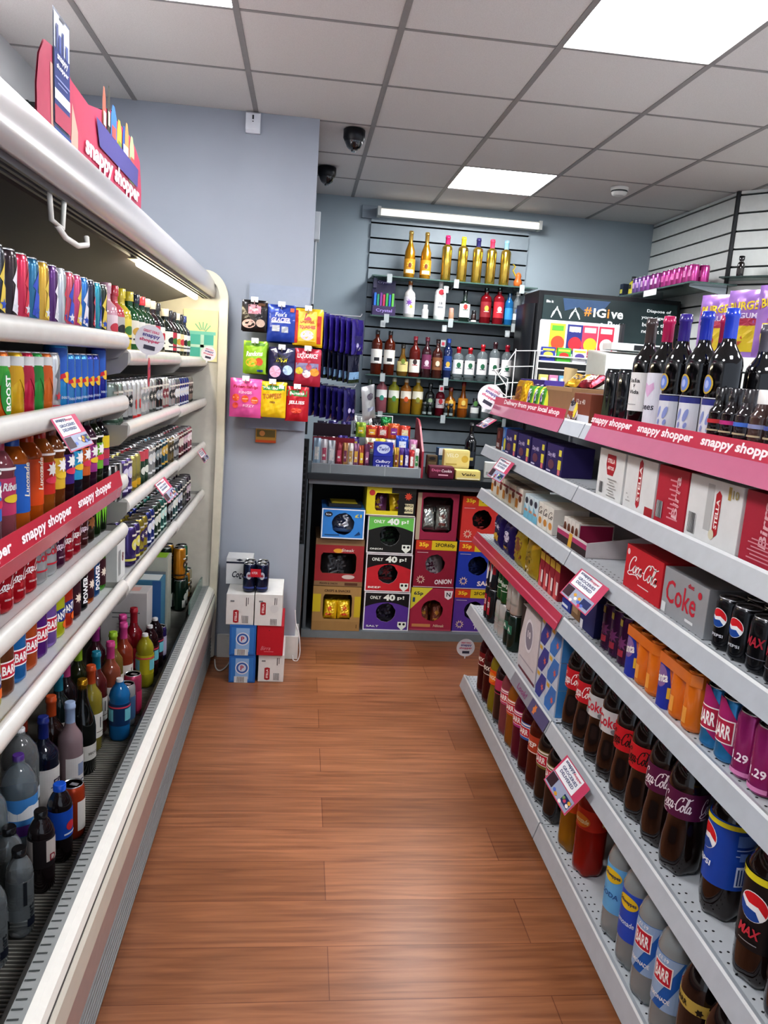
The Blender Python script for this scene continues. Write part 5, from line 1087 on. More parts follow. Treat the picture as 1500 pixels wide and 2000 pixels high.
# second shelf: purple egg boxes and beer cartons
Z2 = SZ[4]+.0008
CG = 'cartons on the second right shelf'
row = Row('on the second right shelf', far, 'box', 'chocolate egg boxes on the second right shelf')
row.add('small red and brown box', carton(.09, .1, .10, '#7a3a32', [('front', P_rect(-.03, .01, .02, .03), ink('#d8d0d0')), ('front', P_ell(0, .07, .02), ink('#b85a4a'))]), 1.02, 3.74, Z2, L90)
row.add('blue figure shaped box', carton(.075, .08, .115, '#3f78c8', [('front', P_ell(.015, .035, .02, .03), ink('#d9cf3a')), ('front', P_ell(-.01, .085, .022, .02), ink('#8ab4e6')), ('front', P_rect(-.035, 0, -.01, .02), ink('#e8eaf0'))]), 1.01, 3.635, Z2, L90)
def egg(y, k):
    w = .19
    row.add('dark purple egg box with yellow tags', carton(w, .12, .112, '#30245e', [('front', P_rect(w/2-.045, .075, w/2-.015, .098), ink('#d9cf4a')), ('front', P_rect(w/2-.048, .025, w/2-.012, .06), ink('#dccf42')), ('front', P_rect(w/2-.044, .004, w/2-.016, .024), ink('#d0707a')), ('front', P_text('Dairy Milk', -.03, .07, .09, .022, .02, .2), ink('#c9bfe2')), ('front', P_ell(-.03, .035, .035, .018), ink('#6a3a4a')), ('front', P_rect(-.08, .006, -.03, .012), ink('#cfcbe0'))]), 1.02, y, Z2, L90)
for k, y in enumerate((3.475, 3.265, 3.055, 2.845)): egg(y, k)
row.done()
o = put(carton(.16, .02, .115, '#8b8b95', [('front', P_ell(-.06, .09, .035, .03), ink('#221a40'))]), 1.10, 2.63, Z2, L90-.25, label='bare grey card back of the last egg box', cat='box')
BAR = [(P_rect(-.018+.004*k, 0, -.016+.004*k, .04)) for k in range(9)]
def bars(cx, cy, side_='front', c='#3a3a3c', n=8, w=.03, h=.035): return [(side_, P_rect(cx-w/2, cy-h/2, cx+w/2, cy+h/2), ink('#e8e8e6'))] + [(side_, P_rect(cx-w/2+w*k/n, cy-h/2, cx-w/2+w*k/n+w*.5/n, cy+h/2), ink(c)) for k in range(n)]
def lines(x0, x1, y0, y1, n, c, sd='front'): return [(sd, P_rect(x0+(.012 if k % 2 else 0), y0+(y1-y0)*k/n, x1-(.01*(k % 3)), y0+(y1-y0)*k/n+(y1-y0)*.35/n), ink(c)) for k in range(n)]
crest = lambda cx, cy, s=1, sd='front': [(sd, P_poly([(cx-.03*s, cy+.03*s), (cx+.03*s, cy+.03*s), (cx+.034*s, cy), (cx+.02*s, cy-.028*s), (cx-.02*s, cy-.028*s), (cx-.034*s, cy)]), ink('#b0242e')), (sd, P_text('STELLA', cx, cy+.012*s, .05*s, .012*s), ink('#f2ece6')), (sd, P_text('ARTOIS', cx, cy-.008*s, .046*s, .01*s), ink('#f2ece6'))]
wht = '#dcdcda'
put(carton(.2, .26, .152, wht, crest(.0, .105, 1.1) + bars(-.06, .03) + lines(-.01, .06, .01, .07, 7, '#9c9a98')), 1.09, 2.30, Z2, L90, label='white beer carton with a red crest at its top, first from the far end', cat='carton', group=CG)
put(carton(.2, .26, .152, wht, [('front', P_rot(P_poly([(-.06, .012), (.06, .012), (.07, 0), (.06, -.012), (-.06, -.012), (-.07, 0)]), PI/2, 0, 0, 0, .08), ink('#b0242e')), ('front', P_text('STELLA', .0, .08, .10, .016, .03, 0, PI/2), ink('#f2ece6')), ('front', P_rect(.05, .0, .1, .025), ink('#a8242e'))] + lines(-.08, -.05, .02, .05, 3, '#a9a7a5')), 1.09, 2.085, Z2, L90, label='white beer carton with an upright red emblem beside the crested one', cat='carton', group=CG)
put(carton(.165, .26, .152, '#b3283c', [('front', P_text('Birra', .03, .08, .11, .03, .02, .1, PI/2), ink('#e2b8bc'))] + lines(-.01, .05, .02, .13, 9, '#d68a94') + bars(-.055, .035, w=.035, h=.045)), 1.09, 1.892, Z2, L90, label='red beer carton between two white cartons', cat='carton', group=CG)
put(carton(.235, .26, .152, wht, [('front', P_rect(-.03, .03, .0, .14), ink('#b9b9b7')), ('front', P_rot(P_poly([(-.045, .012), (.045, .012), (.055, 0), (.045, -.012), (-.045, -.012), (-.055, 0)]), PI/2, 0, 0, .022, .075), ink('#b0242e')), ('front', P_text('STELLA', .022, .075, .07, .014, .03, 0, PI/2), ink('#f2ece6')), ('front', P_rect(.06, .115, .072, .145), ink('#b29a5a')), ('front', P_text('10', .09, .13, .025, .02), ink('#a89a6a')), ('front', P_ell(.01, .025, .012), ink('#d9d2b8'))] + bars(-.085, .035, w=.035, h=.05)), 1.09, 1.685, Z2, L90, label='widest white beer carton with pale gold writing', cat='carton', group=CG)
put(carton(.22, .26, .152, '#a8283e', [('front', P_text('Birra', -.03, .09, .10, .028, .02, .1, PI/2), ink('#d9a8ae'))] + lines(-.08, .08, .01, .06, 6, '#cf8a94')), 1.09, 1.445, Z2, L90, label='red beer carton at the right edge of the photo', cat='carton', group=CG)
put(carton(.2, .26, .15, '#97283a', lines(-.08, .08, .02, .1, 6, '#cf8a94')), 1.09, 1.215, Z2, L90, label='red beer carton nearest the camera on the second shelf', cat='carton', group=CG)

# top deck
ZT = SZ[5]+.0008
row = Row('atop the right shelving', far, 'bottle', 'wine bottles on top of the right shelving')
def foot(): # pale label with a sole print and a round seal above
    a = [(P_rect(-.05, .016, .05, .124, 8), ink('#e4e4ea')), (P_rect(-.0475, .018, .0475, .122, 8), ink('#26262e')), (P_rect(-.0455, .02, .0455, .12, 8), ink('#dcdde4')), (P_rect(-.0455, .106, .0455, .12, 8), ink('#343a86'))]
    for dx in (-.006, .016): a += [(P_rot(P_ell(dx, .075, .006, .017, 12), -.3, dx, .075), ink('#8f99cc')), (P_rot(P_ell(dx+.002, .05, .0045, .008, 10), -.3, dx, .05), ink('#8f99cc'))]
    a += [(P_ell(0, .155, .0165, .023, 18), ink('#c2a23e')), (P_ell(0, .155, .0125, .0185, 18), ink('#6a86cf')), (P_ell(0, .155, .006, .01, 10), ink('#aebbe6'))]
    return a
def wseal(c): return wine(dark('#0c0b0e'), c, '#dcdde4', foot(), lz=(.06, .07), h=.335, r=.039, foil_len=.098)
row.add('dark wine bottle with grey brown foil and plain white label', wine(dark('#0d0c0d'), '#4a4140', '#e6e4e2', [(P_text('Isla', .008, .155, .034, .012, .015), ink('#23242a')), (P_text('y', .008, .14, .008, .008), ink('#23242a')), (P_text('Vida', .008, .122, .034, .011, .015), ink('#23242a')), (P_rect(-.02, .085, .02, .0865), ink('#8a8a8c'))], lz=(.062, .165), h=.335, r=.04, foil_len=.098), 1.0, 2.225, ZT, L90+.2)
row.add('dark wine bottle with pink foil and a pink heart label', wine(dark('#0d0c0d'), '#b8265c', '#dedde6', [(P_poly([(.0, .11), (.02, .135), (.016, .152), (.0, .143), (-.016, .152), (-.02, .135)]), ink('#d9b0d2')), (P_text('bees', .002, .085, .045, .018, .01, .1), ink('#2a2a3c'))], lz=(.03, .165), h=.335, r=.04, foil_len=.098), 1.0, 2.115, ZT, L90+.2)
for nm, c, x, y, ang in (('violet', '#3a2a80', 1.0, 2.02, .12), ('indigo', '#2f2c86', 1.085, 2.07, .15), ('deep blue', '#2438a8', 1.0, 1.905, .12), ('bright blue', '#2140b4', 1.0, 1.79, .12)):
    row.add(f'dark wine bottle with {nm} foil and a round seal', wseal(c), x, y, ZT, L90+ang)
row.add('dark wine bottle with crimson foil behind the blue ones', wseal('#b02a58'), 1.085, 1.965, ZT, L90+.3)
row.add('dark wine bottle with grey foil at the right edge', wine(dark('#101012'), '#56525a', '#d8d8d8', [], lz=(.06, .15), h=.305, r=.038, foil_len=.085), 1.10, 1.80, ZT, L90)
mini = lambda g_, f_, l_, s_: wine(dark(g_), f_, l_, [(P_rect(-.065, .068, .065, .077, 10), ink(s_)), (P_rect(-.018, .05, .018, .054), ink('#b9a88a')), (P_rect(-.015, .035, .015, .038), ink('#8f9a7a')), (P_rot(P_rect(-.02, .03, .02, .033), .3, 0, .03), ink('#9aa06a'))], lz=(.008, .075), h=.15, r=.0255, foil_len=.03, span=5.5)
for nm, y, g_, f_, l_, s_ in (('small dark wine bottle with a red striped label', 1.725, '#161012', '#1a1a1c', '#d8d4c6', '#c2353c'), ('small dark wine bottle with a magenta striped label', 1.67, '#1a1014', '#1c1a1e', '#d8d4c6', '#b8327c'), ('small wine bottle with a blue and yellow label', 1.612, '#2c2428', '#2e2a2c', '#d8d5b4', '#4a72c4'), ('small rosy wine bottle with a pale label', 1.555, '#4a3632', '#d8d4d0', '#dad6c0', '#8a8fb4'), ('small dark wine bottle at the photo edge', 1.495, '#1c1416', '#202022', '#d9d6c4', '#4a5a9c')):
    row.add(nm, mini(g_, f_, l_, s_), .968, y, ZT, L90+.3)
row.done()
for k, (x, y) in enumerate(((1.05, 2.565), (1.055, 2.47))): put(can(.036, .19, ['#15171a', '#12141a'][k], [(P_poly([(-.02, .02), (-.004, .12), (.01, .05), (.018, .13), (.02, .02)]), ink('#2a3320'))] if not k else [], '#1c1e22', dark('#14161a')), x, y, ZT, L90+.3, label=['tall black can with faint green marks left of the wine', 'plain tall black can right beside the wine bottles'][k], cat='can', group='tall black cans on top of the right shelving')
put(carton(.17, .22, .10, '#7a3f2a', [('front', P_text('12 x 40', -.01, .07, .09, .018, .02), ink('#d9cfc8')), ('front', P_rect(-.085, 0, .085, .025), ink('#c9cdd2')), ('top', P_rect(-.07, -.1, .07, .1), ink('#2a1c18'))]), 1.10, 2.70, ZT, L90, label='reddish brown card outer box beside the black cans', cat='box')
tri = bag(.10, .095, .03, '#dcd8d4', [(P_ell(0, .06, .02, .012), ink('#33303a')), (P_rect(-.045, .0, .045, .03, 6, 2), ink('#8a4a2e')), (P_rect(.03, .01, .045, .08, 2, 4), ink('#d8c23c'))], 5, 'snack_bag')
put(tri, .985, 2.78, ZT, L90, rx=rad(-16), label='small white and brown snack bag leaning on the brown box', cat='bag')
put(tri, 1.02, 2.845, ZT, L90+.3, rx=rad(-20), label='small white snack bag lying behind the first one', cat='bag')
put(carton(.32, .26, .115, '#8b6a4a', [('front', P_rect(-.16, .1, .16, .115), ink('#a8855e')), ('top', P_rect(-.14, -.11, .14, .11), ink('#1d1714'))]), 1.14, 3.03, ZT, L90, label='open brown cardboard carton in the middle of the top shelf', cat='box')
fr = bag(.10, .11, .03, '#5fae4a', [(P_rect(-.045, .015, -.005, .095, 4, 5), ink('#e6e8ea')), (P_rect(-.04, .03, -.01, .08, 3, 4), ink('#5c4a86')), (P_rect(.02, .0, .045, .11, 3, 6), ink('#c9d23c'))], 8, 'snack_bag')
for k in range(3): put(fr, .985+.01*k, 3.30-.055*k, ZT, L90+.2, rx=rad(-8), label=f'green and yellow snack bag against the pink strip, {ORD[k]} from the far end', cat='bag', group='green snack bags on top of the right shelving')
put(carton(.30, .22, .05, '#b99a6a', [('front', P_rect(-.15, .0, .15, .008), ink('#8a6a42'))]), 1.13, 3.60, ZT, L90, label='shallow tan cardboard tray at the far end of the top shelf', cat='box')
put(carton(.30, .012, .20, '#b39b6e', []), 1.26, 3.63, ZT, L90-.5, label='upright tan cardboard flap behind the purple box', cat='box')
put(carton(.26, .10, .085, '#3a2874', [('front', P_text('Dairy', -.04, .055, .12, .028, .02, .2), ink('#ded6ee')), ('front', P_text('MILK', -.05, .022, .09, .014), ink('#ded6ee')), ('right', P_rect(-.04, .02, .04, .06), ink('#c9a23c'))]), 1.11, 3.585, ZT+.0512, L90+.15, label='purple chocolate box with white writing on the tan tray', cat='box')
o = bag(.085, .13, .035, '#b98a2c', [(P_rect(-.03, .04, .03, .1, 4, 4), ink('#7a4a24'))], 12, 'snack_bag')
put(o, .985, 3.50, ZT, L90+.3, rx=rad(-8), label='gold and brown snack bag beside the round card', cat='bag'); put(bag(.07, .13, .04, '#cda22a', [], 13, 'snack_bag'), .985, 3.41, ZT, L90+.3, rx=rad(-6), label='bright gold snack bag next to the gold and brown one', cat='bag')
put(bag(.09, .12, .035, '#4a3266', [(P_ell(0, .07, .025, .018), ink('#c9bcd8'))], 14, 'snack_bag'), 1.0, 3.365-.035, ZT+.0, L90+.35, rx=rad(-14), label='dark purple snack bag leaning behind the gold one', cat='bag')
for k, (c, c2) in enumerate((('#8a5a1c', '#c9a33a'), ('#6a1c26', '#b8404a'), ('#b8902c', '#3a2a1c'), ('#5c1a22', '#c9a33a'), ('#7a1f2c', '#d8c9b0'))):
    put(bag(.10, .09, .04, c, [(P_ell(0, .05, .03, .018), ink(c2))], 40+k, 'snack_bag'), 1.10+.03*(k % 2), 3.24-.06*k, ZT+.1165 if k > 1 else ZT, L90+.3*(k % 3), rx=rad(-58), label=f'{["amber", "maroon", "gold", "dark red", "burgundy"][k]} sweet packet heaped on the brown carton', cat='bag', group='sweet packets heaped on top of the right shelving')
# wire basket, gum display and pale box at the far end
o = thing('wire_basket', 'white wire basket rack at the far end of the right shelving', 'wire rack', (1.15, 3.88, ZT))
b = MB(); wm = M('#dfe0de', .3, coat=.3); 
for zz in (.02, .09, .17, .24): b.tube([(-.19, -.24, zz*.55), (-.20, .0, zz), (-.12, .0, zz+.02), (.0, .0, zz+.03)] if zz < .2 else [(-.19, -.24, .13), (-.18, -.02, .15), (-.10, .0, .27), (.04, .0, .28)], .0027, wm, 6)
for xx in (-.19, -.1, .0, .02): b.tube([(xx, .0, 0), (xx, .0, .28 if xx > -.15 else .17)], .0027, wm, 6)
b.tube([(-.19, -.24, 0), (-.19, -.24, .13)], .0027, wm, 6)
part('wire_frame', b, o)
o = thing('gum_display', 'white chewing gum display rack with colourful picture panel', 'display rack', (1.385, 3.895, ZT))
b = MB()
for xx in (-.215, .205): b.tube([(xx, 0, 0), (xx, 0, .43)], .006, wm, 8)
for zz in (.10, .19, .255): b.tube([(-.215, -.02, zz), (.205, -.02, zz)], .004, wm, 6)
b.box(-.21, .20, -.015, .03, .08, .088, wm); b.box(-.21, .20, -.015, .03, .225, .233, wm)
part('wire_stand', b, o)
b = MB(); b.box(-.215, .21, .0, .012, .26, .435, M('#d9d9dc', .4, noise=.02)); b.box(.197, .212, -.03, .013, .245, .44, M('#222226', .4)); part('header_panel', b, o)
c = MB(); f = lambda u, v: (u, -.0007, v); f2 = lambda u, v: (u, -.0014, v); f3 = lambda u, v: (u, -.002, v)
for u0, c1, c2 in ((-.165, '#c9c43a', '#d8502f'), (-.075, '#2c3478', '#c32f3c'), (.005, '#d9405a', '#e2b52e'), (.09, '#c8304a', '#eeeaea')):
    c.dec(P_rect(u0, .275, u0+.08, .42), f, ink(c1)); c.dec(P_ell(u0+.045, .325, .035, .035), f2, ink(c2)); c.dec(P_rect(u0+.01, .385, u0+.07, .41), f2, ink('#e9d6d0' if c1 != '#c9c43a' else '#5fae3a'))
c.dec(P_text('Extra', -.03, .39, .05, .014), f3, ink('#f2f2f2')); c.dec(P_rect(.0, .262, .19, .272), f, ink('#c22f44'))
part('print', c, o)
gum = [('#2f3f9c', '#d9cf5a'), ('#4fae3a', '#c33a2f'), ('#d6d8dc', '#5a4a8e'), ('#cfe0e6', '#4a9a6a'), ('#dce2ea', '#4a6ab4')]
for k, (c1, c2) in enumerate(gum): put(carton(.072, .025, .068, c1, [('front', P_ell(.0, .03, .025, .015), ink(c2)), ('front', P_rect(-.03, .05, .03, .06), ink('#e6d64a'))], 'gum_box'), 1.385-.165+.082*k, 3.895, ZT+.2335, 0, label=f'{["blue", "green", "white and purple", "pale blue", "pale violet"][k]} gum box on the upper rack of the gum display', cat='gum box', group='gum boxes on the display rack')
for k, c1 in enumerate(('#d9cf7a', '#d88ab0', '#7ab4d8', '#c9a8cf', '#e0c83a', '#e6e6da')): put(carton(.045, .02, .075, c1, [('front', P_rect(-.015, .02, .015, .06), ink('#f2f0ec'))], 'gum_box'), 1.21+.052*k, 3.895, ZT+.0885, 0, label=f'{["cream", "pink", "light blue", "mauve", "yellow", "white"][k]} gum pack low on the gum display', cat='gum box', group='gum packs on the lower rack')
o = thing('cash_register', 'pale grey till housing behind the goods on the top shelf', 'till', (1.62, 3.70, ZT))
b = MB(); b.prism([(-.15, 0), (.12, 0), (.12, .30), (-.13, .275)], 'x', -.22, .16, M('#b5b8b4', .5)); part('housing', b, o, bevel=.008)
b = MB(); b.box(-.17, .10, -.06, .06, .3008, .335, M('#cfd2d0', .4)); part('printer', b, o, bevel=.005)
b = MB(); b.box(-.06, .09, -.066, -.0605, .305, .328, M('#1d1e20', .3)); part('slot', b, o)
put(bag(.12, .10, .04, '#b8404e', [(P_rect(-.03, .03, .03, .05), ink('#e9d9d6'))], 61, 'snack_bag'), 1.30, 2.88, ZT, L90+.6, rx=rad(-35), label='red and white packet standing behind the brown outer box', cat='bag')
# purple hanging gum bags beyond the wine
for k, (y, l) in enumerate(((2.40, 'left'), (2.235, 'middle'), (2.07, 'right'))):
    put(bag(.15, .195, .045, '#8a5fae', [(P_poly([(-.064, .128), (.064, .138), (.06, .166), (-.06, .156)]), ink('#b43a4a')), (P_text('BURGER', 0, .148, .115, .026, .035, 0, .07), ink('#e3c63a')), (P_text('GUM', .01, .119, .055, .016), ink('#e6dcea')), (P_ell(.01, .1, .04, .012), ink('#b03a52')), (P_rect(-.045, .015, .045, .09, 6, 6), ink('#d9bf35')), (P_ell(-.02, .05, .02, .02), ink('#b5522f'))], 70+k, 'sweet_bag', mat=M('#9a72b8', .3, metal=.2)), 1.30, y, ZT+.245, L90+.5, label=f'purple bag of burger shaped gum behind the wine, {l} one of three', cat='bag', group='purple gum bags on the clip rail')
o = thing('clip_rail', 'white wire clip rail holding the purple gum bags', 'rail', (1.335, 2.235, ZT))
b = MB(); b.tube([(.02, -.30, 0), (.02, -.30, .425), (.02, .30, .425), (.02, .30, 0)], .005, wm, 6); part('rail', b, o)
# ------------------------------------------------------------------ sweets rack on the blue column
o = thing('sweet_rack', 'grey board with black pegs for sweet bags on the blue column', 'display rack', (-.14, 4.288, 1.3))
part('back_board', MB().box(-.165, .155, -.018, 0, .02, .78, M('#9fa8b8', .6)), o)
b = MB(); b.box(-.155, .16, -.03, -.018, .655, .675, M('#16171a', .5)); b.box(-.155, .16, -.03, -.018, .44, .455, M('#16171a', .5)); b.box(-.2, .16, -.03, -.018, .245, .26, M('#16171a', .5)); part('black_bar', b, o)
PEGS = [(-.265, 1.968), (-.128, 1.955), (.008, 1.945), (-.255, 1.765), (-.118, 1.742), (.015, 1.745), (-.295, 1.572), (-.158, 1.565), (-.03, 1.548)]
for x, z in PEGS:
    b = MB(); b.tube([(x+.14, -.018, z-1.3), (x+.14, -.20, z-1.3-.004), (x+.14, -.215, z-1.3+.012)], .003, M('#d8d8da', .3, metal=.5), 6); b.box(x+.14-.018, x+.14+.018, -.204, -.20, z-1.3+.004, z-1.3+.03, M('#e9e9ea', .4)); part('peg', b, o)
def hang(i, w, h, c, art, label, n=3, tilt=0., back=None, seed=0):
    x, z = PEGS[i]; t = bag(w, h, .035, c, art, 100+i*7+seed, 'sweet_bag', mat=M(c, .32, metal=.25, coat=.3))
    for k in range(n):
        put(t, x+.003*k, 4.105+.045*k, z-h+.016-.003*k, rad(-4+3*k), rx=rad(-3+2*k), label=label+(', front' if k == 0 else f', {ORD[k]} back'), cat='sweet bag', group=None)
hang(0, .128, .155, '#1d1719', [(P_rect(-.03, .085, .035, .13, 4, 4), ink('#d98c9a')), (P_text('Sugar', .002, .107, .05, .02), ink('#f2e4e4')), (P_ell(-.025, .035, .035, .022), ink('#c9a59c')), (P_ell(.035, .04, .022, .02), ink('#b9a294')), (P_rect(.02, .125, .055, .14, 2, 2), ink('#5a3a24'))], 'black bag of pink sweets at the top left of the column rack', 2)
hang(1, .142, .185, '#233f96', [(P_text('Fox\'s', .0, .135, .06, .022, .02, .2), ink('#dfe6f4')), (P_text('GLACIER', .0, .108, .10, .022, .035, .2), ink('#e6d4ea')), (P_rect(-.05, .093, .05, .098, 4), ink('#eceef6')), (P_rect(-.045, .05, -.005, .08, 3, 3), ink('#b3b6bc')), (P_rect(.005, .045, .04, .075, 3, 3), ink('#a6aab2')), (P_rect(.045, .15, .065, .17, 2, 2), ink('#c05a3c'))], 'blue bag of clear mints in the top row of the column rack')
hang(2, .150, .185, '#dfb41f', [(P_rect(-.07, .01, -.05, .175, 3, 8), ink('#b9342a')), (P_rect(.05, .01, .07, .15, 3, 8), ink('#b9342a')), (P_rect(-.045, .02, .045, .17, 6, 8), ink('#e3c254')), (P_poly([(-.02, .125), (.02, .125), (.012, .16), (-.012, .16)]), ink('#b03a4a')), (P_text('Drumstick', .0, .118, .075, .016), ink('#b0243a')), (P_text('SQUASHIES', .0, .09, .085, .02, .03), ink('#c23a5c')), (P_ell(0, .05, .035, .025), ink('#e8c6cf'))], 'yellow and red squashy sweets bag at the top right of the column rack')
hang(3, .118, .165, '#8cb82e', [(P_text('Randoms', 0, .1, .085, .026, .03, .2, .08), ink('#f0f2e2')), (P_ell(-.015, .055, .03, .022), ink('#dfa32f')), (P_ell(.025, .06, .02, .02), ink('#c9522a')), (P_rect(-.05, .14, .05, .155, 4), ink('#5a8a2a')), (P_rect(.015, .01, .045, .02, 3), ink('#2f4a8a'))], 'green bag of mixed sweets in the middle row of the column rack')
hang(4, .135, .165, '#2a2850', [(P_star(0, .1, .025, .042, 9), ink('#17171c')), (P_text('WHAM', 0, .1, .06, .022, .03, .2), ink('#d9cf3a')), (P_ell(-.03, .04, .03, .03), ink('#dba8c2')), (P_ell(.035, .05, .025, .025), ink('#a9bfdd')), (P_poly([(-.06, .15), (-.02, .135), (-.03, .16)]), ink('#dfe0ea')), (P_poly([(.06, .15), (.02, .135), (.03, .16)]), ink('#dfe0ea'))], 'dark blue bag with a starburst in the middle of the column rack')
hang(5, .135, .19, '#a92b40', [(P_text('LIQUORICE', 0, .15, .105, .028, .035, .1), ink('#f0dfe0')), (P_rect(-.06, .06, .06, .115, 6, 4), ink('#7f7a9a')), (P_ell(-.04, .075, .02, .018), ink('#c9b23a')), (P_ell(.0, .06, .022, .02), ink('#e0c8cc')), (P_ell(.04, .07, .024, .02), ink('#c98a2e')), (P_ell(.01, .095, .016, .014), ink('#b0505e'))], 'dark red bag of liquorice sweets in the middle row of the column rack')
hang(6, .162, .20, '#d95a9c', [(P_text('Friendship', .0, .155, .125, .02, .03, .1), ink('#a8243a')), (P_text('RINGS', .0, .128, .07, .014), ink('#f2c4da'))] + [(P_ell(u, v, .019), ink('#d8572c')) for u, v in ((-.05, .10), (0, .095), (.05, .09))] + [(P_rect(u-.014, v-.002, u+.014, v+.003), ink('#f0b088')) for u, v in ((-.05, .10), (0, .095), (.05, .09))] + [(P_ell(-.05, .06, .015), ink('#cf4a3a')), (P_text('FIZZY', .02, .06, .06, .012), ink('#f2c4da'))], 'pink bag of orange rings at the lower left of the column rack')
hang(7, .145, .185, '#e0b91c', [(P_rect(-.065, .14, .065, .165, 6, 2), ink('#3f8a3a')), (P_text('WALKERS', -.01, .152, .08, .014), ink('#f0f4ea')), (P_text('TOFFEES', .0, .11, .10, .026, .03, .1, .1), ink('#b5672a')), (P_text('mix', .005, .08, .03, .012), ink('#7a4a20')), (P_rect(.035, .15, .06, .168), ink('#e6dce4'))], 'yellow bag of toffees at the bottom of the column rack')
hang(8, .115, .18, '#b5202e', [(P_rect(-.052, .13, .052, .16, 5, 2), ink('#3a8a44')), (P_text('Bassetts', 0, .145, .075, .016), ink('#f0f4ea')), (P_text('JELLIES', 0, .095, .085, .022, .035, .1), ink('#f2e4e4')), (P_ell(.0, .055, .03, .014), ink('#d9503a'))], 'red bag of jelly sweets at the lower right of the column rack')
put(carton(.11, .02, .075, '#b98a36', [('front', P_rect(-.05, .03, .05, .07), ink('#6a5a24')), ('front', P_rect(-.055, .0, .055, .014), ink('#c9561f')), ('front', P_ell(-.02, .05, .015), ink('#c98a4a'))], 'hanging_sweet_packet'), -.19, 4.2795, 1.245, 0, label='small orange and gold packet hanging under the column rack', cat='packet')
# side-on rows of purple bags on pegs off the column corner
o = thing('hanging_peg_arm', 'black arm with three pegs holding rows of purple bags beside the column', 'display rack', (.022, 4.33, 1.3))
b = MB(); b.box(0, .012, -.02, .02, .0, .70, M('#16171a', .5)); part('upright', b, o)
for z, L in ((.655, .27), (.475, .27), (.275, .26)):
    b = MB(); b.tube([(.01, 0, z), (L, 0, z), (L+.008, 0, z+.015)], .003, M('#c9c9cc', .3, metal=.6), 6); part('peg', b, o)
def fan(n, z, h, w, c, art, nm, x0, dx, seed, ang):
    for k in range(n):
        t = bag(w, h, .019, c, art, seed+k % 3, 'chocolate_bag', mat=M(c, .25, metal=.3, coat=.4)) if k < 3 else fan.t[k % 3]
        if k < 3: fan.t = getattr(fan, 't', [None]*3); fan.t[k] = t
        a = rad(ang[0]+(ang[1]-ang[0])*k/(n-1))
        put(t, x0+dx*k, 4.33, z-h-.004*k+.006, rad(61), ry=-rad(3), label=f'{nm}, {ORD[k]} from the column', cat='chocolate bag', group=nm.replace('bag', 'bags')+' hung side on')
pw = [(P_rect(-.05, .06, .03, .1, 4, 3), ink('#2a2260')), (P_ell(-.02, .05, .02, .012), ink('#b9b4d6')), (P_rect(-.04, .02, .04, .03, 4), ink('#221a50'))]
fan(8, 1.958, .185, .15, '#352583', pw, 'bright purple chocolate bag in the upper side row', .075, .03, 200, (2, 9))
fan(8, 1.778, .16, .14, '#1d1f3a', [(P_rect(-.06, .02, .06, .06, 6, 3), ink('#7fa2c4')), (P_rect(-.06, .0, .06, .018, 6, 1), ink('#2c3a20'))], 'dark bag with pale blue foot in the middle side row', .075, .028, 210, (2, 10))
fan(7, 1.578, .175, .15, '#2a2368', [(P_ell(-.02, .06, .02, .014), ink('#c9c4da')), (P_ell(.03, .055, .014, .012), ink('#a89cc4'))], 'deep purple chocolate bag in the lower side row', .07, .032, 220, (2, 6))
put(bag(.12, .19, .03, '#c3c4c6', [(P_ell(0, .13, .03, .02), ink('#5a5560')), (P_rect(-.03, .05, .04, .07, 4, 2), ink('#8a8ea0'))], 231, 'hanging_sweet_bag'), .375, 4.35, 1.40, rad(50), ry=rad(-10), label='silver white sweet bag hanging at the end of the lower purple row', cat='sweet bag')

# ------------------------------------------------------------------ cans and cartons stacked on the floor by the column
BG = 'beer cartons stacked on the floor by the column'
def beer(w, h, c, art, x, y, z, label, d=.31): put(carton(w, d, h, c, art), x, y, z, 0, label=label, cat='carton', group=BG)
def blue_art(w, h): return [('front', P_rect(-w/2+.01, .01, w/2-.01, h-.01, 1, 1), ink('#3a7cc0')), ('front', P_rect(-.035, .02, .035, h-.015), ink('#8fb4dc')), ('front', P_ell(0, h*.55, .036), ink('#d9dde6')), ('front', P_ell(0, h*.55, .03), ink('#3a62a8')), ('front', P_ell(0, h*.55, .021), ink('#c9d2e2')), ('front', P_text('P', 0, h*.55, h=.026), ink('#b03040')), ('front', P_rect(-.04, .0, .03, .035), ink('#cfd4d8'))] + bars(-.005, .018, w=.04, h=.03)
def stella(w, h, up=False):
    a = [('front', P_rot(P_poly([(-.032, .014), (.032, .014), (.036, 0), (.032, -.014), (-.032, -.014), (-.036, 0)]), PI/2, 0, 0, -.028 if up else -.02, h*.55 if up else .045), ink('#a8262e')), ('front', P_text('STELLA', -.028 if up else -.02, h*.55 if up else .045, .05, .012, .03, 0, PI/2), ink('#f2e6e2')), ('front', P_rect(.03, h*.62, .034, h*.9), ink('#4a4a4c')), ('front', P_rect(.04, h*.68, .043, h*.9), ink('#4a4a4c')), ('front', P_rect(-.05, h*.75, -.03, h*.8), ink('#77787a'))]
    return a + (bars(.03, .03, w=.032, h=.04) if not up else [('front', P_ell(.03, h*.55, .022), ink('#cfcfce'))] + bars(.03, .022, w=.036, h=.035))
beer(.137, .15, '#2f69b0', blue_art(.137, .15), -.25, 4.07, .001, 'blue beer carton on the floor, bottom left of the stack')
beer(.137, .165, '#2f69b0', blue_art(.137, .165), -.252, 4.07, .1535, 'blue beer carton in the middle of the left stack')
beer(.142, .165, '#d9d8d5', stella(.142, .165), -.272, 4.075, .3205, 'white beer carton at the top of the left stack')
beer(.135, .15, '#d9d8d5', stella(.135, .15), -.099, 4.09, .001, 'white beer carton on the floor, bottom right of the stack')
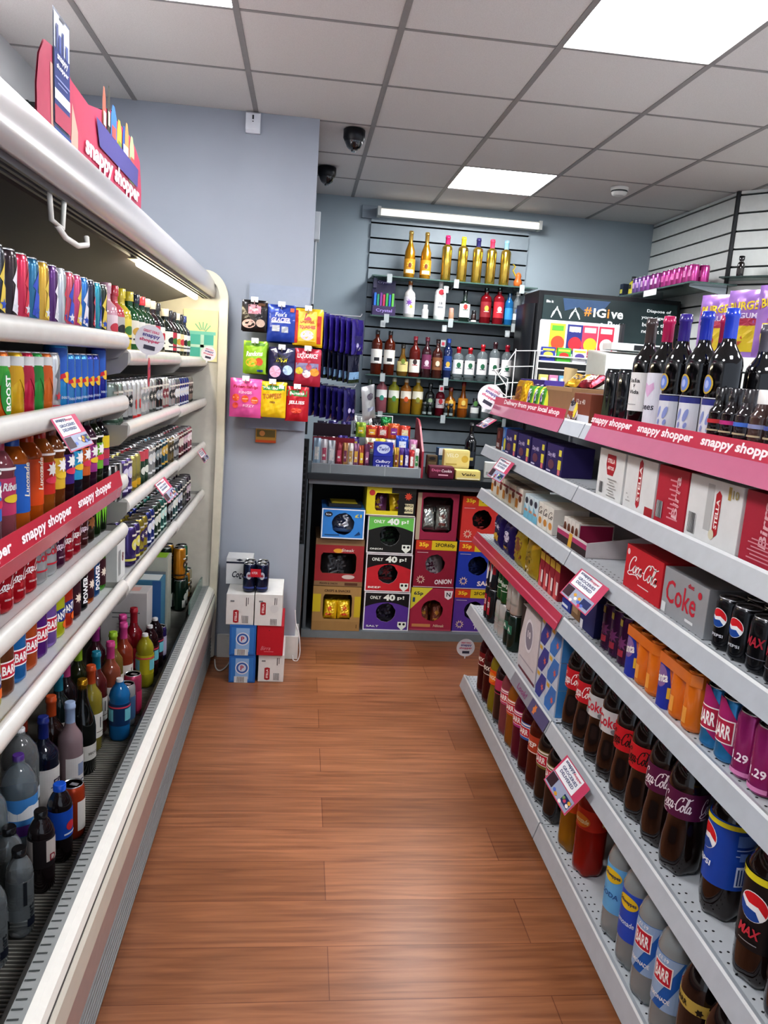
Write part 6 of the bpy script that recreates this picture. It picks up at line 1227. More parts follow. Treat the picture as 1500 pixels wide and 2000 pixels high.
beer(.138, .165, '#b7202f', [('front', P_text('Birra', -.02, .04, .05, .022, .01, .3), ink('#d9818a')), ('front', P_rect(-.03, .02, .02, .023), ink('#d9818a')), ('front', P_ell(-.005, .14, .003), ink('#7a1a22'))], -.11, 4.08, .1525, 'red beer carton in the middle of the right stack')
beer(.142, .17, '#d9d8d5', stella(.142, .17, True), -.125, 4.075, .319, 'white beer carton at the top of the right stack')
put(carton(.14, .13, .145, '#d2d3d4', [('front', P_text('Corona', .012, .055, .10, .035, .02, .2), ink('#1d2030')), ('front', P_rect(-.07, .115, .07, .125), ink('#22283a')), ('front', P_poly([(-.02, .135), (.0, .128), (.02, .135), (.0, .142)]), ink('#22283a')), ('front', P_rect(.0, .03, .012, .038), ink('#1d2030'))]), -.295, 4.165, .487, 0, label='small white beer carton with black script behind the can pack', cat='carton')
sk = [(P_rect(-.03, .075, .03, .085, 4), ink('#46507a')), (P_ell(0, .09, .014, .02), ink('#b9c0cc')), (P_star(.0, .09, .005, .012, 6), ink('#8a2a3c')), (P_rect(-.03, .02, .03, .03, 4), ink('#3a4a86'))]
o = put_pack(2, 2, .033, .15, '#1f2747', sk, -.20, 4.01, .4905, 0, 'pack of four dark blue tall cans on the beer cartons', None)
b = MB(); b.box(-.026, .028, -.0705, -.0695, .085, .128, M('#c02434', .4)); b.dec(P_text('4 FOR', -.004, .107, .03, .014), lambda u, v: (u, -.071, v), ink('#e9d0d4')); part('red_sticker', b, o)

# ------------------------------------------------------------------ crisp boxes under the counter
def hole_box(w, d, h, edge, facec, hole, art, open_top=False):
    """carton with a cut-out window in its front; hole: ('o', cx, cz, r) or ('r', x0, z0, x1, z1)"""
    b = MB(); m = card(edge); fm = card(facec); t = .004
    b.box(-w/2, w/2, -d/2+t, d/2, 0, t, m); b.box(-w/2, w/2, d/2-t, d/2, t, h, m)
    for s in (-1, 1): b.box(s*(w/2-t/2)-t/2, s*(w/2-t/2)+t/2, -d/2+t, d/2-t, t, h-t, m)
    b.box(-w/2, w/2, -d/2+t, d/2-t, h-t, h, m)
    per = []
    N = 32
    if hole[0] == 'o':
        _, cx, cz, r = hole
        H = [(cx+r*(1+.05*math.sin(7*a+1)*(i % 2))*math.cos(a), cz+r*(1+.05*math.cos(5*a)*(i % 2))*math.sin(a)) for i, a in enumerate([2*PI*k/N for k in range(N)])]
    else:
        _, x0, z0, x1, z1 = hole; cx, cz = (x0+x1)/2, (z0+z1)/2; H = []
        for k in range(N):
            a = 2*PI*k/N; c_, s_ = math.cos(a), math.sin(a); q = min((x1-x0)/2/max(1e-6, abs(c_)), (z1-z0)/2/max(1e-6, abs(s_)))
            H.append((cx+q*c_, cz+q*s_))
    O = []
    for (x, z) in H:
        dx, dz = x-cx, z-cz; q = 1e9
        if dx > 1e-9: q = min(q, (w/2-cx)/dx)
        if dx < -1e-9: q = min(q, (-w/2-cx)/dx)
        if dz > 1e-9: q = min(q, (h-cz)/dz)
        if dz < -1e-9: q = min(q, -cz/dz)
        O.append((cx+dx*q, cz+dz*q))
    cor = [(-w/2, 0), (w/2, 0), (w/2, h), (-w/2, h)]
    for c_ in cor:   # snap the nearest ray to each corner so the front stays rectangular
        i = min(range(N), key=lambda k: (O[k][0]-c_[0])**2+(O[k][1]-c_[1])**2); O[i] = c_
    V = [(x, -d/2, z) for x, z in H+O]
    b.add(V, [(i, N+i, N+(i+1) % N, (i+1) % N)[::-1] for i in range(N)], fm)
    b.add([(x, -d/2+t, z) for x, z in H+O], [(i, N+i, N+(i+1) % N, (i+1) % N) for i in range(N)], m)
    k = [0]
    for P, mm in art:
        o_ = .0006+.0003*k[0]; k[0] += 1
        b.dec(P, lambda u, v, o_=o_: (u, -d/2-o_, v), mm)
    return T('crisp_box', (None, b.mesh('crisp_box')))
CB = 'crisp boxes under the counter'
def frame(w, h, c, t=.008): return [(P_rect(-w/2, 0, w/2, t), ink(c)), (P_rect(-w/2, h-t, w/2, h), ink(c)), (P_rect(-w/2, 0, -w/2+t, h), ink(c)), (P_rect(w/2-t, 0, w/2, h), ink(c))]
def cbox(x, z, w, h, edge, fc, hole, art, label, y=4.69, d=.34, rz=0.): put(hole_box(w, d, h, edge, fc, hole, art), x, y+d/2, z, rz, label=label, cat='crisp box', group=CB)
def cbag(x, y, z, w, h, c, c2, label, rz=0., rx=-.3, seed=0, sil=False):
    put(bag(w, h, .07, c, [(P_star(0, h*.5, w*.12, w*.25, 8), ink(c2)), (P_rect(-w*.3, h*.15, w*.2, h*.25, 4, 2), ink(c2))], 300+seed, 'crisp_bag', mat=M(c, .22, metal=.75) if sil else M(c, .28, metal=.3, coat=.4)), x, y, z, rz, rx=rx, label=label, cat='crisp bag', group='crisp bags inside the boxes')
Y0 = 4.67
# left column
cbox(.272, .0508, .30, .285, '#8a6c46', '#a58453', ('r', -.085, .075, .095, .235), [(P_rect(-.15, .12, -.1, .235), ink('#c9b52e')), (P_rect(.11, .09, .15, .225), ink('#c2ac30')), (P_text('CRISPS & SNACKS', 0, .258, .16, .016), ink('#4a3524')), (P_rect(-.15, 0, .15, .06), card('#9a7a4c')), (P_text('1', .13, .03, h=.024), ink('#5a4328'))], 'brown crisp box with yellow bags spilling out, bottom left under the counter', Y0-.03)
for k, (x, y, z, a, w_) in enumerate(((.232, 4.645, .128, -.12, .085), (.322, 4.65, .128, .12, .085), (.277, 4.78, .06, .05, .17))): cbag(x, y, z, w_, .12 if k < 2 else .19, '#d8b21e', '#c8442e', f'yellow crisp bag poking out of the brown box, {["left", "right", "rear"][k]} one', a, -.35, k)
cbox(.274, .338, .30, .30, '#8f6f4c', '#9c2f34', ('r', -.115, .08, .105, .21), [(P_rect(-.15, .26, .15, .30), card('#8f7252')), (P_rect(-.15, .0, .15, .03), card('#8f7252')), (P_text('PRAWN & ONION', -.06, .015, .11, .012), ink('#4a3020')), (P_rect(.04, .005, .12, .022), ink('#5a3a28')), (P_ell(-.01, .225, .03, .014), ink('#d9a23a')), (P_text('Steak', .05, .23, .08, .02, .02, .2), ink('#d9c8c0')), (P_ell(.06, .06, .04, .014), ink('#c9b8b0'))], 'dark red crisp box with a wide window, middle left under the counter', Y0-.02)
cbag(.27, 4.78, .36, .20, .18, '#3c3a3c', '#57565a', 'dark crisp bag inside the wide window box', .1, -.2, 5)
cbox(.281, .647, .262, .185, '#2c64a0', '#3a86cf', ('o', .0, .092, .068), frame(.262, .185, '#e6ecf2', .007) + [(P_text('£1', .09, .145, .04, .02), ink('#e3d03a')), (P_ell(-.09, .15, .024, .016), ink('#2a2e3a')), (P_text('Ice', -.09, .15, .03, .012), ink('#dfe6ee')), (P_rect(-.11, .02, -.02, .026), ink('#24527e')), (P_poly([(.07, .02), (.1, .05), (.11, .03)]), ink('#1f4672'))], 'bright blue crisp box with round window, top left under the counter', Y0-.05, .30)
cbag(.28, 4.72, .67, .15, .14, '#c9ccd2', '#26355c', 'silver and blue crisp bag in the bright blue box', -.2, -.2, 6, True)
put(carton(.2, .2, .02, '#20242a', [('top', P_rect(-.08, -.08, .08, .08), ink('#b9a836'))]), .285, 4.77, .8335, .05, label='flattened black and yellow crisp carton lying on the bright blue box', cat='carton')
# second column
def forty(x, z, h, top, bot, lab, words, y=Y0):
    w = .292; a = [(P_wave(-w/2, w/2, lambda t: h*.72-.03+.035*math.sin(PI*t), lambda t: h, 12), ink(top))] + frame(w, h, '#e4e2e4', .007)
    tc = ink('#ecf2e8')
    a += [(P_text('ONLY', -.075, h-.036, .07, .022, .03), tc), (P_text('40', .012, h-.034, .075, .042, .05), tc), (P_text('p!', .085, h-.036, .045, .03, .03), tc)]
    a += [(P_text(words, -.085, .028, .08, .012, .02), tc)]
    a += [(P_poly([(.075, .06), (.13, .06), (.13, .03), (.102, .005), (.075, .03)]), tc), (P_ell(.09, .045, .008), ink('#1a1a1c')), (P_ell(.115, .045, .008), ink('#1a1a1c'))]
    cbox(x, z, w, h, '#d8d6d8', bot, ('o', -.005, h*.47, .062), a, lab, y)
forty(.592, .0508, .252, '#17171b', '#5c3a94', 'purple and black crisp box with a white price, bottom of the second column', 'SALT')
forty(.588, .306, .245, '#191416', '#c12a35', 'bright red and black crisp box with a white price in the second column', 'BEEF')
forty(.584, .554, .238, '#6fbf5a', '#1c1f1e', 'green topped black crisp box with a white price in the second column', 'ONION')
for k, z in enumerate((.08, .33, .58)): cbag(.585, 4.79, z, .18, .17, ['#2c2436', '#241c20', '#1d2420'][k], ['#4a4158', '#8a2a30', '#2f4a34'][k], f'dark crisp bag inside the {["purple and black", "bright red", "green topped"][k]} box', .2*k-.2, -.15, 10+k)
cbox(.572, .796, .305, .178, '#c9bd3a', '#d8c92f', ('r', -.10, .03, .085, .14), [(P_rect(.045, 0, .1525, .178), ink('#1d1c1a')), (P_rect(.0, .142, .1525, .178), ink('#2a2822')), (P_ell(-.12, .14, .018), ink('#b83a3a')), (P_star(.105, .125, .015, .026, 9), ink('#c04a34')), (P_rect(.085, .02, .14, .08), ink('#d8d0a8')), (P_text('BIG', .11, .068, .05, .016), ink('#1d1c1a')), (P_text('BAG', .11, .038, .05, .016), ink('#1d1c1a')), (P_rect(-.1525, 0, .1525, .006), ink('#e9e4d0'))], 'yellow and black crisp box with a wide window, top of the second column', Y0-.01, .3)
cbag(.628, 4.76, .802, .11, .13, '#d6b61f', '#8a4a7a', 'yellow crisp bag in the yellow and black box', .4, -.25, 14); cbag(.503, 4.76, .802, .10, .13, '#6a3a6a', '#d6b61f', 'purple crisp bag in the yellow and black box', -.3, -.25, 15)
# third and fourth columns
def deal(x, z, h, fc, lab, word, w=.262, strip=True, y=Y0+.02):
    a = [(P_rect(-w/2, h*.80, -.005, h), ink('#c9452a')), (P_rect(-.03, h*.80, w/2, h), ink('#d8bf2e')), (P_text('35p', -.08, h*.9, .06, h*.11, .04), ink('#f0cf3a')), (P_text('2FOR60p', .055, h*.9, .125, h*.10, .02), ink('#26241c'))] if strip else []
    a += [(P_rect(-w/2, 0, w/2, .005), ink('#d9c9cc')), (P_star(-.085, .05, .017, .03, 10), ink('#e0c4b0')), (P_star(-.085, .05, .01, .02, 8), ink(fc)), (P_text(word, .06, .04, .11, .032, .035, .1, .08), ink('#efe4e6')), (P_rect(-.12, h*.74, -.05, h*.75), ink('#d9c9cc'))]
    cbox(x, z, w, h, fc, fc, ('o', .0, h*.5, .062), a, lab, y)
cbox(.882, .0508, .275, .285, '#9c2840', '#a8304a', ('o', .005, .135, .07), [(P_poly([(-.1375, .285), (.0, .285), (-.1375, .14)]), ink('#d8cf46')), (P_text('65p', -.09, .245, .06, .03, .03), ink('#23324a')), (P_rect(-.125, .19, -.11, .22), ink('#2f4a6a')), (P_poly([(.075, .27), (.13, .27), (.125, .225), (.103, .21), (.08, .225)]), ink('#e9e2e4')), (P_text('N', .103, .245, h=.028), ink('#33363f')), (P_rect(-.12, .025, .0, .045), ink('#c98a5a')), (P_text('Niknak', .055, .035, .07, .018, .02, .2), ink('#e0c0a8')), (P_rect(-.1375, .003, .1375, .01), ink('#c05a6a'))], 'dark pink crisp box with a yellow corner price, bottom of the third column', Y0+.02)
for k, (x, a) in enumerate(((.845, .1), (.93, -.1), (.885, 0))): cbag(x, 4.75+.1*(k == 2), .075, (.08, .08, .17)[k], (.15, .15, .2)[k], '#8a4a34', '#d89a3a', f'brown and orange crisp bag in the yellow cornered box, {["left", "right", "rear"][k]} one', a, -.3, 20+k)
deal(.882, .34, .305, '#8e2038', 'maroon crisp box with a yellow and red offer strip in the third column', 'ONION')
cbag(.875, 4.79, .37, .16, .17, '#d0c4c8', '#6a2a4a', 'white and maroon crisp bag in the maroon offer box', .1, -.15, 24)
cbox(.872, .648, .262, .30, '#8f2440', '#962a48', ('r', -.095, .05, .095, .275), [(P_rect(-.131, .0, -.105, .3), ink('#b0a08a'))], 'maroon crisp box full of silver bags, top of the third column', Y0+.02)
for k, (x, z, a) in enumerate(((.825, .705, .1), (.92, .705, -.1), (.87, .66, .0))): cbag(x, 4.745+.1*(k == 2), z, (.09, .09, .2)[k], (.15, .16, .22)[k], '#b9bbb6', '#77413c' if k == 1 else '#8e938c', f'silver crisp bag in the maroon box, {["left", "right", "rear"][k]} one', a, -.3, 30+k, True)
deal(1.158, .0508, .285, '#5f3c96', 'purple crisp box with an offer strip, bottom of the fourth column', 'TANG'); deal(1.158, .34, .305, '#2740a8', 'royal blue crisp box with an offer strip in the fourth column', 'SALT'); deal(1.158, .648, .29, '#c53a34', 'orange red crisp box with an offer strip, top of the fourth column', 'BACON')
for k, z in enumerate((.08, .38, .69)): cbag(1.155, 4.79, z, .16, .16, ['#2a2038', '#1f2a5a', '#2c2022'][k], ['#5a4a78', '#3a4a8a', '#a83a3a'][k], f'dark crisp bag inside the {["purple", "royal blue", "orange red"][k]} offer box', .1*k, -.15, 40+k)

# ------------------------------------------------------------------ sweet stand on the counter
CT = 1.0465
o = thing('confectionery_stand', 'stepped grey and red counter stand full of chocolate bars', 'display stand', (.41, 4.62, CT))
gy = M('#7f8589', .4)
b = MB(); b.prism([(.0, .0), (.0, .055), (.006, .058), (.016, .02), (.12, .03), (.12, .12), (.24, .13), (.24, .20), (.38, .21), (.38, 0)], 'x', -.335, .325, gy); part('stepped_tray', b, o)
b = MB()
for x in (-.335, -.225, .105, .32): b.box(x-.002, x+.002, -.001, .1, .0, .06, M('#9ea4a8', .4))
part('divider', b, o)
red_ = M('#8e2032', .4)
b = MB(); b.prism([(-.0, .02), (.02, .16), (.10, .22), (.2, .30), (.28, .335), (.38, .34), (.38, .0), (.0, .0)], 'x', .326, .338, red_); part('curved_side', b, o)
b = MB(); b.box(-.335, -.08, .122, .128, .12, .205, red_); b.box(-.335, -.1, .242, .25, .2, .28, M('#2a1622', .5)); part('red_riser', b, o)
def choc(w, h, c, art, seed, d=.02): return bag(w, h, d, c, art, seed, 'chocolate_bar', mat=M(c, .28, metal=.25, coat=.4))
def tier(y, z, spec, where, tilt=-.12, h=.15):
    row = Row(where, 'the left', 'sweet', 'sweets '+where)
    for k, (x, w, c, c2, nm, hh) in enumerate(spec):
        t = choc(w, hh, c, [(P_rect(-w*.3, hh*.25, w*.3, hh*.7, 3, 5), ink(c2)), (P_rect(-w*.2, hh*.38, w*.15, hh*.46, 3, 1), ink('#efe8e2'))], 400+k)
        for j in range(2):
            row.add(('front ' if j == 0 else 'rear ')+nm, t, x, y+.03*j, z-.0*j, rad((k*37) % 13-6), rx=tilt)
    row.done()
tier(4.665, CT+.031, [(.10, .045, '#9fb4c4', '#d9dcd6', 'pale blue and white bar', .17), (.145, .042, '#d3cfd2', '#b8506a', 'white and pink bar', .165), (.19, .045, '#b9bdc2', '#e9e6e4', 'silver white bar', .16), (.235, .04, '#8e2a3a', '#c9506a', 'dark red bar', .15), (.272, .032, '#b88a5a', '#7a3a5a', 'tan bar', .15), (.305, .032, '#d8d2cc', '#b8954a', 'white topped bar', .15), (.338, .034, '#8a5a7a', '#d8a84a', 'mauve bar', .15), (.372, .032, '#b2543a', '#e0c03a', 'orange red bar', .14), (.405, .034, '#6a3458', '#a86a8a', 'plum bar', .15)], 'in the left front tray of the sweet stand')
tier(4.665, CT+.031, [(.585, .03, '#c9a23a', '#8a4a2a', 'gold bar', .14), (.617, .03, '#5a3a86', '#d8b23a', 'violet and gold bar', .14), (.649, .032, '#3a2a7a', '#c9c4da', 'indigo bar', .14), (.681, .03, '#c43a3a', '#efe8e4', 'red and white bar', .13), (.711, .03, '#e3e3e0', '#3a8a4a', 'white and green bar', .14)], 'in the right front tray of the sweet stand')
put(carton(.12, .06, .085, '#26308e', [('front', P_text('Cadbury', 0, .055, .09, .022, .02, .2), ink('#e6e8f4')), ('front', P_text('FLAKE', 0, .028, .08, .018, .02), ink('#cfd4ee'))], 'chocolate_box'), .50, 4.655, CT+.031, 0, label='blue chocolate box low in the middle of the sweet stand', cat='box')
put(carton(.115, .05, .085, '#2c38a0', [('front', P_ell(0, .045, .04, .028), ink('#c9d2ea')), ('front', P_text('Twirl', 0, .045, .06, .024, .02, .2), ink('#2a3490'))], 'chocolate_box'), .50, 4.665, CT+.117, 0, label='second blue chocolate box stacked on the first in the sweet stand', cat='box')
tier(4.77, CT+.125, [(.43, .06, '#d9d2b8', '#a83a3a', 'cream packet', .085), (.495, .06, '#e0c84a', '#6a8a3a', 'yellow packet', .085), (.56, .06, '#d6d0ca', '#c94a3a', 'white and red packet', .08), (.63, .075, '#2a52b8', '#dfe6f0', 'bright blue packet', .11), (.70, .05, '#c98ab0', '#e9e2d8', 'pink packet', .09)], 'on the middle step of the sweet stand')
tier(4.77, CT+.125, [(.13, .06, '#3a1a22', '#5c2030', 'dark maroon packet', .08), (.195, .06, '#451c26', '#6a2434', 'deep maroon packet', .08), (.26, .06, '#3f2a78', '#5a4a9c', 'purple packet', .09), (.33, .06, '#382468', '#c9b84a', 'dark purple packet', .085)], 'on the left middle step of the sweet stand')
tier(4.885, CT+.205, [(.375, .06, '#8fae3a', '#e0cf3a', 'green packet', .09), (.445, .07, '#c4452a', '#e8b03a', 'orange red packet', .075), (.515, .07, '#b8302c', '#e6d2c8', 'red packet', .075), (.585, .07, '#d0602e', '#8a3a8a', 'orange and purple packet', .095), (.655, .07, '#c8412e', '#e8d8a8', 'scarlet packet', .085)], 'on the top step of the sweet stand')
tier(4.885, CT+.205, [(.13, .06, '#1c1830', '#2a2450', 'very dark packet', .085), (.2, .06, '#2c2360', '#3f3690', 'navy purple packet', .09), (.28, .06, '#33286a', '#50449c', 'dim purple packet', .09)], 'on the left top step of the sweet stand')
for k, (x, c, c2, nm) in enumerate(((.36, '#c9ccc8', '#2a2c30', 'black and white'), (.43, '#d8d9d6', '#3a8a4a', 'white and green'), (.49, '#2a2a2c', '#c9c9c6', 'black'), (.55, '#2c7a44', '#d8a84a', 'green and gold'))):
    put(bag(.08, .15, .03, c, [(P_star(0, .085, .012, .03, 8), ink(c2)), (P_rect(-.02, .03, .025, .05, 3, 2), ink(c2))], 440+k, 'sweet_bag'), x, 5.015, CT+.18, rad(8*k-10), rx=-.1, label=f'{nm} sweet bag hanging behind the counter stand', cat='sweet bag', group='sweet bags behind the counter stand')
o = thing('bag_hanger', 'small wire hanger behind the counter sweet stand', 'rack', (.45, 5.06, CT)); b = MB(); b.tube([(-.14, 0, 0), (-.14, 0, .335), (.14, 0, .335), (.14, 0, 0)], .004, wm, 6); part('wire', b, o)
# right of the stand
put(carton(.155, .09, .075, '#5c1630', [('front', P_text('Dojo', -.035, .05, .055, .02, .02), ink('#d97a9c')), ('front', P_text('Cookie', .03, .05, .065, .018, .02), ink('#f0e2e6')), ('front', P_rect(-.02, .02, .04, .028), ink('#d9a8b4'))], 'box', .012), .865, 4.67, CT+.001, 0, label='dark red packet with white writing on the counter edge', cat='box')
put(carton(.155, .09, .06, '#d9c77a', [('front', P_text('Velo', 0, .035, .09, .016, .02, .2), ink('#3a3020')), ('front', P_rect(-.07, .005, .07, .014), ink('#e9e0b8'))], 'box', .012), 1.03, 4.665, CT+.001, 0, label='flat cream yellow packet on the counter edge', cat='box')
put(carton(.165, .08, .055, '#c9a36a', [('front', P_rect(-.07, .01, .06, .03), ink('#b8864a'))], 'box', .012), .975, 4.775, CT+.001, 0, label='tan packet under the big cream box on the counter', cat='box')
put(carton(.165, .08, .115, '#dccb86', [('front', P_text('VELO', -.03, .08, .075, .024, .02), ink('#efe9cc')), ('front', P_ell(.05, .06, .022), ink('#c9a94a')), ('front', P_rect(-.07, .02, .0, .03), ink('#b9a052'))], 'box', .015), .975, 4.775, CT+.057, 0, label='big cream yellow box stacked on the counter right of the stand', cat='box')
put(carton(.07, .05, .12, '#5a4a34', [('front', P_rect(-.025, .03, .025, .08), ink('#8a7a5a')), ('front', P_ell(0, .1, .02, .01), ink('#2a2a2a'))], 'box', .01), .835, 4.85, CT+.001, 0, label='small brown jar shaped pack behind the dark red packet', cat='box')
put(carton(.10, .07, .165, '#35587c', [('front', P_rect(-.05, .12, .05, .165), ink('#c9ccd0')), ('front', P_rect(-.045, .02, .0, .09), ink('#7fa0a8'))], 'box', .006), .925, 4.90, CT+.001, .1, label='blue and white box at the back of the counter', cat='box')
put(wine(dark('#0d0f14'), '#16181d', '#2a2e38', [(P_rect(-.018, .09, .018, .11), ink('#c9b46a'))], h=.33), 1.10, 4.95, CT+.001, 0, label='black bottle standing at the back of the counter', cat='bottle')
put(carton(.14, .06, .10, '#c9cbc8', [('front', P_rect(-.06, .02, .03, .04), ink('#9a9d9a')), ('front', P_ell(.03, .07, .03, .016), ink('#5a5c60'))], 'box', .006), 1.24, 4.80, CT+.001, -.15, label='pale box on the counter half hidden by the right shelving', cat='box')

# ------------------------------------------------------------------ spirits on the back wall
BW = 5.93
def spirits(z, where, spec, group):
    row = Row(where, 'the left', 'bottle', group)
    for nm, x, t in spec: row.add(nm, t, x, BW-.02, z+.0008, 0)
    row.done()
goldm = M('#c9a94a', .18, metal=.9, coat=.4); 
gmod = lambda a, z: 1+.035*math.sin(9*a+70*z)
def ace(c): return bottle('spirit_bottle', [(.033, 0), (.037, .008), (.037, .235), (.033, .25), (.0165, .262), (.0145, .285)], goldm, (.0175, .262, .326), c, None, (), 36, gmod, lid='stopper')
def gin(): return bottle('spirit_bottle', [(.036, 0), (.041, .01), (.04, .14), (.037, .19), (.022, .235), (.0145, .26), (.014, .33)], M('#b9841c', .2, metal=.6, coat=.5), (.0155, .26, .335), '#c9a24a', (.0415, .03, .135, '#c98f24', 2.6), [(P_rect(-.03, .035, .03, .06, 4), ink('#e6dcc0')), (P_star(0, .095, .014, .026, 7), ink('#e8d05a')), (P_ell(0, .09, .012, .018), ink('#7a3a1c'))], 24, capmat=M('#c9a65a', .2, metal=.8), lid='foil_cap')
spirits(SH[0], 'on the top glass shelf', [('amber gold bottle with cream label', .735, gin()), ('amber gold bottle with cream label', .855, gin()), ('tall gold bottle with pink cap', 1.01, ace('#c02a62')), ('tall gold bottle with yellow cap', 1.13, ace('#d9c22e')), ('tall gold bottle with navy cap', 1.242, ace('#2a2558')), ('tall gold bottle with coral cap', 1.347, ace('#d0405c')), ('tall gold bottle with pale blue cap', 1.455, ace('#8ab4c9'))], 'gold bottles on the top glass shelf')
o = thing('figurine', 'small gold and orange ornament at the right end of the top shelf', 'ornament', (1.57, BW, SH[0]+.0008))
b = MB(); b.lathe([(.02, 0), (.03, .01), (.034, .04), (.02, .065), (.024, .08), (.018, .10), (.004, .11)], M('#b8622a', .3), 14); part('body', b, o)
b = MB(); b.tube([(-.02, 0, .08), (-.045, 0, .12), (-.03, 0, .15), (-.05, -.005, .165)], .006, M('#d0b43a', .3, metal=.6)); part('arm', b, o)
# second shelf
S2 = SH[1]
o = thing('vape_display', 'small purple and green stand of coloured vapes at the left of the second glass shelf', 'display stand', (.565, BW, S2+.0008))
b = MB(); b.box(-.085, .085, -.06, .06, 0, .07, M('#3a2c52', .4)); b.box(-.085, .085, .03, .06, .07, .262, M('#4a4468', .4)); b.box(-.085, -.06, -.02, .06, .2, .268, M('#5f5c78', .4)); part('case', b, o)
c = MB(); f = lambda u, v: (u, .0285, v); c.dec(P_ell(-.0, .245, .075, .018), f, ink('#3b3562')); c.dec(P_text('Crystal', 0, .245, .10, .02), lambda u, v: (u, .0278, v), ink('#b9b4d8')); c.dec(P_text('Crystal', 0, .035, .12, .028), lambda u, v: (u, -.0608, v), ink('#9a86c4'))
for k in range(7): c.box(-.075+.022*k, -.059+.022*k, -.03, .02, .07, .165-.01*(k % 2), M(['#2f6fc4', '#2a8a6a', '#7a3a8a', '#b83a5a', '#3a9a4a', '#2f5aa8', '#5fae4a'][k], .3))
part('print', c, o)
cl = M('#cdd6d8', .06, trans=.8, ior=1.2, noise=0)
lbl = lambda c, c2: [(P_ell(0, .11, .016, .02), ink(c)), (P_rect(-.02, .085, .02, .09), ink(c2))]
spirits(S2, 'on the second glass shelf', [('purple and yellow printed bottle', .755, spirit(M('#c9c4c0', .2), '#9a5a2a', '#d8d2d8', [(P_star(-.005, .11, .012, .03, 7), ink('#7a4a9c')), (P_star(.01, .08, .008, .02, 6), ink('#d9c43a'))], .265, .042, 'round', (.03, .16), 3)), ('little white bottle', .878, spirit(M('#d8d9d8', .3), '#e9e9e8', '#e6e6e6', [], .105, .025, 'round', (.02, .06))), ('white bottle with black top mark', .985, spirit(M('#e1e1de', .25), '#e6e4e2', '#ecebe8', [(P_text('18', 0, .12, .025, .02), ink('#3a3c40')), (P_rect(-.02, .085, .02, .1), ink('#8e9092')), (P_ell(0, .2, .02), ink('#b8303c'))], .285, .042, 'tall', (.03, .18), 3)), ('tiny peach bottle', 1.078, spirit(liquid('#d8a88a'), '#c98a7a', '#e6d8c8', [], .095, .02, 'round', (.02, .05))), ('green bottle with white and red label', 1.175, spirit(dark('#1a2a22'), '#14161a', '#e6e6e0', lbl('#b83a34', '#2a5a3a'), .23, .041, 'squat', (.04, .16), 2.6)), ('tiny dark bottle with white label', 1.25, spirit(dark('#2a1c1a'), '#1a1a1c', '#e6e2da', [], .09, .02, 'round', (.02, .06))), ('cherry red liqueur bottle with black cap', 1.335, spirit(liquid('#8e1c26'), '#17171a', '#8a2a30', lbl('#d9b24a', '#d9d2c4'), .26, .042, 'tall', (.05, .17))), ('scarlet liqueur bottle with black cap', 1.435, spirit(liquid('#9c2430'), '#17171a', '#b8323c', lbl('#e6dccc', '#d9d2c4'), .27, .042, 'tall', (.05, .17))), ('bright blue bottle', 1.515, spirit(liquid('#2a78b4'), '#1a3a5a', '#3a8ac4', [], .235, .032, 'tall', (.05, .15))), ('clear bottle with blue mark', 1.578, spirit(cl, '#d8d8d4', '#dfe3e6', lbl('#2a4a8a', '#8a8e94'), .25, .03, 'tall', (.05, .1)))], 'bottles on the second glass shelf')
spirits(S2+.0, 'at the right end of the second glass shelf', [('clear bottle with yellow label', 1.642, spirit(cl, '#d9d9d2', '#c9cf4a', [], .25, .028, 'tall', (.12, .16)))], 'bottles on the second glass shelf')
jd = lambda: spirit(liquid('#6a2a16'), '#16161a', '#e3dfd6', [(P_rect(-.02, .1, .02, .125), ink('#26262a')), (P_text('N7', 0, .08, .02, .012), ink('#3a3a3a'))], .325, .041, 'tall', (.07, .16), 3)
vod = lambda c='#b8242e', h=.275: spirit(cl, c, '#e9e6e4', lbl('#2a6a4a', '#3a3c40'), h, .04, 'tall', (.05, .17), 2.6, cap_h=.05)
spirits(SH[2], 'on the third glass shelf', [('brown bourbon bottle with white label', .535, jd()), ('brown bourbon bottle with white label', .632, jd()), ('squat amber bottle with cream label', .735, spirit(liquid('#8a6426'), '#26221c', '#d8c98a', lbl('#7a8a3a', '#5a4a2a'), .235, .043, 'pear', (.04, .13))), ('red brown bottle with white label', .825, spirit(liquid('#7a2a22'), '#7a1a2a', '#e6e0d6', lbl('#3a2a2a', '#b8303a'), .30, .042, 'round', (.03, .12))), ('dark red bottle with purple label', .915, spirit(dark('#3a1a20'), '#5a1a2a', '#7a3a5a', lbl('#d8c8cc', '#d8c8cc'), .30, .038, 'round', (.06, .16))), ('tall maroon bottle with paper tag', .998, spirit(dark('#4a2018'), '#2a1a1a', '#8a5a3a', lbl('#e0d2b8', '#3a2a22'), .29, .04, 'round', (.06, .15))), ('navy blue bottle', 1.078, spirit(dark('#1c2a52'), '#2a4a9a', '#2c4a8a', lbl('#c9a84a', '#d8dce6'), .30, .034, 'tall', (.06, .16))), ('clear vodka bottle with red cap', 1.16, vod(h=.245)), ('clear vodka bottle with red cap', 1.25, vod(h=.245)), ('clear vodka bottle with red cap', 1.345, vod()), ('clear vodka bottle with dark cap', 1.44, vod('#4a2a30', .30)), ('clear pink labelled bottle with red cap', 1.535, vod('#b8243a', .285)), ('clear bottle with dark red cap', 1.625, vod('#8e1c2e', .30))], 'spirits on the third glass shelf')
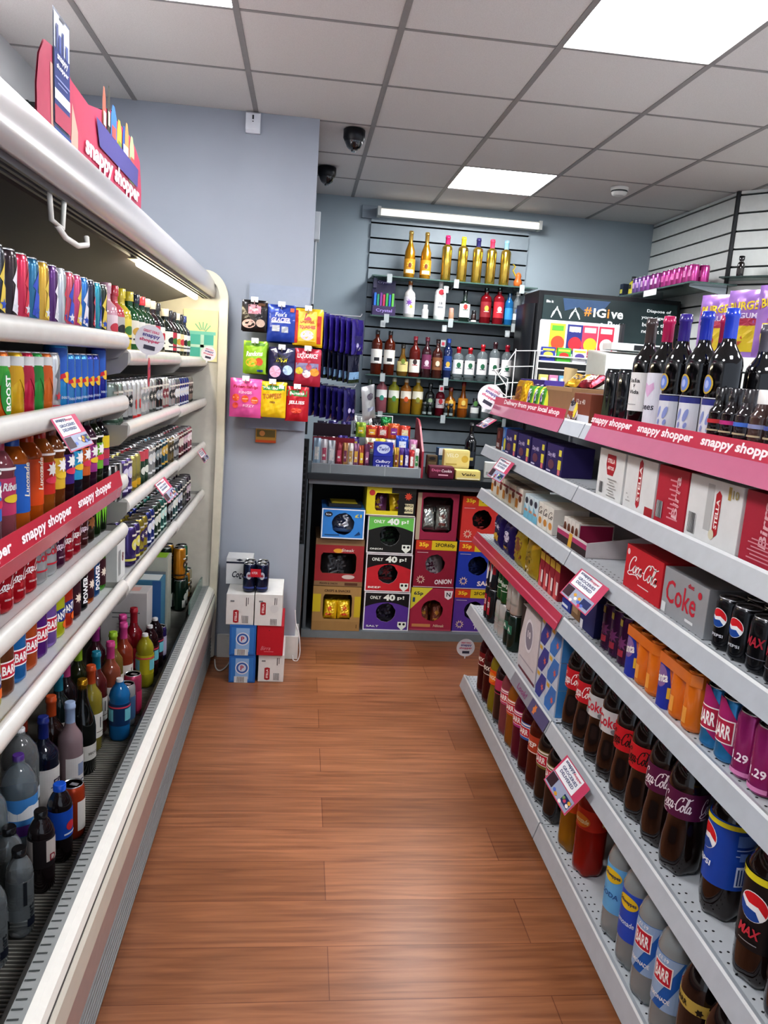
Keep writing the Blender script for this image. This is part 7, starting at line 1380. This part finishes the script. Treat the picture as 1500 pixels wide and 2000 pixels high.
spirits(SH[3], 'on the lowest glass shelf', [('dark green bottle', .50, spirit(dark('#1c3a2c'), '#2a3a32', '#c9c4b0', lbl('#b8303a', '#3a3a3a'), .24, .038, 'round')), ('pink gin bottle', .592, spirit(liquid('#b8707a'), '#c9c4c0', '#dfe0dc', lbl('#3a8a7a', '#7a3a4a'), .265, .043, 'tall', (.12, .18))), ('lime yellow gin bottle', .685, spirit(liquid('#a8a83a'), '#c9c4a8', '#dfe0d4', lbl('#4a8a4a', '#6a6a3a'), .265, .043, 'tall', (.12, .18))), ('orange gin bottle', .778, spirit(liquid('#b8742a'), '#c9b49a', '#e0d8c8', lbl('#c9562a', '#6a4a2a'), .265, .043, 'tall', (.12, .18))), ('golden gin bottle', .868, spirit(liquid('#b8962e'), '#c9bfa0', '#e0dcc8', lbl('#8a8a3a', '#6a5a2a'), .27, .043, 'tall', (.12, .18))), ('black liqueur bottle', .965, spirit(dark('#1a1d1c'), '#17191a', '#2a3a32', lbl('#8a9a7a', '#c9c4b0'), .24, .036, 'round')), ('red liqueur bottle with white tag', 1.045, spirit(liquid('#7a1c2c'), '#17171a', '#c9bfc0', lbl('#b8303a', '#3a3a3a'), .24, .036, 'round')), ('amber whisky bottle', 1.125, spirit(liquid('#a8641e'), '#7a2a24', '#c98a2e', lbl('#e0c46a', '#6a3a1c'), .22, .042, 'squat')), ('tall amber whisky bottle with red cap', 1.222, spirit(liquid('#a85c1c'), '#8e2424', '#c98a2e', lbl('#e0c46a', '#6a3a1c'), .27, .04, 'pear')), ('small clear jar shaped bottle', 1.318, spirit(cl, '#2a2a2c', '#e0e2de', lbl('#5a8a4a', '#3a3a3a'), .15, .034, 'squat')), ('clear bottle with black cap', 1.405, spirit(cl, '#2a2a2c', '#e0e2de', lbl('#3a3a3c', '#8a8a8a'), .20, .036, 'squat')), ('pale bottle at the shelf end', 1.50, spirit(cl, '#d8d4c8', '#dcd8c4', lbl('#a88a3a', '#8a8a8a'), .20, .036, 'squat'))], 'spirits on the lowest glass shelf')
row = Row('in front on the lowest glass shelf', 'the left', 'miniature bottle', 'miniature bottles on the lowest glass shelf')
for x in (.92, .962, 1.085, 1.125): row.add('miniature dark bottle', spirit(dark('#1f2422'), '#3a3c3c', '#8a9490', [], .10, .016, 'round', (.03, .08), cap_h=.018), x, 5.852, SH[3]+.0008)
row.done()
def tagc(x, z, c, label): 
    o = thing('shelf_price_tag', label, 'price tag', (x, 5.826, z), 0, 'square price tags clipped to the glass shelves'); b = MB(); b.box(-.018, .018, -.002, 0, -.024, .024, M('#9ea4a4', .4)); b.dec(P_rect(-.01, -.014, .011, .01), lambda u, v: (u, -.0026, v), ink(c)); part('card', b, o)
tagc(1.01, SH[0]-.065, '#b9bdbe', 'square clear tag under the top glass shelf'); tagc(.56, SH[1]-.06, '#8e9294', 'square grey tag under the left end of the second glass shelf'); tagc(1.02, SH[1]-.06, '#c9cccc', 'square tag under the middle of the second glass shelf'); tagc(1.50, SH[1]-.065, '#b9bdbe', 'square tag under the right end of the second glass shelf'); tagc(1.02, SH[2]+.26, '#b03a4a', 'white price card before the tall maroon bottle'); tagc(1.035, SH[3]+.21, '#b03a4a', 'white price card before the red liqueur bottle')

# ------------------------------------------------------------------ things on the right wall shelves
for k, (y, c, c2, nm) in enumerate(((5.66, '#7a5a9c', '#c9a8d0', 'lilac'), (5.52, '#8a4a94', '#d8b8d8', 'purple'), (5.36, '#8e3a7e', '#e0c4dc', 'plum and white'), (5.19, '#b03a86', '#d06aa8', 'magenta'), (5.04, '#a8347c', '#d878b0', 'deep pink'), (4.88, '#b03c84', '#d884b8', 'pink'))):
    put_pack(2, 2, .033, .115, c, [(P_rect(-.018, .04, .018, .08), ink(c2))], 2.44, y, 2.3458, -R90, f'{nm} pack of cans on the right wall glass shelf', 'packs of cans on the right wall shelf')
put(spirit(M('#c9c23a', .3), '#26262a', '#d8d04a', [(P_rect(-.02, .05, .02, .08), ink('#3a3a2a'))], .14, .03, 'round', (.03, .09)), 2.42, 5.80, 2.3458, -R90, label='yellow bottle at the far end of the right wall shelf', cat='bottle')
put(carton(.06, .06, .09, '#2a3448', [('front', P_rect(-.02, .02, .02, .05), ink('#d8d05a'))], 'box'), 2.39, 5.87, 2.3458, -R90, label='small navy box at the far end of the right wall shelf', cat='box')
wx, wy = 2.66+.45*s40, 4.86-.45*c40
def onang(s, k): return (wx+s40*s-c40*k, wy-c40*s-s40*k)
row = Row('on the angled wall glass shelf', 'the left', 'miniature bottle', 'miniature bottles on the angled wall shelf')
for s, h, g_, c, l_, nm in ((-.36, .13, dark('#1a1614'), '#17171a', '#2a2622', 'slim black little bottle'), (-.13, .085, liquid('#8a4a3a'), '#2a1a1a', '#c9a89a', 'tiny pinkish brown bottle'), (-.03, .14, M('#d8d8d6', .3), '#26262a', '#e6e6e4', 'white little bottle with black cap'), (.05, .185, goldm, '#1a1a1c', '#d0b45a', 'gold little bottle with black cap'), (.28, .18, goldm, '#8ab4b4', '#d0b45a', 'gold little bottle with pale cap'), (.36, .12, dark('#2a2420'), '#1a1a1c', '#5a4a3a', 'dark little bottle at the photo edge')):
    x, y = onang(s, .09); row.add(nm, spirit(g_, c, l_, [], h, .021, 'round', (.05, .12), cap_h=.022), x, y, 2.3858, rad(-50))
row.done()

o = thing('power_cable', 'thin white cable looped against the foot of the blue column', 'cable', (.03, 4.26, 0))
b = MB(); b.tube(smoothpath([(-.015, -.002, .30), (-.006, -.006, .22), (.012, -.012, .17), (.024, -.02, .06), (.012, -.022, .0045), (-.012, -.016, .0045), (-.018, -.008, .03)], 5), .0035, M('#dadada', .4), 6); part('cable', b, o)
o = thing('power_cable', 'thin white cable lying on the floor between chiller and cartons', 'cable', (-.40, 4.12, 0))
b = MB(); b.tube(smoothpath([(-.02, .06, .02), (-.005, -.02, .0045), (.02, -.06, .0045), (.045, -.02, .0045), (.06, .06, .0045), (.06, .13, .0045)], 5), .004, M('#d0cec8', .4), 6); part('cable', b, o)
